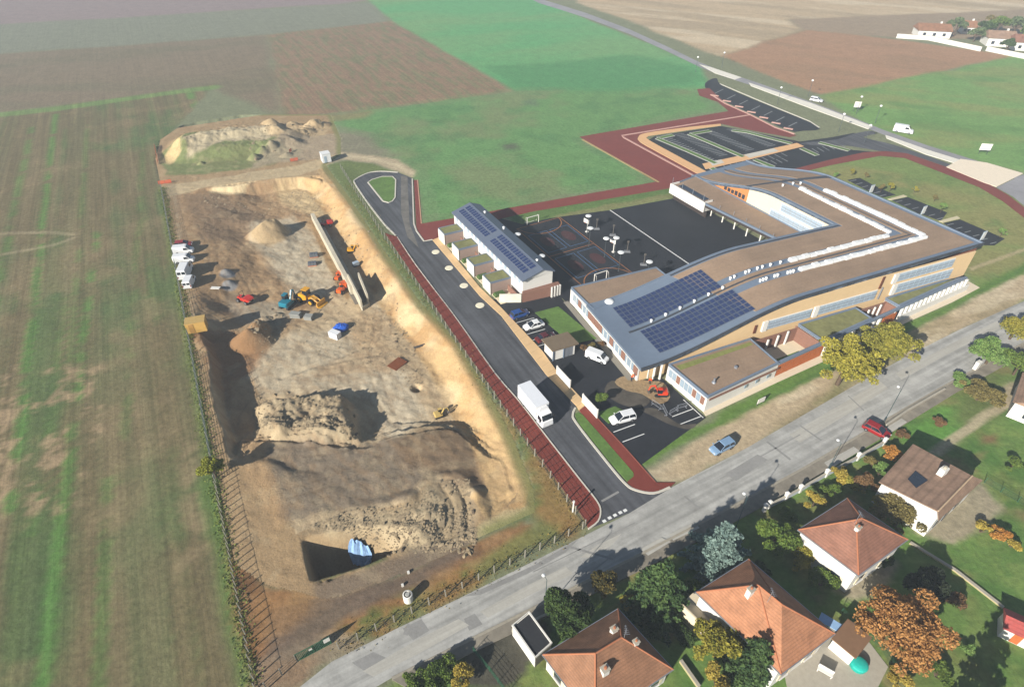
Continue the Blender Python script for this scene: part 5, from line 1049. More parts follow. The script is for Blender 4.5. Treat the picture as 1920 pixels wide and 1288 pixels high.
def dumper(label, pos, rz, pt, s=1.0):
    c = thing("site_dumper", label, "dumper", pos, rz); c.scale = (s, s, s)
    MB().loft([[(x, -w_, z0), (x, w_, z0), (x, w_ * 1.1, z1), (x, -w_ * 1.1, z1)] for x, w_, z0, z1 in ((.3, .7, .75, 1.5), (.8, .8, .6, 1.55), (1.9, .7, .9, 1.45), (2.2, .6, 1.15, 1.3))]).build("skip", pt, c)
    MB().box(-.7, 0, .5, 1.15, 1.7, 1.1, 0, 0, .9).build("engine_cover", pt, c)
    MB().box(-.15, 0, 1.15, 1.5, .4, .5).build("seat", m_chas, c)
    for y in (-.5, .5): MB().tube([(-.5, y, 1.1), (-.5, y, 2.4)], .05, 6).build("roll_bar", m_chas, c)
    MB().tube([(-.5, -.5, 2.4), (-.5, .5, 2.4)], .05, 6).build("roll_bar", m_chas, c)
    for x in (-1.1, 1.1):
        for y in (-.75, .75): wheel_at(x, y, .45, .35, c)
    return c
loader("yellow wheel loader with raised arms in the middle of the building site", SG(582, 566), R(-24), p_yel)
excavator("excavator", "teal excavator parked beside the yellow wheel loader", SG(541, 574), R(70), p_teal, .95, .7)
dumper("red dumper standing alone left of the teal excavator", SG(460, 566), R(-28), p_rd, 1.05)
dumper("orange dumper in the trench next to the concrete culvert", SG(643, 546), R(70), p_or, 1.1)
dumper("small orange dumper behind the other one in the trench", SG(635, 522), R(80), p_or, .8)
dumper("red roller at the far end of the concrete wall", SG(612, 424), R(20), p_rd, .9)
excavator("mini_excavator", "small yellow digger working at the foot of the sandy bank", SG(660, 472), R(10), p_yel, .55, .8)
excavator("mini_excavator", "pale yellow mini digger perched on the edge near the dark plateau", SG(824, 780), R(25), paint("cream_yellow", (206, 176, 104)), .5, .9)
g = W1(-3.7, 6.9); excavator("mini_excavator", "orange red mini digger on the dug up earth at the school corner", (g[0], g[1], .09), A1 + R(150), paint("orange_red", (222, 66, 32)), .62, .9)
# --- site hut, containers, materials
def simple(name, label, cat, pos, rz, parts, group=None):
    c = thing(name, label, cat, pos, rz, group)
    for nm, mb, mt in parts: mb.build(nm, mt, c)
    return c
p_tan = M("sandy_sheet", (206, 164, 88), .7, .08, 2)
g = SG(372, 618)
simple("site_container", "tan site container beside the left fence", "container", g, R(18), [("body", MB().box(0, 0, .1, 2.4, 3.6, 2.3), p_tan), ("roof", MB().box(0, 0, 2.4, 2.5, 3.7, 2.4), M("sandy_lid", (190, 158, 96), .7, .08, 2)), ("door", MB().box(-.8, -1.17, .2, 2.2, .9, .06), M("sandy_door", (176, 134, 70), .7, .1, 2))] + [("skid", MB().box(0, y, 0, .1, 3.6, .15), m_chas) for y in (-.9, .9)])
g = SG(612, 303)
simple("site_cabin", "white box cabin at the head of the dirt track", "cabin", g, R(28), [("wall", MB().box(0, 0, .15, 2.7, 2.6, 2.6), p_white), ("roof", MB().box(0, 0, 2.7, 2.8, 2.75, 2.75), M("cabin_roof", (230, 230, 228), .6, .04, 2)), ("door", MB().box(-.4, -1.32, .2, 2.1, .8, .06), m_louv), ("base", MB().box(0, 0, 0, .15, 2.4, 2.4), m_chas)])
g = SG(629, 632)
simple("skip_box", "white crate standing beside the blue tarpaulin bundle", "crate", g, R(-28), [("box", MB().box(0, 0, 0, 1.3, 2.2, 1.3), p_white), ("lid", MB().box(0, 0, 1.3, 1.38, 2.26, 1.36), p_white)])
g = SG(640, 618); mb = MB(); mb.ball((0, 0, .5), 1.6, 1.2, .9, 14, 7, jit=.14, lo=-.5); o = mb.build("tarpaulin_bundle", M("blue_tarp", (36, 90, 190), .5, .15, 2, .1), None, g, .3); tag(o, "bundle under a bright blue tarpaulin on the building site", "tarpaulin")
g = SG(402, 541); simple("timber_board", "white board lying flat on the brown ground near the vans", "board", (g[0], g[1], g[2]), R(-4), [("board", MB().box(0, 0, .1, .2, 2.6, .9), m_wht), ("batten", MB().box(0, 0, 0, .1, 2.2, .3), m_wood)])
for i, (px, lab) in enumerate((((555, 594), "stack of grey shuttering panels, left one of the pair"), ((580, 598), "stack of grey shuttering panels, right one of the pair"))):
    g = SG(*px); c = thing("panel_stack", lab, "panel stack", g, R(-8), "shuttering stacks")
    for k in range(4): MB().box(rnd.uniform(-.1, .1), rnd.uniform(-.1, .1), .1 + k * .24, .28 + k * .24, 2.2 - .5 * i, 1.3, rnd.uniform(-.05, .05)).build("panel", M("grey_panel", (150, 150, 144), .7, .1, 2), c)
    MB().box(0, 0, 0, .1, 1.8, .2).build("batten", m_wood, c)
for i, (px, lab) in enumerate((((589, 481), "dark grey pallet of blocks near the trench, farther one"), ((586, 497), "dark grey pallet of blocks near the trench, nearer one"))):
    g = SG(*px); c = thing("block_pallet", lab, "pallet", g, R(12), "block pallets")
    MB().box(0, 0, 0, .15, 2.0, 1.3).build("pallet", m_wood, c)
    for k in range(3): MB().box(-.65 + k * .65, 0, .15, .9 - .1 * i, .6, 1.2).build("block_stack", M("dark_block", (96, 100, 106), .8, .1, 2), c)
g = SG(668, 498); simple("pump_set", "small grey pump set at the bottom of the sandy bank", "pump", g, R(40), [("body", MB().box(0, 0, .2, 1.0, 1.4, .9), m_louv), ("skid", MB().box(0, 0, 0, .2, 1.6, 1.0), m_chas)])
g = SG(745, 683); c = thing("rusty_plate", "rust brown steel plate lying on the pale ground", "steel plate", g, R(55)); MB().box(0, 0, .10, .18, 3.2, 2.4).build("plate", M("rust", (122, 66, 34), .8, .2, 1.5), c); MB().box(0, 0, -.1, .10, 2.6, 1.8).build("bearer", m_chas, c)
g = SG(790, 650); c = thing("steel_beam", "thin grey beam lying on the sandy bank", "beam", (g[0], g[1], g[2] + .15), R(28)); MB().box(0, 0, 0, .05, 3.0, .3).build("flange", m_steel, c); MB().box(0, 0, .05, .25, 3.0, .06).build("web", m_steel, c); MB().box(0, 0, .25, .30, 3.0, .3).build("flange", m_steel, c)
# concrete retaining wall and culvert
m_rc = M("raw_concrete", (196, 186, 164), .9, .10, 1.4, .02, var2=.12)
wl = [SG(588, 412), SG(606, 440), SG(630, 487), SG(650, 526), SG(662, 552)]
wt = thing("retaining_wall", "long pale concrete retaining wall running through the excavation", "wall", (wl[2][0], wl[2][1], wl[2][2]))
n_ = 14
for i in range(n_):
    t0_, t1_ = i / n_, (i + 1) / n_; pa = lerp(wl[0], wl[-1], t0_); pb = lerp(wl[0], wl[-1], t1_); a_ = math.atan2(pb[1] - pa[1], pb[0] - pa[0]); L_ = math.hypot(pb[0] - pa[0], pb[1] - pa[1])
    c_ = lerp(pa, pb, .5); mb = MB(); mb.box(c_[0], c_[1], wl[2][2] - .8, wl[2][2] + 2.2 + .2 * t0_, L_ - .05, .9, a_); mb.box(c_[0] - .7 * math.sin(a_), c_[1] + .7 * math.cos(a_), wl[2][2] - .8, wl[2][2] + .35, L_ - .05, 2.0, a_)
    wpart(mb, "wall_segment", m_rc, wt)
cu = thing("culvert_mouth", "U shaped concrete culvert with tall wing walls at the end of the retaining wall", "culvert", SG(676, 560))
zc_ = cu.location[2]
for pa, pb, h_ in (((656, 536), (680, 582), 2.8), ((676, 534), (692, 574), 3.2)):
    a, b = SG(*pa), SG(*pb); c_ = lerp(a, b, .5); L_ = math.hypot(b[0] - a[0], b[1] - a[1]); wpart(MB().box(c_[0], c_[1], zc_ - .8, zc_ + h_, L_, .35, math.atan2(b[1] - a[1], b[0] - a[0])), "wing_wall", m_rc, cu)
a, b = SG(680, 582), SG(692, 574); c_ = lerp(a, b, .5); wpart(MB().box(c_[0], c_[1], zc_ - .8, zc_ + .9, math.hypot(b[0] - a[0], b[1] - a[1]) + .3, .4, math.atan2(b[1] - a[1], b[0] - a[0])), "sill", m_rc, cu)
a = SG(672, 556); wpart(MB().box(a[0], a[1], zc_ - .5, zc_ + .12, 3.0, 5.0, R(28)), "floor_slab", M("dark_concrete", (120, 112, 100), .8, .1, 2), cu)  # floor slab in a darker concrete colour
for px, lab in (((664, 556), "orange formwork prop frame inside the culvert"),):
    pass
# concrete well ring by the front fence
g = G(766, 1124); c = thing("well_ring", "pale concrete well ring standing on the verge by the front fence", "concrete ring", (g[0], g[1], 0)); 
mb = MB(); secs = [[(r_ * math.cos(2 * math.pi * k / 20), r_ * math.sin(2 * math.pi * k / 20), z) for k in range(20)] for r_, z in ((.62, 0), (.62, 1.35), (.48, 1.40), (.48, .5))]; mb.loft(secs, cap=False); mb.build("ring", m_wht, c); MB().cyl(0, 0, .5, .55, .48, .48, 16).build("bottom", m_conc, c); MB().cyl(0, 0, 1.36, 1.44, .3, .25, 12).build("cap", M("grey_cap", (170, 170, 164)), c)
for i, px in enumerate(((766, 1074), (755, 1098))):
    g = G(*px); o = MB().add(MB().box(0, 0, 0, .35, .3, .3).v, MB().box(0, 0, 0, .35, .3, .3).f).build("white_marker", m_wht, None, (g[0], g[1], 0), .4); tag(o, ("farther", "nearer")[i] + " of two small white markers on the dark track behind the well ring", "marker", "white markers")
g = SG(678, 1046); mb = MB(); pts = []
for i in range(9):
    for j in range(6):
        u, v = (i - 4) / 4, (j - 2.5) / 2.5; x_, y_ = u * 1.7 * (1 - .35 * abs(v)), v * .8 * (1 - .3 * max(u, 0)); xx, yy = g[0] + x_, g[1] + y_
        pts.append((xx, yy, max(site_z(xx, yy), site_z(xx + .4, yy), site_z(xx - .4, yy), site_z(xx, yy + .4), site_z(xx, yy - .4)) + .22 + .35 * math.exp(-(u * u + v * v) * 2) + rnd.uniform(-.08, .10)))
mb.add(pts, [(i * 6 + j, (i + 1) * 6 + j, (i + 1) * 6 + j + 1, i * 6 + j + 1) for i in range(8) for j in range(5)]); k = len(mb.v); mb.add([(x, y, z - .12) for x, y, z in pts], [(i * 6 + j + 1, (i + 1) * 6 + j + 1, (i + 1) * 6 + j, i * 6 + j) for i in range(8) for j in range(5)])
tag(mb.build("crumpled_tarpaulin", M("light_blue_tarp", (150, 184, 226), .35, .2, 1.5, .1), None), "crumpled light blue tarpaulin at the edge of the deep hole", "tarpaulin")
# rubble: boulders that can be told apart, each a thing of its own
m_rock = M("rubble", (150, 132, 104), .95, .18, 2.5, .08); m_rockd = M("dark_rubble", (104, 90, 74), .95, .18, 2.5, .08)
rock_me = []
for k in range(5):
    mb = MB(); mb.ball((0, 0, .3), 1, .75, .6, 6, 3, jit=.38, lo=-.6); rock_me.append(mb.mesh("boulder", m_rockd if k == 4 else m_rock))
spots = [(487, 747, .6), (515, 741, .8), (540, 737, .6), (505, 752, .5), (486, 775, .5), (555, 745, .9), (575, 750, .8), (560, 758, .6), (590, 760, .5), (600, 780, .6), (575, 785, .7), (545, 790, .5), (520, 795, .6), (660, 800, .9), (668, 815, .8), (655, 822, .7), (664, 780, .6), (700, 1022, .7), (745, 1010, .6), (770, 1000, .7), (795, 985, .6), (800, 965, .7), (815, 950, .6), (790, 940, .6), (860, 1000, .7), (870, 1010, .9), (880, 1034, .9), (872, 1042, .7), (884, 1028, .6), (888, 960, .6), (880, 945, .7), (870, 930, .6), (845, 925, .6), (740, 962, .5), (700, 962, .5), (760, 950, .7), (650, 985, .4), (690, 992, .4), (740, 1035, .7), (755, 1030, .8), (728, 1042, .6), (505, 602, .6), (517, 592, .7), (498, 612, .6), (510, 580, .5), (475, 590, .5), (560, 620, .3), (730, 612, .5), (738, 628, .6), (742, 640, .5), (760, 655, .5), (800, 690, .35), (625, 372, .5), (640, 410, .5), (628, 390, .4), (480, 298, .9), (497, 290, .8), (514, 284, .8), (575, 252, .8), (590, 242, .9), (548, 236, .7)]
for i, (x_, y_, s_) in enumerate(spots):
    g = SG(x_, y_); o = obj("boulder", rock_me[i % 5], None, (g[0], g[1], g[2] - .12 * s_), rnd.uniform(0, 6)); q = s_ * rnd.uniform(.4, .75); o.scale = (q, q * rnd.uniform(.8, 1.1), q * rnd.uniform(.7, 1.1))
    where = "on the rubble bank in mid site" if 470 < x_ < 672 and 730 < y_ < 830 else "near the deep hole and the rutted ramp" if y_ > 900 else "on the spoil bank behind the pit" if y_ < 310 else "scattered on the pit floor"
    tag(o, "rough lump of broken soil and stone " + where, "boulder", "boulders " + where)
for i, (px, L_, rz, lab) in enumerate((((294, 292), 16.0, R(118), "orange plastic mesh barrier along the far left corner of the site"), ((310, 345), 3.5, R(20), "short orange barrier across the dirt track's left end"), ((545, 286), 1.6, R(80), "small orange barrier beside the dark earth lumps"), ((552, 303), 2.4, R(28), "low orange barrier at the edge of the dirt track"))):
    g = SG(*px); c = thing("mesh_barrier", lab, "barrier", (g[0], g[1], g[2]), rz, None)
    n = max(2, int(L_ / 2))
    for k in range(n + 1): MB().cyl(-L_ / 2 + L_ * k / n, 0, 0, 1.1, .04, .04, 6).build("stake", m_steel, c)
    for k in range(n):
        for zz in (.15, .40, .65, .9): MB().box(-L_ / 2 + L_ * (k + .5) / n, 0, zz, zz + .17, L_ / n - .03, .03).build("band", M("orange_net", (222, 90, 44), .7, .1, 2), c)
# small broken stone that nobody could count
rs_ = np.random.RandomState(21); CT = []
for pl, n in (([(470, 745), (640, 724), (668, 826), (470, 806)], 1500), ([(560, 1000), (660, 962), (770, 955), (800, 900), (880, 905), (892, 1040), (760, 1045), (690, 1005)], 1900), ([(860, 990), (895, 1000), (892, 1045), (860, 1045)], 300), ([(480, 580), (530, 580), (530, 640), (470, 650)], 350), ([(640, 430), (700, 440), (790, 690), (740, 700), (560, 640)], 700), ([(330, 372), (600, 345), (640, 400), (400, 390)], 400), ([(480, 235), (610, 232), (600, 270), (470, 305)], 500), ([(730, 600), (760, 600), (800, 720), (760, 720)], 250)):
    xs_ = [p[0] for p in pl]; ys_ = [p[1] for p in pl]; q = GP(pl, -1); k = 0
    gx = [p[0] for p in q]; gy = [p[1] for p in q]
    while k < n:
        x = rs_.uniform(min(gx), max(gx), n); y = rs_.uniform(min(gy), max(gy), n); ok = pip(x, y, q) & (fbm(x, y, 3, 3, 77) > rs_.uniform(.3, .7, n))
        for a, b in zip(x[ok], y[ok]): CT.append((a, b, site_z(a, b) - .02))
        k += max(1, int(ok.sum()))
CT = np.array(CT); n = len(CT); sz = rs_.gamma(1.6, .045, n)[:, None, None] + .035
T4 = np.array([(1, 1, .7), (-1, 1, -.3), (1, -1, -.3), (-1, -1, .6), (0, 0, 1.0)]) * 1.0
V5 = CT[:, None, :] + (T4[None] * rs_.uniform(.5, 1.3, (n, 5, 3))) * sz
F5 = (np.arange(n) * 5)[:, None, None] + np.array([(0, 4, 2), (2, 4, 3), (3, 4, 1), (1, 4, 0)])[None]
ro = obj("broken_stone", np_mesh("broken_stone", V5.reshape(-1, 3), F5.reshape(-1, 3), M("stone_chips", (160, 142, 114), .95, .25, 1.2))); tag(ro, "scattered broken stone over the dug ground", "stones", None, "stuff")
# ================================================================== FENCES
m_post = M("concrete_post", (160, 154, 140), .9, .1, 4); m_wire = M("fence_wire", (90, 96, 92), .6, .1, 4, 0, .5)
post_me = MB().box(0, 0, 0, 1.9, .13, .13).mesh("post", m_post)
def fence(name, label, pts, sp, h=1.9, wires=5, mat=m_wire, pm=None, dens=.018):
    f = thing(name, label, "fence", (pts[0][0], pts[0][1], 0)); x0, y0 = pts[0]
    for p, q in zip(pts[:-1], pts[1:]):
        L_ = math.hypot(q[0] - p[0], q[1] - p[1]); n = max(1, round(L_ / sp)); a = math.atan2(q[1] - p[1], q[0] - p[0])
        for i in range(n + 1):
            c_ = lerp(p, q, i / n); o = obj("post", pm or post_me, f, (c_[0] - x0, c_[1] - y0, 0), a); o.scale.z = h / 1.9 * rnd.uniform(.95, 1.04); o.rotation_euler = (rnd.uniform(-.03, .03), rnd.uniform(-.03, .03), a)
        mb = MB()
        for k in range(wires): mb.tube([(p[0] - x0, p[1] - y0, .15 + (h - .25) * k / (wires - 1)), (q[0] - x0, q[1] - y0, .15 + (h - .25) * k / (wires - 1))], dens, 4)
        mb.build("wire_strand", mat, f)
    return f
fence("site_fence", "concrete post and wire fence between the stubble field and the building site", [G(303, 352), G(405, 905)], 2.45, 1.9, 9, M("green_wire", (96, 108, 96), .8, .1, 3), None, .022)
fence("paling_fence", "closely spaced post fence between the stubble field and the front corner of the site", [G(405, 905), G(480, 1292)], 1.2, 1.7, 2, m_wire, MB().box(0, 0, 0, 1.9, .12, .10).mesh("post", m_post), .02)
fence("site_fence", "concrete post and wire fence between the sandy bank and the red path", [G(640, 318), G(716, 440), G(905, 716), G(1096, 988)], 2.5, 1.8, 5)
fence("site_fence", "concrete post and wire fence along the front of the site beside the village road", [G(636, 1217), G(1092, 992)], 2.35, 1.7, 5)
fence("site_fence", "short run of fence posts left of the green site gate", [G(500, 1292), G(558, 1240)], 2.35, 1.7, 4)
g0, g1 = G(558, 1240), G(622, 1206); a_ = math.atan2(g1[1] - g0[1], g1[0] - g0[0]); L_ = math.hypot(g1[0] - g0[0], g1[1] - g0[1]); c_ = lerp(g0, g1, .5)
gt = thing("site_gate", "green double mesh gate at the front corner of the site", "gate", (c_[0], c_[1], 0), a_)
m_grn = M("gate_green", (46, 92, 66), .6, .08, 3)
for sg in (-1, 1):
    lf = MB(); x0_, x1_ = (.03, L_ / 2) if sg > 0 else (-L_ / 2, -.03)
    for zz in (.12, 1.75): lf.tube([(x0_, 0, zz), (x1_, 0, zz)], .05, 6)
    for xx in (x0_, x1_): lf.tube([(xx, 0, .1), (xx, 0, 1.8)], .05, 6)
    leaf_o = lf.build("gate_leaf", m_grn, gt)
    mb = MB()
    for k in range(12): xx = x0_ + (x1_ - x0_) * (k + .5) / 12; mb.tube([(xx, 0, .12), (xx, 0, 1.75)], .035, 4)
    for k in range(6): zz = .25 + k * .26; mb.tube([(x0_, 0, zz), (x1_, 0, zz)], .02, 4)
    mb.build("mesh_infill", m_grn, leaf_o)
MB().box(L_ / 2 - .4, -.08, 1.0, 1.75, .75, .04).build("sign_board", m_wht, gt); MB().box(-.3, -.08, 1.1, 1.4, .4, .04).build("notice", m_wht, gt)
g = G(1074, 960); o = simple("survey_post", "thick white post standing at the near end of the red path", "post", (g[0], g[1], 0), 0, [("post", MB().cyl(0, 0, 0, 2.4, .13, .11, 10), m_wht), ("cap", MB().cyl(0, 0, 2.4, 2.6, .2, .16, 10), m_wht)])
# ================================================================== LAMPS, GOALS, HOOPS
m_pole = M("lamp_pole", (92, 100, 104), .5, .05, 3, 0, .5); m_pale_pole = M("pale_pole", (190, 190, 186), .5, .05, 3)
lm = thing("round_lamp", "x", "lamp", (0, 0, 0)); MB().tube([(0, 0, 0), (0, 0, 4.9)], [.08, .05], 8).build("mast", m_pole, lm); MB().ball((0, 0, 4.98), .74, .74, .16, 16, 4, lo=0).build("lamp_head", m_dome, lm); MB().cyl(0, 0, 4.9, 4.98, .72, .74, 16).build("lamp_rim", m_dome, lm); MB().cyl(0, 0, 0.04, .14, .2, .2, 10).build("base", m_pole, lm)
LMP = [(-1.9, 61.2, "beside the classroom block, farthest of three"), (-4.0, 56.4, "beside the classroom block, middle one of three"), (-2.0, 50.2, "beside the classroom block, nearest of three"), (17.6, 60.7, "behind the farther white basketball hoop"), (14.5, 55.4, "in front of the farther white basketball hoop"), (14.9, 49.6, "left of the nearer white basketball hoop"), (17.1, 48.7, "right of the nearer white basketball hoop"), (14.1, 43.0, "below the nearer white hoop"), (17.1, 36.8, "closest to the school's flat annex roof")]
for i, (a, b, s_) in enumerate(LMP):
    lab = "white disc shaped lamp on a thin mast, " + s_
    if i == 0: lm.location = W1(a, b) + (.04,); lm["label"] = lab; lm["group"] = "disc lamps in the playground"
    else: copy_tree(lm, W1(a, b) + (.04,), rnd.uniform(0, 3), lab, "disc lamps in the playground")
hp = thing("basketball_hoop", "x", "basketball hoop", (0, 0, 0)); MB().tube([(.6, 0, 0), (.6, 0, 2.6), (0.1, 0, 3.2)], .12, 8).build("pole", m_wht, hp); MB().box(0, 0, 2.7, 3.75, .08, 1.7).build("backboard", m_wht, hp)
MB().tube([(-.35 + .23 * math.cos(t_), .23 * math.sin(t_), 2.95) for t_ in np.linspace(0, 2 * math.pi, 13)], .02, 5).build("ring", p_or, hp); MB().box(.6, 0, 0.04, .2, .7, .7).build("foot", m_wht, hp)
hp.location = W1(17.6, 61.4) + (.04,); hp.rotation_euler.z = A1 + .2; hp["label"] = "white basketball hoop on the playground, farther from the school"; hp["group"] = "white hoops"
copy_tree(hp, W1(17.5, 50.3) + (.04,), A1 + .2, "white basketball hoop on the playground, nearer to the school", "white hoops")
gp = thing("court_post", "x", "court post", (0, 0, 0)); MB().box(0, 0, 0, .34, 1.6, .8, 0, 0, .85).build("foot", M("grey_foot", (118, 120, 124), .9, .1, 2), gp); MB().tube([(0, 0, .3), (0, 0, 3.0)], .10, 8).build("post", m_steel, gp); MB().box(0, 0, 2.5, 3.0, .5, .08).build("cross_head", m_steel, gp)
for i, (a, b, s_) in enumerate(((21.1, 61.6, "farthest from the school"), (22.8, 57.0, "standing behind the nearer white hoop"), (21.0, 48.9, "second nearest to the school"), (20.8, 42.4, "nearest to the school"))):
    lab = "grey post on a concrete foot in the playground, " + s_
    if i == 0: gp.location = W1(a, b) + (.04,); gp.rotation_euler.z = 0; gp["label"] = lab; gp["group"] = "grey court posts"
    else: copy_tree(gp, W1(a, b) + (.04,), rnd.uniform(-.2, .2), lab, "grey court posts")
for (p, q, dp, lab) in (((6.9, 72.0), (10.3, 71.8), 1.1, "white football goal at the far end of the court beside the grass"), ((6.7, 42.1), (10.0, 42.0), -1.1, "white football goal at the near end of the court beside the flat annex")):
    c_ = W1((p[0] + q[0]) / 2, (p[1] + q[1]) / 2); g = thing("football_goal", lab, "goal", (c_[0], c_[1], .04), A1, "football goals"); hw_ = (q[0] - p[0]) / 2
    for sg in (-1, 1):
        MB().tube([(sg * hw_, 0, 0), (sg * hw_, 0, 2.0)], .09, 8).build("goal_post", m_wht, g)
        MB().tube([(sg * hw_, 0, 2.0), (sg * hw_, dp * .5, 1.9), (sg * hw_, dp, 0)], .05, 6).build("side_stay", m_wht, g)
    MB().tube([(-hw_, 0, 2.0), (hw_, 0, 2.0)], .09, 8).build("crossbar", m_wht, g); MB().tube([(-hw_, dp, .05), (hw_, dp, .05)], .05, 6).build("back_bar", m_wht, g)
sg_ = thing("street_lamp", "x", "street lamp", (0, 0, 0)); MB().tube([(0, 0, 0), (0, 0, 7.2), (-.3, .3, 7.5)], [.055, .035, .03], 8).build("pole", M("green_pole", (70, 96, 96), .5, .05, 3, 0, .4), sg_); MB().ball((-.4, .4, 7.5), .24, .24, .16, 10, 5).build("lamp_head", m_dome, sg_); MB().cyl(0, 0, 0, .6, .16, .13, 8).build("base", m_pole, sg_)
for i, (px, s_) in enumerate((((1019, 1078), "by the conifers, nearest the camera"), ((1395, 926), "behind the blue spruce"), ((1571, 826), "beside the red car"), ((1684, 726), "across the road from the yellow trees"))):
    g = G(*px, 7.5); lab = "slim street lamp with white head " + s_
    if i == 0: sg_.location = (g[0] + .4, g[1] - .4, 0); sg_["label"] = lab; sg_["group"] = "street lamps on the village road"
    else: copy_tree(sg_, (g[0] + .4, g[1] - .4, .1), 0, lab, "street lamps on the village road")
fl = thing("main_road_lamp", "x", "street lamp", (0, 0, 0)); MB().tube([(0, 0, 0), (0, 0, 5.8)], [.09, .06], 6).build("pole", m_pole, fl); MB().ball((0, 0, 6.0), .45, .45, .35, 8, 5).build("lamp_head", m_dome, fl)
for i, (px, s_) in enumerate((((1515, 182), "beside the small white car"), ((1457, 196), "on the grass strip by the bus bay"), ((1640, 232), "next to the link road junction"), ((1605, 214), "with the road sign"), ((1304, 136), "at the far end of the bus bay"), ((1353, 127), "on the field side beyond the bus bay"), ((1620, 270), "in the grass beside the red roadside path"), ((1572, 248), "where the bus bay meets the link road"))):
    g = G(*px); lab = "far white headed lamp post " + s_
    if i == 0: fl.location = (g[0], g[1], 0); fl["label"] = lab; fl["group"] = "lamps on the main road"
    else: copy_tree(fl, (g[0], g[1], 0), 0, lab, "lamps on the main road")
for px, lab, sx in (((1842, 290), "white billboard standing in the meadow beyond the paved square", 3.2), ((1604, 209), "pale road sign on posts beside the main road", 2.2)):
    g = G(*px); simple("road_sign", lab, "sign", (g[0], g[1], 0), R(-10), [("board", MB().box(0, 0, 1.4, 3.4, sx, .12), m_wht)] + [("post", MB().cyl(x_, .1, 0, 3.3, .07, .07, 6), m_pole) for x_ in (-sx * .35, sx * .35)])
for px, s_ in (((1632, 362), "left"), ((1729, 402), "middle"), ((1840, 450), "right")):
    g = G(*px); simple("parking_totem", "pale slatted panel beside the east car park, " + s_ + " one of three", "panel", (g[0], g[1], 0), A1, [("frame", MB().box(0, 0, 0, 2.4, 1.5, .12), m_louv)] + [("slat", MB().box(0, -.09, .3 + k * .4, .55 + k * .4, 1.4, .06), m_wht) for k in range(5)], "slatted panels")
# site barriers and workers at the school corner
brr = thing("crowd_barrier", "x", "barrier", (0, 0, 0))
mb = MB(); mb.tube([(-1, 0, .1), (-1, 0, 1.05), (1, 0, 1.05), (1, 0, .1)], .04, 6); mb.tube([(-1, 0, .25), (1, 0, .25)], .04, 6); mb.build("frame", m_frame, brr)
for k in range(7): MB().tube([(-.85 + k * .28, 0, .25), (-.85 + k * .28, 0, 1.05)], .02, 4).build("bar", m_frame, brr)
for x_ in (-.8, .8): MB().box(x_, 0, 0, .1, .08, .6).build("foot", m_frame, brr)
for i, (a, b, rz, s_) in enumerate(((-6.3, 4.9, R(100), "left end"), (-5.9, 3.2, R(70), "second from the left"), (-4.6, 2.4, R(5), "third from the left"), (-2.7, 2.5, R(-10), "right end"))):
    lab = "grey steel crowd barrier below the orange mini digger, " + s_ + " of the row"
    if i == 0: brr.location = W1(a, b) + (.06,); brr.rotation_euler.z = A1 + rz; brr["label"] = lab; brr["group"] = "crowd barriers"
    else: copy_tree(brr, W1(a, b) + (.06,), A1 + rz, lab, "crowd barriers")
def person(label, pos, rz, vest, pants, bend=0.0):
    me = bpy.data.meshes.new("person"); lean = lambda z: bend * max(0, z - .95)
    V = [(0, 0, .95), (0, .10, .90), (.03, .11, .50), (-.02, .12, .08), (.14, .12, .04), (0, -.10, .90), (-.03, -.11, .50), (-.06, -.12, .08), (.10, -.12, .04), (lean(1.2), 0, 1.18), (lean(1.42), 0, 1.40), (lean(1.52), 0, 1.52), (lean(1.66) + .02, 0, 1.66), (lean(1.42), .20, 1.40), (lean(1.4) + .06, .26, 1.12), (lean(1.4) + .28, .22, .98), (lean(1.42), -.20, 1.40), (lean(1.4) + .06, -.26, 1.12), (lean(1.4) + .26, -.24, .96)]
    E_ = [(0, 1), (1, 2), (2, 3), (3, 4), (0, 5), (5, 6), (6, 7), (7, 8), (0, 9), (9, 10), (10, 11), (11, 12), (10, 13), (13, 14), (14, 15), (10, 16), (16, 17), (17, 18)]
    r_ = [.15, .11, .075, .055, .05, .11, .075, .055, .05, .15, .16, .06, .115, .075, .055, .04, .075, .055, .04]
    me.from_pydata(V, E_, []); o = obj("person", me, None, pos, rz)
    md = o.modifiers.new("skin", 'SKIN'); o.modifiers.new("sub", 'SUBSURF').levels = 1
    for i_, q in enumerate(me.skin_vertices[0].data): q.radius = (r_[i_], r_[i_]); q.use_root = i_ == 0
    dg = bpy.context.evaluated_depsgraph_get(); m2 = bpy.data.meshes.new_from_object(o.evaluated_get(dg)); o.modifiers.clear(); o.data = m2
    for m_ in (M("skin_tone", (190, 140, 110)), vest, pants, p_white, m_chas): m2.materials.append(m_)
    for p_ in m2.polygons:
        z = p_.center.z; p_.material_index = 4 if z < .1 else 2 if z < .95 else 1 if z < 1.47 else 3 if z > 1.70 else 0
    tag(o, label, "person"); return o
hv, hy, nv = M("hi_vis_orange", (236, 96, 40), .8), M("hi_vis_yellow", (214, 224, 70), .8), M("navy_cloth", (40, 44, 60), .9)
person("worker in orange jacket bending beside the trench at the school corner", W1(-6.0, 12.2) + (.09,), A1, hv, nv, .5)
person("worker in yellow vest and dark trousers standing by the school wall", W1(-3.6, 12.2) + (.09,), A1 + 2, hy, nv)
person("worker in orange jacket standing between the trench and the digger", W1(-3.6, 10.0) + (.09,), A1 + 4, hv, nv, .25)
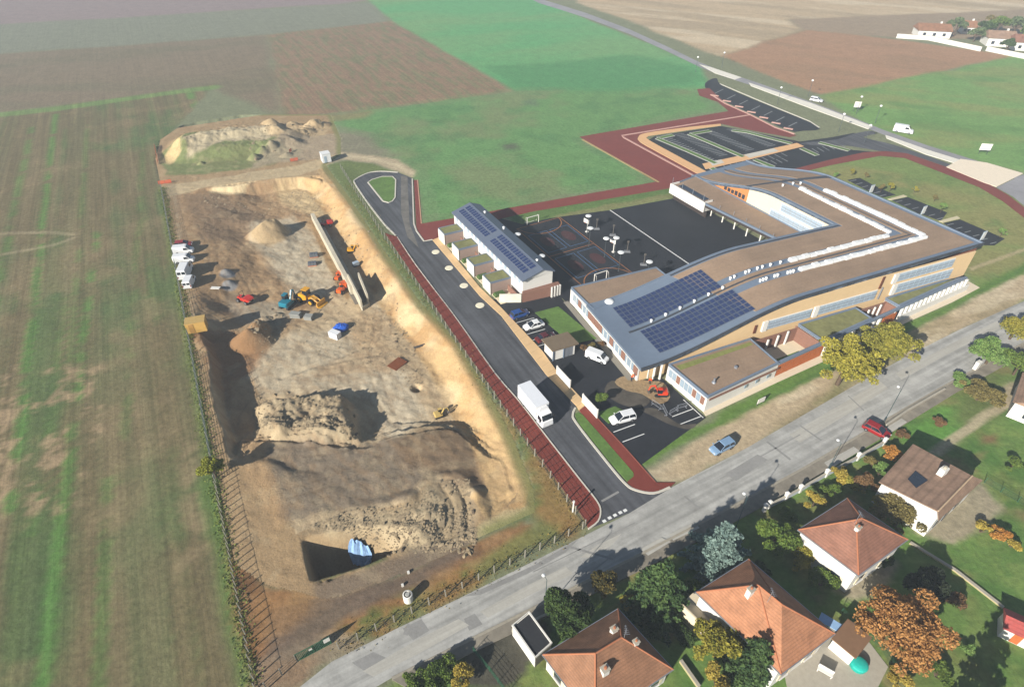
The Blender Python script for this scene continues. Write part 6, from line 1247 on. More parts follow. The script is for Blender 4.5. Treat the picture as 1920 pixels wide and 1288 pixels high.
# ================================================================== HOUSES
m_tile = {k: M("roof_tile_" + k, c, .85, .16, 3.0, .04, var2=.20, scale2=.7, courses=.11) for k, c in dict(orange=(170, 118, 86), brown=(142, 102, 76), rose=(140, 98, 80), tan=(148, 120, 100), red=(176, 84, 78)).items()}
m_ridge = M("ridge_tile", (176, 112, 78), .85, .1, 3)
def hip_house(name, label, L, T, Rr, r0, r1, ze_, zr, tile, wall, chims=(), base=0.0, over=.32, wins=True, lift=1.1):
    """hipped roof: eave corners L, T, Rr seen in the photo, the fourth follows; ridge r0-r1"""
    L, T, Rr = G(*L, ze_), G(*T, ze_), G(*Rr, ze_); Bq = (L[0] + Rr[0] - T[0], L[1] + Rr[1] - T[1])
    r0, r1 = G(*r0, zr), G(*r1, zr); zr += lift
    cx_, cy_ = (L[0] + Rr[0]) / 2, (L[1] + Rr[1]) / 2
    h = thing(name, label, "house", (cx_, cy_, 0)); c = (cx_, cy_)
    cor = [L, Bq, Rr, T]
    inn = [lerp(p, c, over * 1.5 / math.hypot(p[0] - cx_, p[1] - cy_)) for p in cor]
    mbw = MB(); mbw.prism(inn, base, ze_ - .05); wl_ = wpart(mbw, "wall", wall, h)
    e3 = lambda p, z: (p[0], p[1], z)
    faces = [("roof_plane", [e3(L, ze_), e3(Bq, ze_), e3(r0, zr)]), ("roof_plane", [e3(Bq, ze_), e3(Rr, ze_), e3(r1, zr), e3(r0, zr)]), ("roof_plane", [e3(Rr, ze_), e3(T, ze_), e3(r1, zr)]), ("roof_plane", [e3(T, ze_), e3(L, ze_), e3(r0, zr), e3(r1, zr)])]
    for nm, pts in faces:
        n = len(pts); mb = MB(); mb.add(pts + [(x, y, z - .18) for x, y, z in pts], [tuple(range(n)), tuple(range(2 * n - 1, n - 1, -1))] + [(i, i + n, (i + 1) % n + n, (i + 1) % n) for i in range(n)]); wpart(mb, nm, tile, h)
    for a, b in ((e3(L, ze_), e3(r0, zr)), (e3(Bq, ze_), e3(r0, zr)), (e3(Rr, ze_), e3(r1, zr)), (e3(T, ze_), e3(r1, zr)), (e3(r0, zr), e3(r1, zr))):
        n = max(2, int(math.dist(a, b) / .45)); wpart(MB().tube([(a[0], a[1], a[2] + .02), (b[0], b[1], b[2] + .02)], .10, 6), "ridge_cap", m_ridge, h)
    ribbon(mb := MB(), [lerp(p, c, -.01) for p in cor], .14, ze_ - .16, ze_ - .02, True); wpart(mb, "gutter", m_frame, h)
    for px, z, s_ in chims:
        g = G(*px, z); ck = wpart(MB().box(g[0], g[1], z - 1.9, z, s_, s_ * .8, A1), "chimney", m_wht, h); wpart(MB().box(g[0], g[1], z, z + .12, s_ + .15, s_ * .8 + .15, A1), "chimney_cap", m_conc, ck); wpart(MB().cyl(g[0], g[1], z + .12, z + .4, s_ * .22, s_ * .2, 8), "flue", m_ridge, ck)
    if wins:
        for (p, q) in ((inn[0], inn[1]), (inn[1], inn[2])):
            a = math.atan2(q[1] - p[1], q[0] - p[0]); Lw = math.hypot(q[0] - p[0], q[1] - p[1]); n = max(2, int(Lw / 3.2))
            for i in range(n):
                c_ = lerp(p, q, (i + .5) / n); o = wpart(MB().box(c_[0], c_[1], base + .9, base + 2.15, 1.2, .12, a), "window", m_dglass, wl_); wpart(MB().box(c_[0] + .08 * math.sin(a), c_[1] - .08 * math.cos(a), base + .78, base + .9, 1.4, .24, a), "sill", m_wht, o)
                for sg in (-1, 1): wpart(MB().box(c_[0] + sg * .85 * math.cos(a) + .03 * math.sin(a), c_[1] + sg * .85 * math.sin(a) - .03 * math.cos(a), base + .9, base + 2.15, .45, .1, a), "shutter", m_cream, wl_)
    return h, cor, inn
h1, c1_, i1_ = hip_house("house", "house with orange brown hipped roof and three chimneys at the bottom edge", (1018, 1227), (1159, 1141), (1262, 1254), (1115, 1231), (1164, 1201), 3.6, 6.6, m_tile["brown"], m_wht, (((1152, 1178), 6.9, .7), ((1193, 1202), 6.9, .6), ((1135, 1253), 6.9, .8)), lift=.8)
h2, c2_, i2_ = hip_house("house", "white house with smooth pyramid roof of rosy tiles", (1497, 993), (1589, 934), (1702, 1011), (1600, 984), (1610, 981), 5.0, 7.2, m_tile["rose"], m_wht, (((1610, 988), 8.2, .6),))
h3, c3_, i3_ = hip_house("house", "house with bright orange hipped roof and side terrace between the conifers", (1306, 1110), (1404, 1048), (1565, 1187), (1417, 1106), (1461, 1142), 5.0, 7.7, m_tile["orange"], m_wht, (((1409, 1104), 9.0, .7),))
for h_, px, z in ((h1, (1170, 1196), 7.2), (h2, (1603, 980), 8.2), (h3, (1440, 1126), 8.6)):
    g = G(*px, z); mb = MB(); mb.tube([(g[0], g[1], z - .3), (g[0], g[1], z + 2.2)], .03, 5)
    for k in range(5): mb.tube([(g[0] - .35 + .05 * k, g[1] - .5 + .22 * k, z + 2.0), (g[0] + .35 - .05 * k, g[1] - .5 + .22 * k, z + 2.0)], .02, 4)
    mb.tube([(g[0], g[1] - .6, z + 2.0), (g[0], g[1] + .5, z + 2.0)], .025, 4); wpart(mb, "aerial", m_frame, h_)
# balcony and terrace of the orange house
g = G(1318, 1150, 2.2); tb = MB().box(g[0], g[1], 0, 2.2, 3.2, 5.0, A1 + R(8)); o = wpart(tb, "terrace_block", m_cream, h3); wpart(MB().box(g[0] - 1.4, g[1] - .8, 2.2, 3.1, .2, 5.0, A1 + R(8)), "parapet", m_cream, o)
pat = sheet("paved_patio", GP([(1470, 1260), (1560, 1172), (1600, 1165), (1665, 1250), (1640, 1300), (1480, 1310)]), .06, M("patio_slab", (176, 168, 152), .9, .1, 2), z0=0)
g = G(1597, 1196, 2.3); c = thing("garden_shed", "small brown flat roofed shed behind the orange house", "shed", (g[0], g[1], 0), A1 + R(10)); MB().box(0, 0, 0, 2.2, 3.4, 2.6).build("wall", m_wht, c); MB().box(0, 0, 2.2, 2.36, 3.8, 3.0).build("roof", M("brown_felt", (132, 100, 74), .9, .1, 2), c); MB().box(0, -1.33, .1, 2.0, .9, .06).build("door", m_wood, c)
g = G(1557, 1168, 1.8); c = thing("lean_to", "pale blue lean-to awning at the corner of the orange house", "awning", (g[0], g[1], 0), R(-40)); MB().box(0, 0, 1.9, 2.0, 2.6, 1.2).build("sheet", M("pale_blue_sheet", (150, 184, 220), .4), c); [MB().cyl(x_, -.5, 0, 1.9, .05, .05, 6).build("post", m_wht, c) for x_ in (-1.2, 1.2)]
g = G(1608, 1248); c = thing("covered_tub", "turquoise round covered tub on the patio", "tub", (g[0], g[1], .06), 0); MB().cyl(0, 0, 0, .55, .95, 1.0, 18).build("tub", M("turquoise", (20, 168, 152), .4, .05, 2), c); MB().ball((0, 0, .55), 1.02, 1.02, .35, 16, 4, lo=0).build("cover", M("turquoise_cover", (40, 180, 164), .4, .1, 2), c)
g = G(1545, 1262); simple("garden_bench", "white bench on the patio beside the turquoise tub", "bench", (g[0], g[1], .06), R(-35), [("seat", MB().box(0, 0, .4, .48, 1.7, .5), m_wht), ("backrest", MB().box(0, .25, .5, .95, 1.7, .08), m_wht)] + [("leg", MB().box(x_, y_, 0, .4, .08, .08), m_wht) for x_ in (-.75, .75) for y_ in (-.2, .2)])
# tan gabled house
ze_, zr_ = 4.6, 6.2
el0, el1 = G(1648, 903, ze_), G(1712, 832, ze_); rg0, rg1 = G(1759, 958, zr_), G(1823, 892, zr_); er0, er1 = G(1760, 975, ze_), G(1843, 900, ze_)
cx_, cy_ = (el0[0] + er1[0]) / 2, (el0[1] + er1[1]) / 2
h4 = thing("house", "white house with broad tan low pitched roof and a dark skylight", "house", (cx_, cy_, 0))
pl = [el0, er0, er1, el1]; wl_ = wpart(MB().prism([lerp(p, (cx_, cy_), .08) for p in pl], 0, 4.4), "wall", m_wht, h4)
def plane(pts, nm, tile, h, th=.18):
    n = len(pts); mb = MB(); mb.add(pts + [(x, y, z - th) for x, y, z in pts], [tuple(range(n)), tuple(range(2 * n - 1, n - 1, -1))] + [(i, i + n, (i + 1) % n + n, (i + 1) % n) for i in range(n)]); return wpart(mb, nm, tile, h)
rp = plane([el0 + (ze_,), rg0 + (zr_,), rg1 + (zr_,), el1 + (ze_,)], "roof_plane", m_tile["tan"], h4); plane([rg0 + (zr_,), er0 + (ze_,), er1 + (ze_,), rg1 + (zr_,)], "roof_plane", m_tile["tan"], h4)
for a, b, c_ in ((el0, rg0, er0), (el1, rg1, er1)):
    t_ = .06; pts = [lerp(a, (cx_, cy_), t_) + (4.35,), lerp(c_, (cx_, cy_), t_) + (4.35,), lerp(b, (cx_, cy_), t_) + (zr_ - .25,)]; plane(pts, "gable", m_wht, h4, .1)
wpart(MB().tube([rg0 + (zr_ + .03,), rg1 + (zr_ + .03,)], .11, 6), "ridge_cap", M("pale_ridge", (196, 168, 136)), h4)
def on_plane(px):      # point of the big roof plane under a photo mark
    z = 5.2
    for _ in range(20):
        g = G(*px, z); ux, uy = rg0[0] - el0[0], rg0[1] - el0[1]; n_ = (ux * ux + uy * uy); vx, vy = el1[0] - el0[0], el1[1] - el0[1]; dx, dy = g[0] - el0[0], g[1] - el0[1]
        det = ux * vy - uy * vx; z = ze_ + (zr_ - ze_) * ((dx * vy - dy * vx) / det)
    return (g[0], g[1], z)
sk4 = [on_plane(p) for p in ((1702, 898), (1718, 915), (1739, 901), (1716, 883))]; o = plane([(x, y, z + .09) for x, y, z in sk4], "skylight", m_dglass, h4, .1)
g = on_plane((1765, 888)); ck = wpart(MB().box(g[0], g[1], g[2] - .3, g[2] + 1.2, 1.1, .8, A1), "chimney", m_wht, h4); wpart(MB().cyl(g[0], g[1], g[2] + 1.2, g[2] + 1.6, .25, .2, 8), "flue", m_conc, ck)
a = math.atan2(er1[1] - er0[1], er1[0] - er0[0])
for t_ in (.2, .45, .7): c_ = lerp(lerp(er0, er1, t_), (cx_, cy_), .078); wpart(MB().box(c_[0], c_[1], .3 if t_ == .45 else .9, 2.3, 1.5, .14, a), "window", m_dglass, wl_)
# white house at the right edge and shed with red roof
g = G(1925, 800); c = thing("house", "white walled house cut by the right edge above the tan roofed one", "house", (g[0] + 4.0, g[1] + 3.2, 0), A1 + R(20)); MB().box(0, 0, 0, 3.4, 9, 8).build("wall", m_wht, c)
mb = MB(); mb.add([(-4.9, -4.4, 3.35), (4.9, -4.4, 3.35), (4.9, 0, 5.4), (-4.9, 0, 5.4), (4.9, 4.4, 3.35), (-4.9, 4.4, 3.35)], [(0, 1, 2, 3), (3, 2, 4, 5), (0, 3, 5), (1, 4, 2), (0, 5, 4, 1)]); mb.build("roof", m_tile["tan"], c)
for y_ in (-2, 1.5): MB().box(-4.52, y_, .9, 2.2, .1, 1.3).build("window", m_dglass, c)
MB().box(-1.5, -4.02, .9, 2.2, 1.3, .1).build("window", m_dglass, c)
g = G(1893, 1195); c = thing("garden_shed", "white garden shed with pink red roof at the right edge", "shed", (g[0] + 1.6, g[1] - .2, 0), R(-33)); MB().box(0, 0, 0, 2.1, 5.5, 2.6).build("wall", m_wht, c)
mb = MB(); mb.add([(-3, -1.6, 2.05), (3, -1.6, 2.05), (3, 0, 2.8), (-3, 0, 2.8), (3, 1.6, 2.05), (-3, 1.6, 2.05)], [(0, 1, 2, 3), (3, 2, 4, 5), (0, 3, 5), (1, 4, 2), (0, 5, 4, 1)]); mb.build("roof", m_tile["red"], c); MB().box(-1.2, -1.32, .1, 1.9, .9, .06).build("door", m_wood, c)
# garage at the bottom
ga, gb, gc = G(961, 1172, 2.5), G(1003, 1232, 2.5), G(1034, 1205, 2.5); gd = (ga[0] + gc[0] - gb[0], ga[1] + gc[1] - gb[1]); cx_, cy_ = (ga[0] + gc[0]) / 2, (ga[1] + gc[1]) / 2
c = thing("garage", "garage with white side wall and flat roof coloured as shadow at the bottom edge", "garage", (cx_, cy_, 0)); wpart(MB().prism([ga, gb, gc, gd], 0, 2.35), "wall", m_wht, c); wpart(MB().prism([lerp(p, (cx_, cy_), .08) for p in (ga, gb, gc, gd)], 2.35, 2.45), "roof", M("shadow_roof", (44, 44, 48), .8, .1, 2), c)  # roof coloured near black to stand for the shadow beside the white wall
ribbon(mb := MB(), [ga, gb, gc, gd], .22, 2.35, 2.62, True); wpart(mb, "parapet", m_wht, c)
a = math.atan2(gc[1] - gb[1], gc[0] - gb[0]); q = lerp(gb, gc, .5); wpart(MB().box(q[0], q[1], .05, 2.1, 2.4, .1, a), "door", m_steel, c)
fence("garden_fence", "green wire garden fence running from the road to the dark driveway", [G(888, 1222), G(918, 1258), G(950, 1300)], 2.0, 1.3, 6, m_grn, MB().box(0, 0, 0, 1.9, .07, .07).mesh("post", m_grn))
fence("garden_fence", "green wire fence behind the tan roofed house", [G(1845, 905), G(1940, 960)], 2.5, 1.3, 5, m_grn, MB().box(0, 0, 0, 1.9, .07, .07).mesh("post", m_grn))
fence("garden_fence", "green wire fence between the orange house's shed and the copper beech", [G(1575, 1150), G(1650, 1215), G(1700, 1295)], 2.5, 1.4, 6, m_grn, MB().box(0, 0, 0, 1.9, .07, .07).mesh("post", m_grn))
def low_wall(label, pts, h, mat, pillars=False, wd=.22):
    x0, y0 = pts[0]; f = thing("garden_wall", label, "wall", (x0, y0, 0)); 
    for p, q in zip(pts[:-1], pts[1:]):
        L_ = math.hypot(q[0] - p[0], q[1] - p[1]); a = math.atan2(q[1] - p[1], q[0] - p[0]); c_ = lerp(p, q, .5); MB().box(c_[0] - x0, c_[1] - y0, 0, h, L_, wd, a).build("wall_run", mat, f); MB().box(c_[0] - x0, c_[1] - y0, h, h + .06, L_ - .02, wd + .1, a).build("coping", m_conc, f)
    if pillars:
        for p in pts: 
            o = MB().box(p[0] - x0, p[1] - y0, 0, h + .75, .45, .45, A1).build("pillar", m_wht, f); MB().box(p[0] - x0, p[1] - y0, h + .75, h + .95, .6, .6, A1, 0, .4).build("pillar_cap", m_wht, o)
    return f
low_wall("low white garden wall with pillars along the village pavement", [G(1432, 958), G(1440, 952), G(1472, 936), G(1498, 922), G(1547, 893), G(1606, 862), G(1655, 834)], .8, M("blue_white_wall", (190, 196, 204), .8, .06, 2), True)
low_wall("low grey garden wall in front of the bottom conifers", [G(960, 1185), G(1010, 1162), G(1040, 1148)], .6, m_conc)
low_wall("low stone edging between two lawns right of the pyramid roofed house", [G(1705, 1018), G(1790, 1070), G(1880, 1140)], .25, M("edge_stone", (180, 166, 124), .9, .1, 2), wd=.35)
low_wall("low pale wall at the foot of the bottom house's garden", [G(1275, 1240), G(1310, 1290)], .5, M("edge_stone", (180, 166, 124)), wd=.3)
low_wall("pale garden wall along the lawn opposite the yellow trees", [G(1660, 800), G(1700, 772), G(1770, 732)], .5, m_conc)
g = G(1828, 692); simple("utility_box", "white utility box on the pavement beside the green hedge", "utility box", (g[0], g[1], .1), A1, [("body", MB().box(0, 0, 0, 1.6, 1.0, .6), m_wht), ("lid", MB().box(0, 0, 1.6, 1.7, 1.1, .7), m_wht)])
g = G(1425, 758); simple("notice_board", "white notice board at the lawn's edge beside the lay-by", "notice board", (g[0], g[1], 0), A1, [("board", MB().box(0, 0, .5, 1.5, 1.7, .1), m_wht)] + [("post", MB().box(x_, .05, 0, 1.5, .1, .1), m_steel) for x_ in (-.75, .75)])
# --- far hamlet at the top right
def far_house(label, px, sx, sy, h, roof, rz):
    g = G(*px); c = thing("far_house", label, "house", (g[0], g[1], 0), rz); MB().box(0, 0, 0, h, sx, sy).build("wall", m_wht, c)
    mb = MB(); mb.add([(-sx / 2 - .5, -sy / 2 - .5, h), (sx / 2 + .5, -sy / 2 - .5, h), (sx / 2, 0, h + 2.6), (-sx / 2, 0, h + 2.6), (sx / 2 + .5, sy / 2 + .5, h), (-sx / 2 - .5, sy / 2 + .5, h)], [(0, 1, 2, 3), (3, 2, 4, 5), (0, 3, 5), (1, 4, 2), (0, 5, 4, 1)]); mb.build("roof", roof, c)
    for x_ in (-sx * .3, 0, sx * .3): MB().box(x_, -sy / 2 - .03, 1, 2.3, 1.3, .08).build("window", m_dglass, c)
    MB().box(sx * .2, .5, h + 1.6, h + 3.4, .8, .8).build("chimney", m_wht, c)
far_house("far white house with dark red roof at the hamlet's left end", (1744, 68), 15, 9, 3.2, m_tile["brown"], R(-12))
far_house("far white house half hidden by trees beside the wall gap", (1868, 84), 12, 9, 3.6, m_tile["tan"], R(-14)); far_house("far white house at the right edge behind the long wall", (1918, 92), 12, 9, 3.6, m_tile["rose"], R(-14))
far_house("small far white outbuilding between the hamlet's trees", (1811, 62), 6, 5, 3.0, m_tile["brown"], R(-12))
low_wall("long white boundary wall in front of the hamlet, left stretch", [G(1680, 72), G(1740, 76), G(1838, 97)], 2.0, m_wht, wd=.4); low_wall("long white boundary wall in front of the hamlet, right stretch", [G(1848, 96), G(1935, 114)], 2.0, m_wht, wd=.4)

# ================================================================== TREES AND SHRUBS
m_bark = M("bark", (92, 76, 60), .95, .2, 3, .05)
def leaf_mesh(name, C, S, mat, rs, flat=.0):
    n = len(C); a = rs.normal(size=(n, 3)); a[:, 2] *= (1 - flat); a /= np.linalg.norm(a, axis=1)[:, None]; b = np.cross(a, rs.normal(size=(n, 3))); b /= np.linalg.norm(b, axis=1)[:, None]
    S = S[:, None]; V = np.stack([C - a * S - b * S * .6, C + a * S * .2 - b * S * .9, C + a * S + b * S * .5, C - a * S * .3 + b * S * .9], 1).reshape(-1, 3)
    return np_mesh(name, V, np.arange(4 * n).reshape(-1, 4), mat)
def decid(label, px, R_, H_, mat, name="tree", cat="tree", n=3000, ls=.22, lumps=16, base_z=0.0, trunk=True, squash=1.0, group=None, gap=.0, seed=None):
    """px: middle of the crown in the photo"""
    zc = base_z + H_ * .58; g = G(*px, zc); rs = np.random.RandomState(seed or (int(px[0]) * 7 + int(px[1])))
    n = int(n * 1.7); ls = ls * .76
    c = thing(name, label, cat, (g[0], g[1], base_z), 0, group)
    rz_ = H_ * (.46 if not trunk else .42); cz = H_ - rz_ * 1.02
    d = rs.normal(size=(lumps, 3)); d /= np.linalg.norm(d, axis=1)[:, None]; d[:, 2] = np.abs(d[:, 2]) * 1.1 - .35
    LC = d * np.where(rs.uniform(size=(lumps, 1)) < .28, rs.uniform(.85, 1.08, (lumps, 1)), rs.uniform(.40, .78, (lumps, 1))) * np.array([R_, R_ * squash, rz_]) + np.array([0, 0, cz]); LR = rs.uniform(.24, .44, lumps) * R_ * (16 / max(lumps, 12)) ** .33 * np.where(np.linalg.norm(LC[:, :2], axis=1) > .8 * R_, .6, 1)
    w_ = LR ** 2; pick = rs.choice(lumps, n, p=w_ / w_.sum()); dd = rs.normal(size=(n, 3)); dd /= np.linalg.norm(dd, axis=1)[:, None]; dd[:, 2] = np.where(dd[:, 2] < -.3, -dd[:, 2], dd[:, 2])
    rr = LR[pick] * rs.uniform(.55, 1.12, n) ** .7; C = LC[pick] + dd * rr[:, None] * np.array([1, 1, min(1.0, rz_ / R_ * 1.1)]); C[:, 2] = np.maximum(C[:, 2], .12)
    obj("crown", leaf_mesh("crown", C, rs.uniform(.6, 1.3, n) * ls, mat, rs), c)
    mb = MB()
    if trunk:
        hb = max(.6, cz - rz_ * .5); mb.tube([(0, 0, -.1), (.05, .03, hb * .6), (0, 0, hb), (0, .05, cz + rz_ * .3)], [R_ * .075, R_ * .06, R_ * .055, R_ * .02], 7)
        for k in range(min(9, lumps)): q = LC[k]; mb.tube([(0, 0, hb * rs.uniform(.7, 1)), (q[0] * .5, q[1] * .5, (hb + q[2]) * .5), tuple(q)], [R_ * .04, R_ * .028, R_ * .012], 5)
    else:
        for k in range(min(6, lumps)): q = LC[k]; mb.tube([(0, 0, 0), (q[0] * .5, q[1] * .5, q[2] * .6), tuple(q)], [.06, .04, .02], 5)
    mb.build("trunk" if trunk else "stem", m_bark, c); return c
def conifer(label, px, R_, H_, mat, n=4200, ls=.20, tiers=10, base_z=0.0, droop=.25):
    g = G(*px, base_z + H_ * .42); rs = np.random.RandomState(int(px[0]) + int(px[1])); c = thing("conifer", label, "conifer", (g[0], g[1], base_z))
    Cs = []; mb = MB(); mb.tube([(0, 0, 0), (0, 0, H_ * .97)], [R_ * .09, .03], 7)
    for t in range(tiers):
        f = t / (tiers - 1); z = H_ * (.08 + .89 * f); r = R_ * (1 - f) ** .80 * rs.uniform(.86, 1.08) + .12; nb = max(4, int(8 * (1 - f) + 4))
        for k in range(nb):
            a = 2 * math.pi * (k + rs.uniform(-.35, .35)) / nb + t * .7; L_ = r * rs.uniform(.72, 1.12); up = rs.uniform(-.05, .12)
            m_ = max(8, int(n / (tiers * nb) * (L_ / R_) * 2.0)); u = rs.uniform(.15, 1, m_) ** .75
            x = math.cos(a) * L_ * u; y = math.sin(a) * L_ * u; zz = z + L_ * (up * u - droop * u * u) + .18
            sp = .062 * R_ * (1.25 - .7 * u) ; Cs.append(np.stack([x + rs.normal(size=m_) * sp, y + rs.normal(size=m_) * sp, zz + rs.normal(size=m_) * sp * .4], 1))
            mb.tube([(0, 0, z), (math.cos(a) * L_ * .9, math.sin(a) * L_ * .9, z + L_ * (up - droop * .8))], [.05, .015], 4)
    C = np.concatenate(Cs); obj("foliage", leaf_mesh("foliage", C, rs.uniform(.6, 1.3, len(C)) * ls, mat, rs, .5), c); mb.build("trunk", m_bark, c); return c
l_spruce = M_leaf("needles_blue", (104, 128, 122), (150, 172, 160)); l_pine = M_leaf("needles_green", (52, 80, 50), (104, 128, 68)); l_dark = M_leaf("leaves_dark", (50, 74, 40), (88, 108, 50)); l_green = M_leaf("leaves_green", (74, 104, 44), (128, 146, 62))
l_yel = M_leaf("leaves_yellow", (158, 138, 52), (206, 184, 88)); l_yg = M_leaf("leaves_yellow_green", (122, 124, 46), (178, 164, 66)); l_cop = M_leaf("leaves_copper", (156, 108, 60), (214, 160, 96)); l_olive = M_leaf("leaves_olive", (110, 100, 58), (150, 136, 80)); l_or = M_leaf("leaves_orange", (180, 118, 54), (206, 156, 76)); l_brown = M_leaf("leaves_brown", (112, 84, 58), (146, 114, 76)); l_fresh = M_leaf("leaves_fresh", (96, 134, 62), (140, 164, 92)); l_haz = M_leaf("leaves_far", (84, 104, 70), (122, 136, 88)); l_willow = M_leaf("leaves_autumn", (132, 130, 48), (200, 186, 76))
conifer("blue grey spruce beside the village pavement", (1352, 1030), 4.8, 9.0, l_spruce, 15000, .20)
conifer("green cedar between the bottom house and the orange house", (1240, 1106), 4.8, 10.5, l_pine, 16000, .20, droop=.32)
decid("round dark green tree right of the garage", (1072, 1142), 3.2, 6.4, l_dark, n=4200, ls=.19)
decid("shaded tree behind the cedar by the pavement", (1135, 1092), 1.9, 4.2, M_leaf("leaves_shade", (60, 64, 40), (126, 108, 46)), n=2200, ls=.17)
decid("round green tree left of the pyramid roofed house", (1456, 1003), 3.0, 5.4, l_green, n=4200, ls=.19)
decid("yellow shrub against the pyramid roofed house's white wall", (1497, 1046), 1.8, 2.9, l_yg, name="shrub", cat="shrub", n=1800, ls=.15, lumps=9, trunk=False)
decid("green bush below the pyramid roofed house's wall", (1546, 1085), 2.0, 2.8, l_green, name="shrub", cat="shrub", n=1800, ls=.15, lumps=9, trunk=False)
decid("olive brown bush between the pyramid roof and the tan roof", (1690, 965), 3.2, 4.8, l_olive, name="shrub", cat="shrub", n=2800, ls=.17, lumps=12, trunk=False)
decid("mossy green shrub in front of the olive bush", (1655, 945), 1.8, 3.0, l_yg, name="shrub", cat="shrub", n=1600, ls=.15, lumps=9, trunk=False)
decid("brown leafless looking shrub beside the tan roof", (1625, 905), 2.0, 3.2, l_brown, name="shrub", cat="shrub", n=1800, ls=.14, lumps=10, trunk=False)
decid("golden shrub behind the white garden wall, left one", (1530, 938), 1.8, 2.6, l_yel, name="shrub", cat="shrub", n=1500, ls=.15, lumps=8, trunk=False)
decid("golden shrub behind the white garden wall, right one", (1576, 888), 1.6, 2.6, l_yel, name="shrub", cat="shrub", n=1400, ls=.15, lumps=8, trunk=False)
decid("small green shrub between the golden ones", (1560, 920), 1.4, 2.2, l_green, name="shrub", cat="shrub", n=1000, ls=.14, lumps=7, trunk=False)
decid("orange yellow shrub at the tan roofed house's driveway", (1672, 850), 1.7, 2.4, l_or, name="shrub", cat="shrub", n=1400, ls=.15, lumps=8, trunk=False)
decid("pale green shrub below the orange yellow one", (1652, 880), 1.5, 2.2, l_fresh, name="shrub", cat="shrub", n=1000, ls=.14, lumps=7, trunk=False)
decid("large copper coloured beech in the right hand garden", (1698, 1178), 5.3, 8.4, l_cop, n=9500, ls=.18, lumps=46)
decid("dark evergreen tree behind the copper beech", (1740, 1098), 2.6, 4.6, M_leaf("leaves_black_green", (34, 46, 34), (64, 72, 48)), n=2600, ls=.18)
decid("small brown shrub right of the copper beech", (1790, 1120), 1.6, 2.4, l_brown, name="shrub", cat="shrub", n=1000, ls=.14, lumps=7, trunk=False)
decid("yellow green birch in front of the orange house", (1350, 1205), 2.9, 6.0, l_yg, n=4200, ls=.17, lumps=18)
conifer("dark green fir in front of the orange house", (1412, 1240), 3.4, 8.0, l_pine, 8000, .18)
decid("yellow shrub at the foot of the birch", (1345, 1275), 1.8, 2.4, l_yel, name="shrub", cat="shrub", n=1300, ls=.15, lumps=8, trunk=False)
decid("bright yellow shrub at the bottom edge left of the dark driveway", (868, 1268), 1.6, 2.4, l_yel, name="shrub", cat="shrub", n=1400, ls=.15, lumps=8, trunk=False)
for i, (x_, y_) in enumerate(((840, 1255), (808, 1272), (776, 1288))): decid("green hedge bush at the bottom edge, " + ("nearest the yellow shrub", "middle one of three", "left one of three")[i], (x_, y_), 1.7, 2.2, l_green, name="hedge_bush", cat="hedge", n=1400, ls=.15, lumps=8, trunk=False, group="hedge bushes at the bottom edge")
decid("tall autumn yellow tree in front of the school, nearer one", (1590, 676), 5.6, 9.8, l_willow, n=7000, ls=.22, lumps=40)
decid("tall autumn yellow tree in front of the school, farther one", (1664, 644), 5.4, 9.6, M_leaf("leaves_autumn_olive", (118, 120, 48), (178, 168, 70)), n=7000, ls=.22, lumps=40, seed=77)
decid("yellow green bush on the bank between field and site", (397, 878), 2.0, 3.8, M_leaf("leaves_lime", (122, 130, 36), (168, 168, 60)), n=2600, ls=.17, lumps=12)
decid("pale green tree opposite the school by the white utility box", (1862, 660), 3.4, 5.0, l_fresh, n=3000, ls=.2)
decid("olive round bush on the lawn below the utility box", (1840, 735), 3.2, 3.4, l_olive, name="shrub", cat="shrub", n=3000, ls=.18, lumps=14, trunk=False)
decid("light green shrub strip beside the pavement", (1800, 712), 2.2, 2.0, l_fresh, name="shrub", cat="shrub", n=1600, ls=.16, lumps=8, trunk=False)
decid("yellowish tree at the right edge beside the village road", (1908, 612), 3.4, 5.4, l_yg, n=2600, ls=.2); decid("dark green tree at the right edge behind the pale green one", (1915, 680), 3.0, 5.0, l_green, n=2600, ls=.2)
decid("yellow flowering shrub on the lawn below the tan house", (1842, 990), 1.3, 1.6, l_yel, name="shrub", cat="shrub", n=900, ls=.14, lumps=6, trunk=False); decid("orange shrub on the lawn below the tan house", (1872, 1000), 1.6, 1.8, l_or, name="shrub", cat="shrub", n=1100, ls=.14, lumps=6, trunk=False); decid("golden shrub at the end of the row on the lawn", (1900, 1018), 1.2, 1.5, l_yel, name="shrub", cat="shrub", n=700, ls=.14, lumps=6, trunk=False)
decid("small pale green shrub on the lawn right of the copper beech", (1812, 1212), 1.1, 1.2, l_fresh, name="shrub", cat="shrub", n=700, ls=.13, lumps=6, trunk=False)
decid("low reddish shrub near the driveway of the tan house", (1690, 812), 1.2, 1.2, l_brown, name="shrub", cat="shrub", n=700, ls=.13, lumps=6, trunk=False)
decid("yellow shrub at the bottom edge right of the patio", (1690, 1270), 1.6, 1.6, l_yel, name="shrub", cat="shrub", n=900, ls=.14, lumps=6, trunk=False)
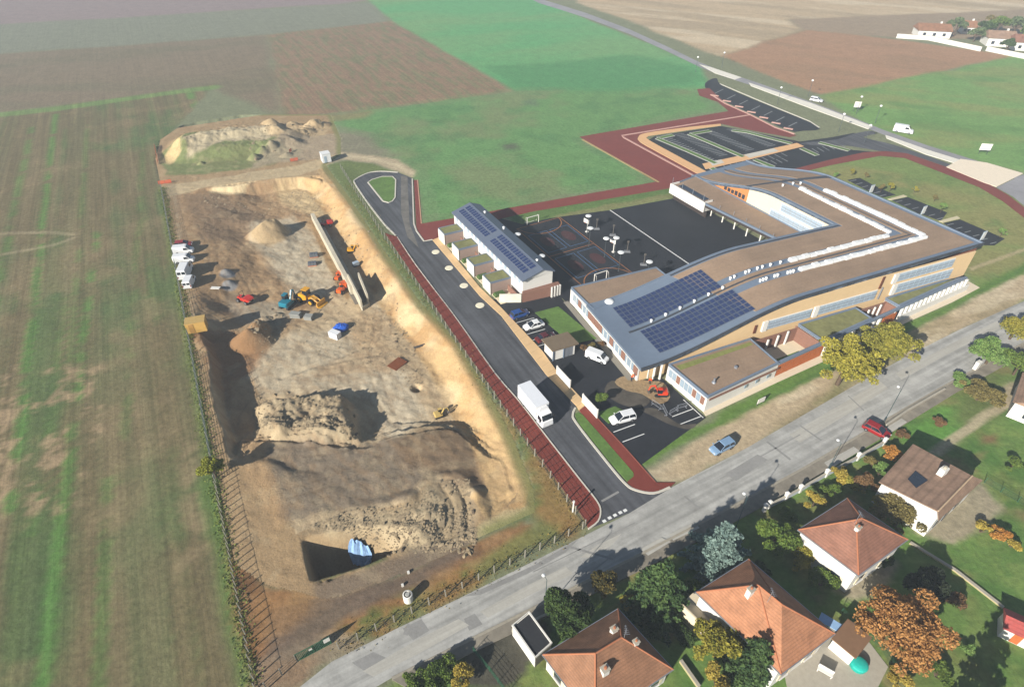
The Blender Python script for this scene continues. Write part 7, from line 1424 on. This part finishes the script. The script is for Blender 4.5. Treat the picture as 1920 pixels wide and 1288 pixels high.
for i_, (x_, y_, r_, h_, mt, lab) in enumerate(((1210, 1180, 1.7, 2.4, l_dark, "dark bush added for the shadow between the bottom house and the cedar"), (1285, 1185, 1.6, 2.2, l_dark, "dark bush beside the orange house's terrace"), (1300, 1100, 1.5, 2.2, l_green, "green bush between the cedar and the spruce"), (1425, 1075, 1.7, 2.4, l_dark, "dark bush behind the orange house, below the round green tree"), (1180, 1130, 1.3, 1.6, l_yg, "yellow green shrub left of the cedar"), (1478, 965, 1.5, 2.0, l_green, "green shrub behind the white wall pillars"), (1605, 905, 1.5, 2.2, l_yg, "yellow green shrub left of the brown shrub"), (1700, 930, 1.6, 2.4, l_brown, "brown shrub against the tan house's left gable"), (1640, 870, 1.4, 1.9, l_olive, "olive shrub beside the red car's driveway"), (1015, 1200, 1.2, 1.6, l_dark, "dark shrub behind the garage"), (1660, 1050, 1.5, 2.0, l_dark, "dark shrub at the pyramid roofed house's right corner"), (1760, 1260, 1.5, 1.8, l_green, "green shrub below the copper beech"), (1760, 790, 1.1, 1.2, l_brown, "brown shrub on the lawn beside the pale path"), (1900, 870, 1.6, 1.9, l_green, "green shrub on the far right lawn"))):  # first two dark bushes are added to stand for shadow between the houses
    decid(lab, (x_, y_), r_, h_, mt, name="shrub", cat="shrub", n=1300, ls=.15, lumps=9, trunk=False)
conifer("dark conifer just below the bottom right corner of the view", (1850, 1345), 3.4, 9.0, l_pine, 3000, .22)
decid("small bushes beside the kiosk lawn, left one", (1094, 653), 1.0, 1.1, l_brown, name="shrub", cat="shrub", n=600, ls=.13, lumps=6, trunk=False); decid("small bushes beside the kiosk lawn, middle one", (1112, 649), 1.0, 1.1, l_olive, name="shrub", cat="shrub", n=600, ls=.13, lumps=6, trunk=False); decid("small bushes beside the kiosk lawn, right one", (1127, 645), .9, 1.0, l_brown, name="shrub", cat="shrub", n=600, ls=.13, lumps=6, trunk=False)
decid("young tree on the triangular bed by the entrance gate", (1127, 745), 1.0, 2.6, l_green, n=700, ls=.13, lumps=7)
for i, (x_, y_, r_, h_, mt) in enumerate(((1797, 46, 4.5, 9.5, l_haz), (1832, 62, 4.0, 7.0, l_haz), (1850, 52, 4.5, 8.5, l_dark), (1876, 44, 5.0, 9.0, l_green), (1892, 84, 3.0, 6.5, l_dark), (1908, 46, 5.0, 9.5, l_haz), (1862, 40, 4.5, 8.0, l_olive), (1935, 60, 5.0, 9.0, l_green))):
    decid("far tree of the hamlet, " + ("tall one right of the dark red roof", "low one beside the wall gap", "dark one in the middle", "broad green one", "slim dark one before the wall", "hazy one near the right edge", "olive one at the back", "green one cut by the right edge")[i], (x_, y_), r_, h_, mt, n=1100, ls=.42, lumps=10, group="hamlet trees")
for i, (x_, y_, r_, h_, mt) in enumerate(((1598, 322, .8, 2.0, l_yg), (1624, 328, .8, 1.8, l_olive), (1672, 348, 1.0, 3.6, l_yg), (1654, 352, .8, 2.4, l_olive), (1768, 388, .9, 3.0, l_fresh), (1716, 356, .8, 2.0, l_yg), (1755, 370, .8, 2.4, l_olive), (1880, 435, 1.0, 2.6, l_fresh), (1568, 328, .8, 1.6, l_fresh))):
    decid("young sapling on the grass east of the school, " + ("far left one", "second from the left", "tall one", "short one left of the tall one", "one next to the second walkway", "one above the first walkway", "one between the walkways", "far right one", "one close to the roof's corner")[i], (x_, y_), r_, h_, mt, name="sapling", n=350, ls=.2, lumps=6, group="saplings east of the school")
# rough weeds along the fences: nobody could count them
rs = np.random.RandomState(9)
def weeds(label, lines, n, wd, s0, mat):
    tot = sum(math.dist(p, q) for p, q in lines); Cs = []
    for p, q in lines:
        m_ = int(n * math.dist(p, q) / tot); t = rs.uniform(0, 1, m_); k = fbm(t * math.dist(p, q), t * 0, 3, 3, 5) ; o_ = rs.normal(size=(m_, 2)) * wd
        Cs.append(np.stack([p[0] + (q[0] - p[0]) * t + o_[:, 0], p[1] + (q[1] - p[1]) * t + o_[:, 1], rs.uniform(.02, .32, m_) * (k * 1.4)], 1))
    C = np.concatenate(Cs); o = obj("weeds", leaf_mesh("weeds", C, rs.uniform(.5, 1.4, len(C)) * s0, mat, rs)); tag(o, label, "weeds", None, "stuff")
weeds("rough grass and weeds along the field side fence", [(G(306, 352), G(405, 905)), (G(405, 905), G(476, 1288))], 8000, .6, .11, M_leaf("weed_green", (92, 118, 46), (136, 140, 66)))
weeds("dry weeds along the fence beside the red path", [(G(650, 345), G(718, 446)), (G(718, 446), G(1088, 985))], 2200, .9, .09, M_leaf("weed_dry", (112, 108, 54), (160, 132, 72)))
weeds("dry weeds along the front fence", [(G(640, 1212), G(1080, 992))], 800, .8, .09, M_leaf("weed_dry", (112, 108, 54), (160, 132, 72)))
# ================================================================== HAZE
hz = MB().box(0, 2750, -10.5, 80, 19000, 13500)
ho = hz.build("haze", []); m = bpy.data.materials.new("haze_air"); m.use_nodes = True; n = m.node_tree.nodes; n.remove(n["Principled BSDF"])
pv_ = n.new("ShaderNodeVolumePrincipled"); pv_.inputs["Color"].default_value = (.80, .90, 1.0, 1); pv_.inputs["Density"].default_value = HAZE_D if 'HAZE_D' in globals() else .00046; pv_.inputs["Anisotropy"].default_value = 0
m.node_tree.links.new(pv_.outputs[0], n["Material Output"].inputs["Volume"]); ho.data.materials.append(m); tag(ho, kind="stuff"); ho.display_type = 'WIRE'
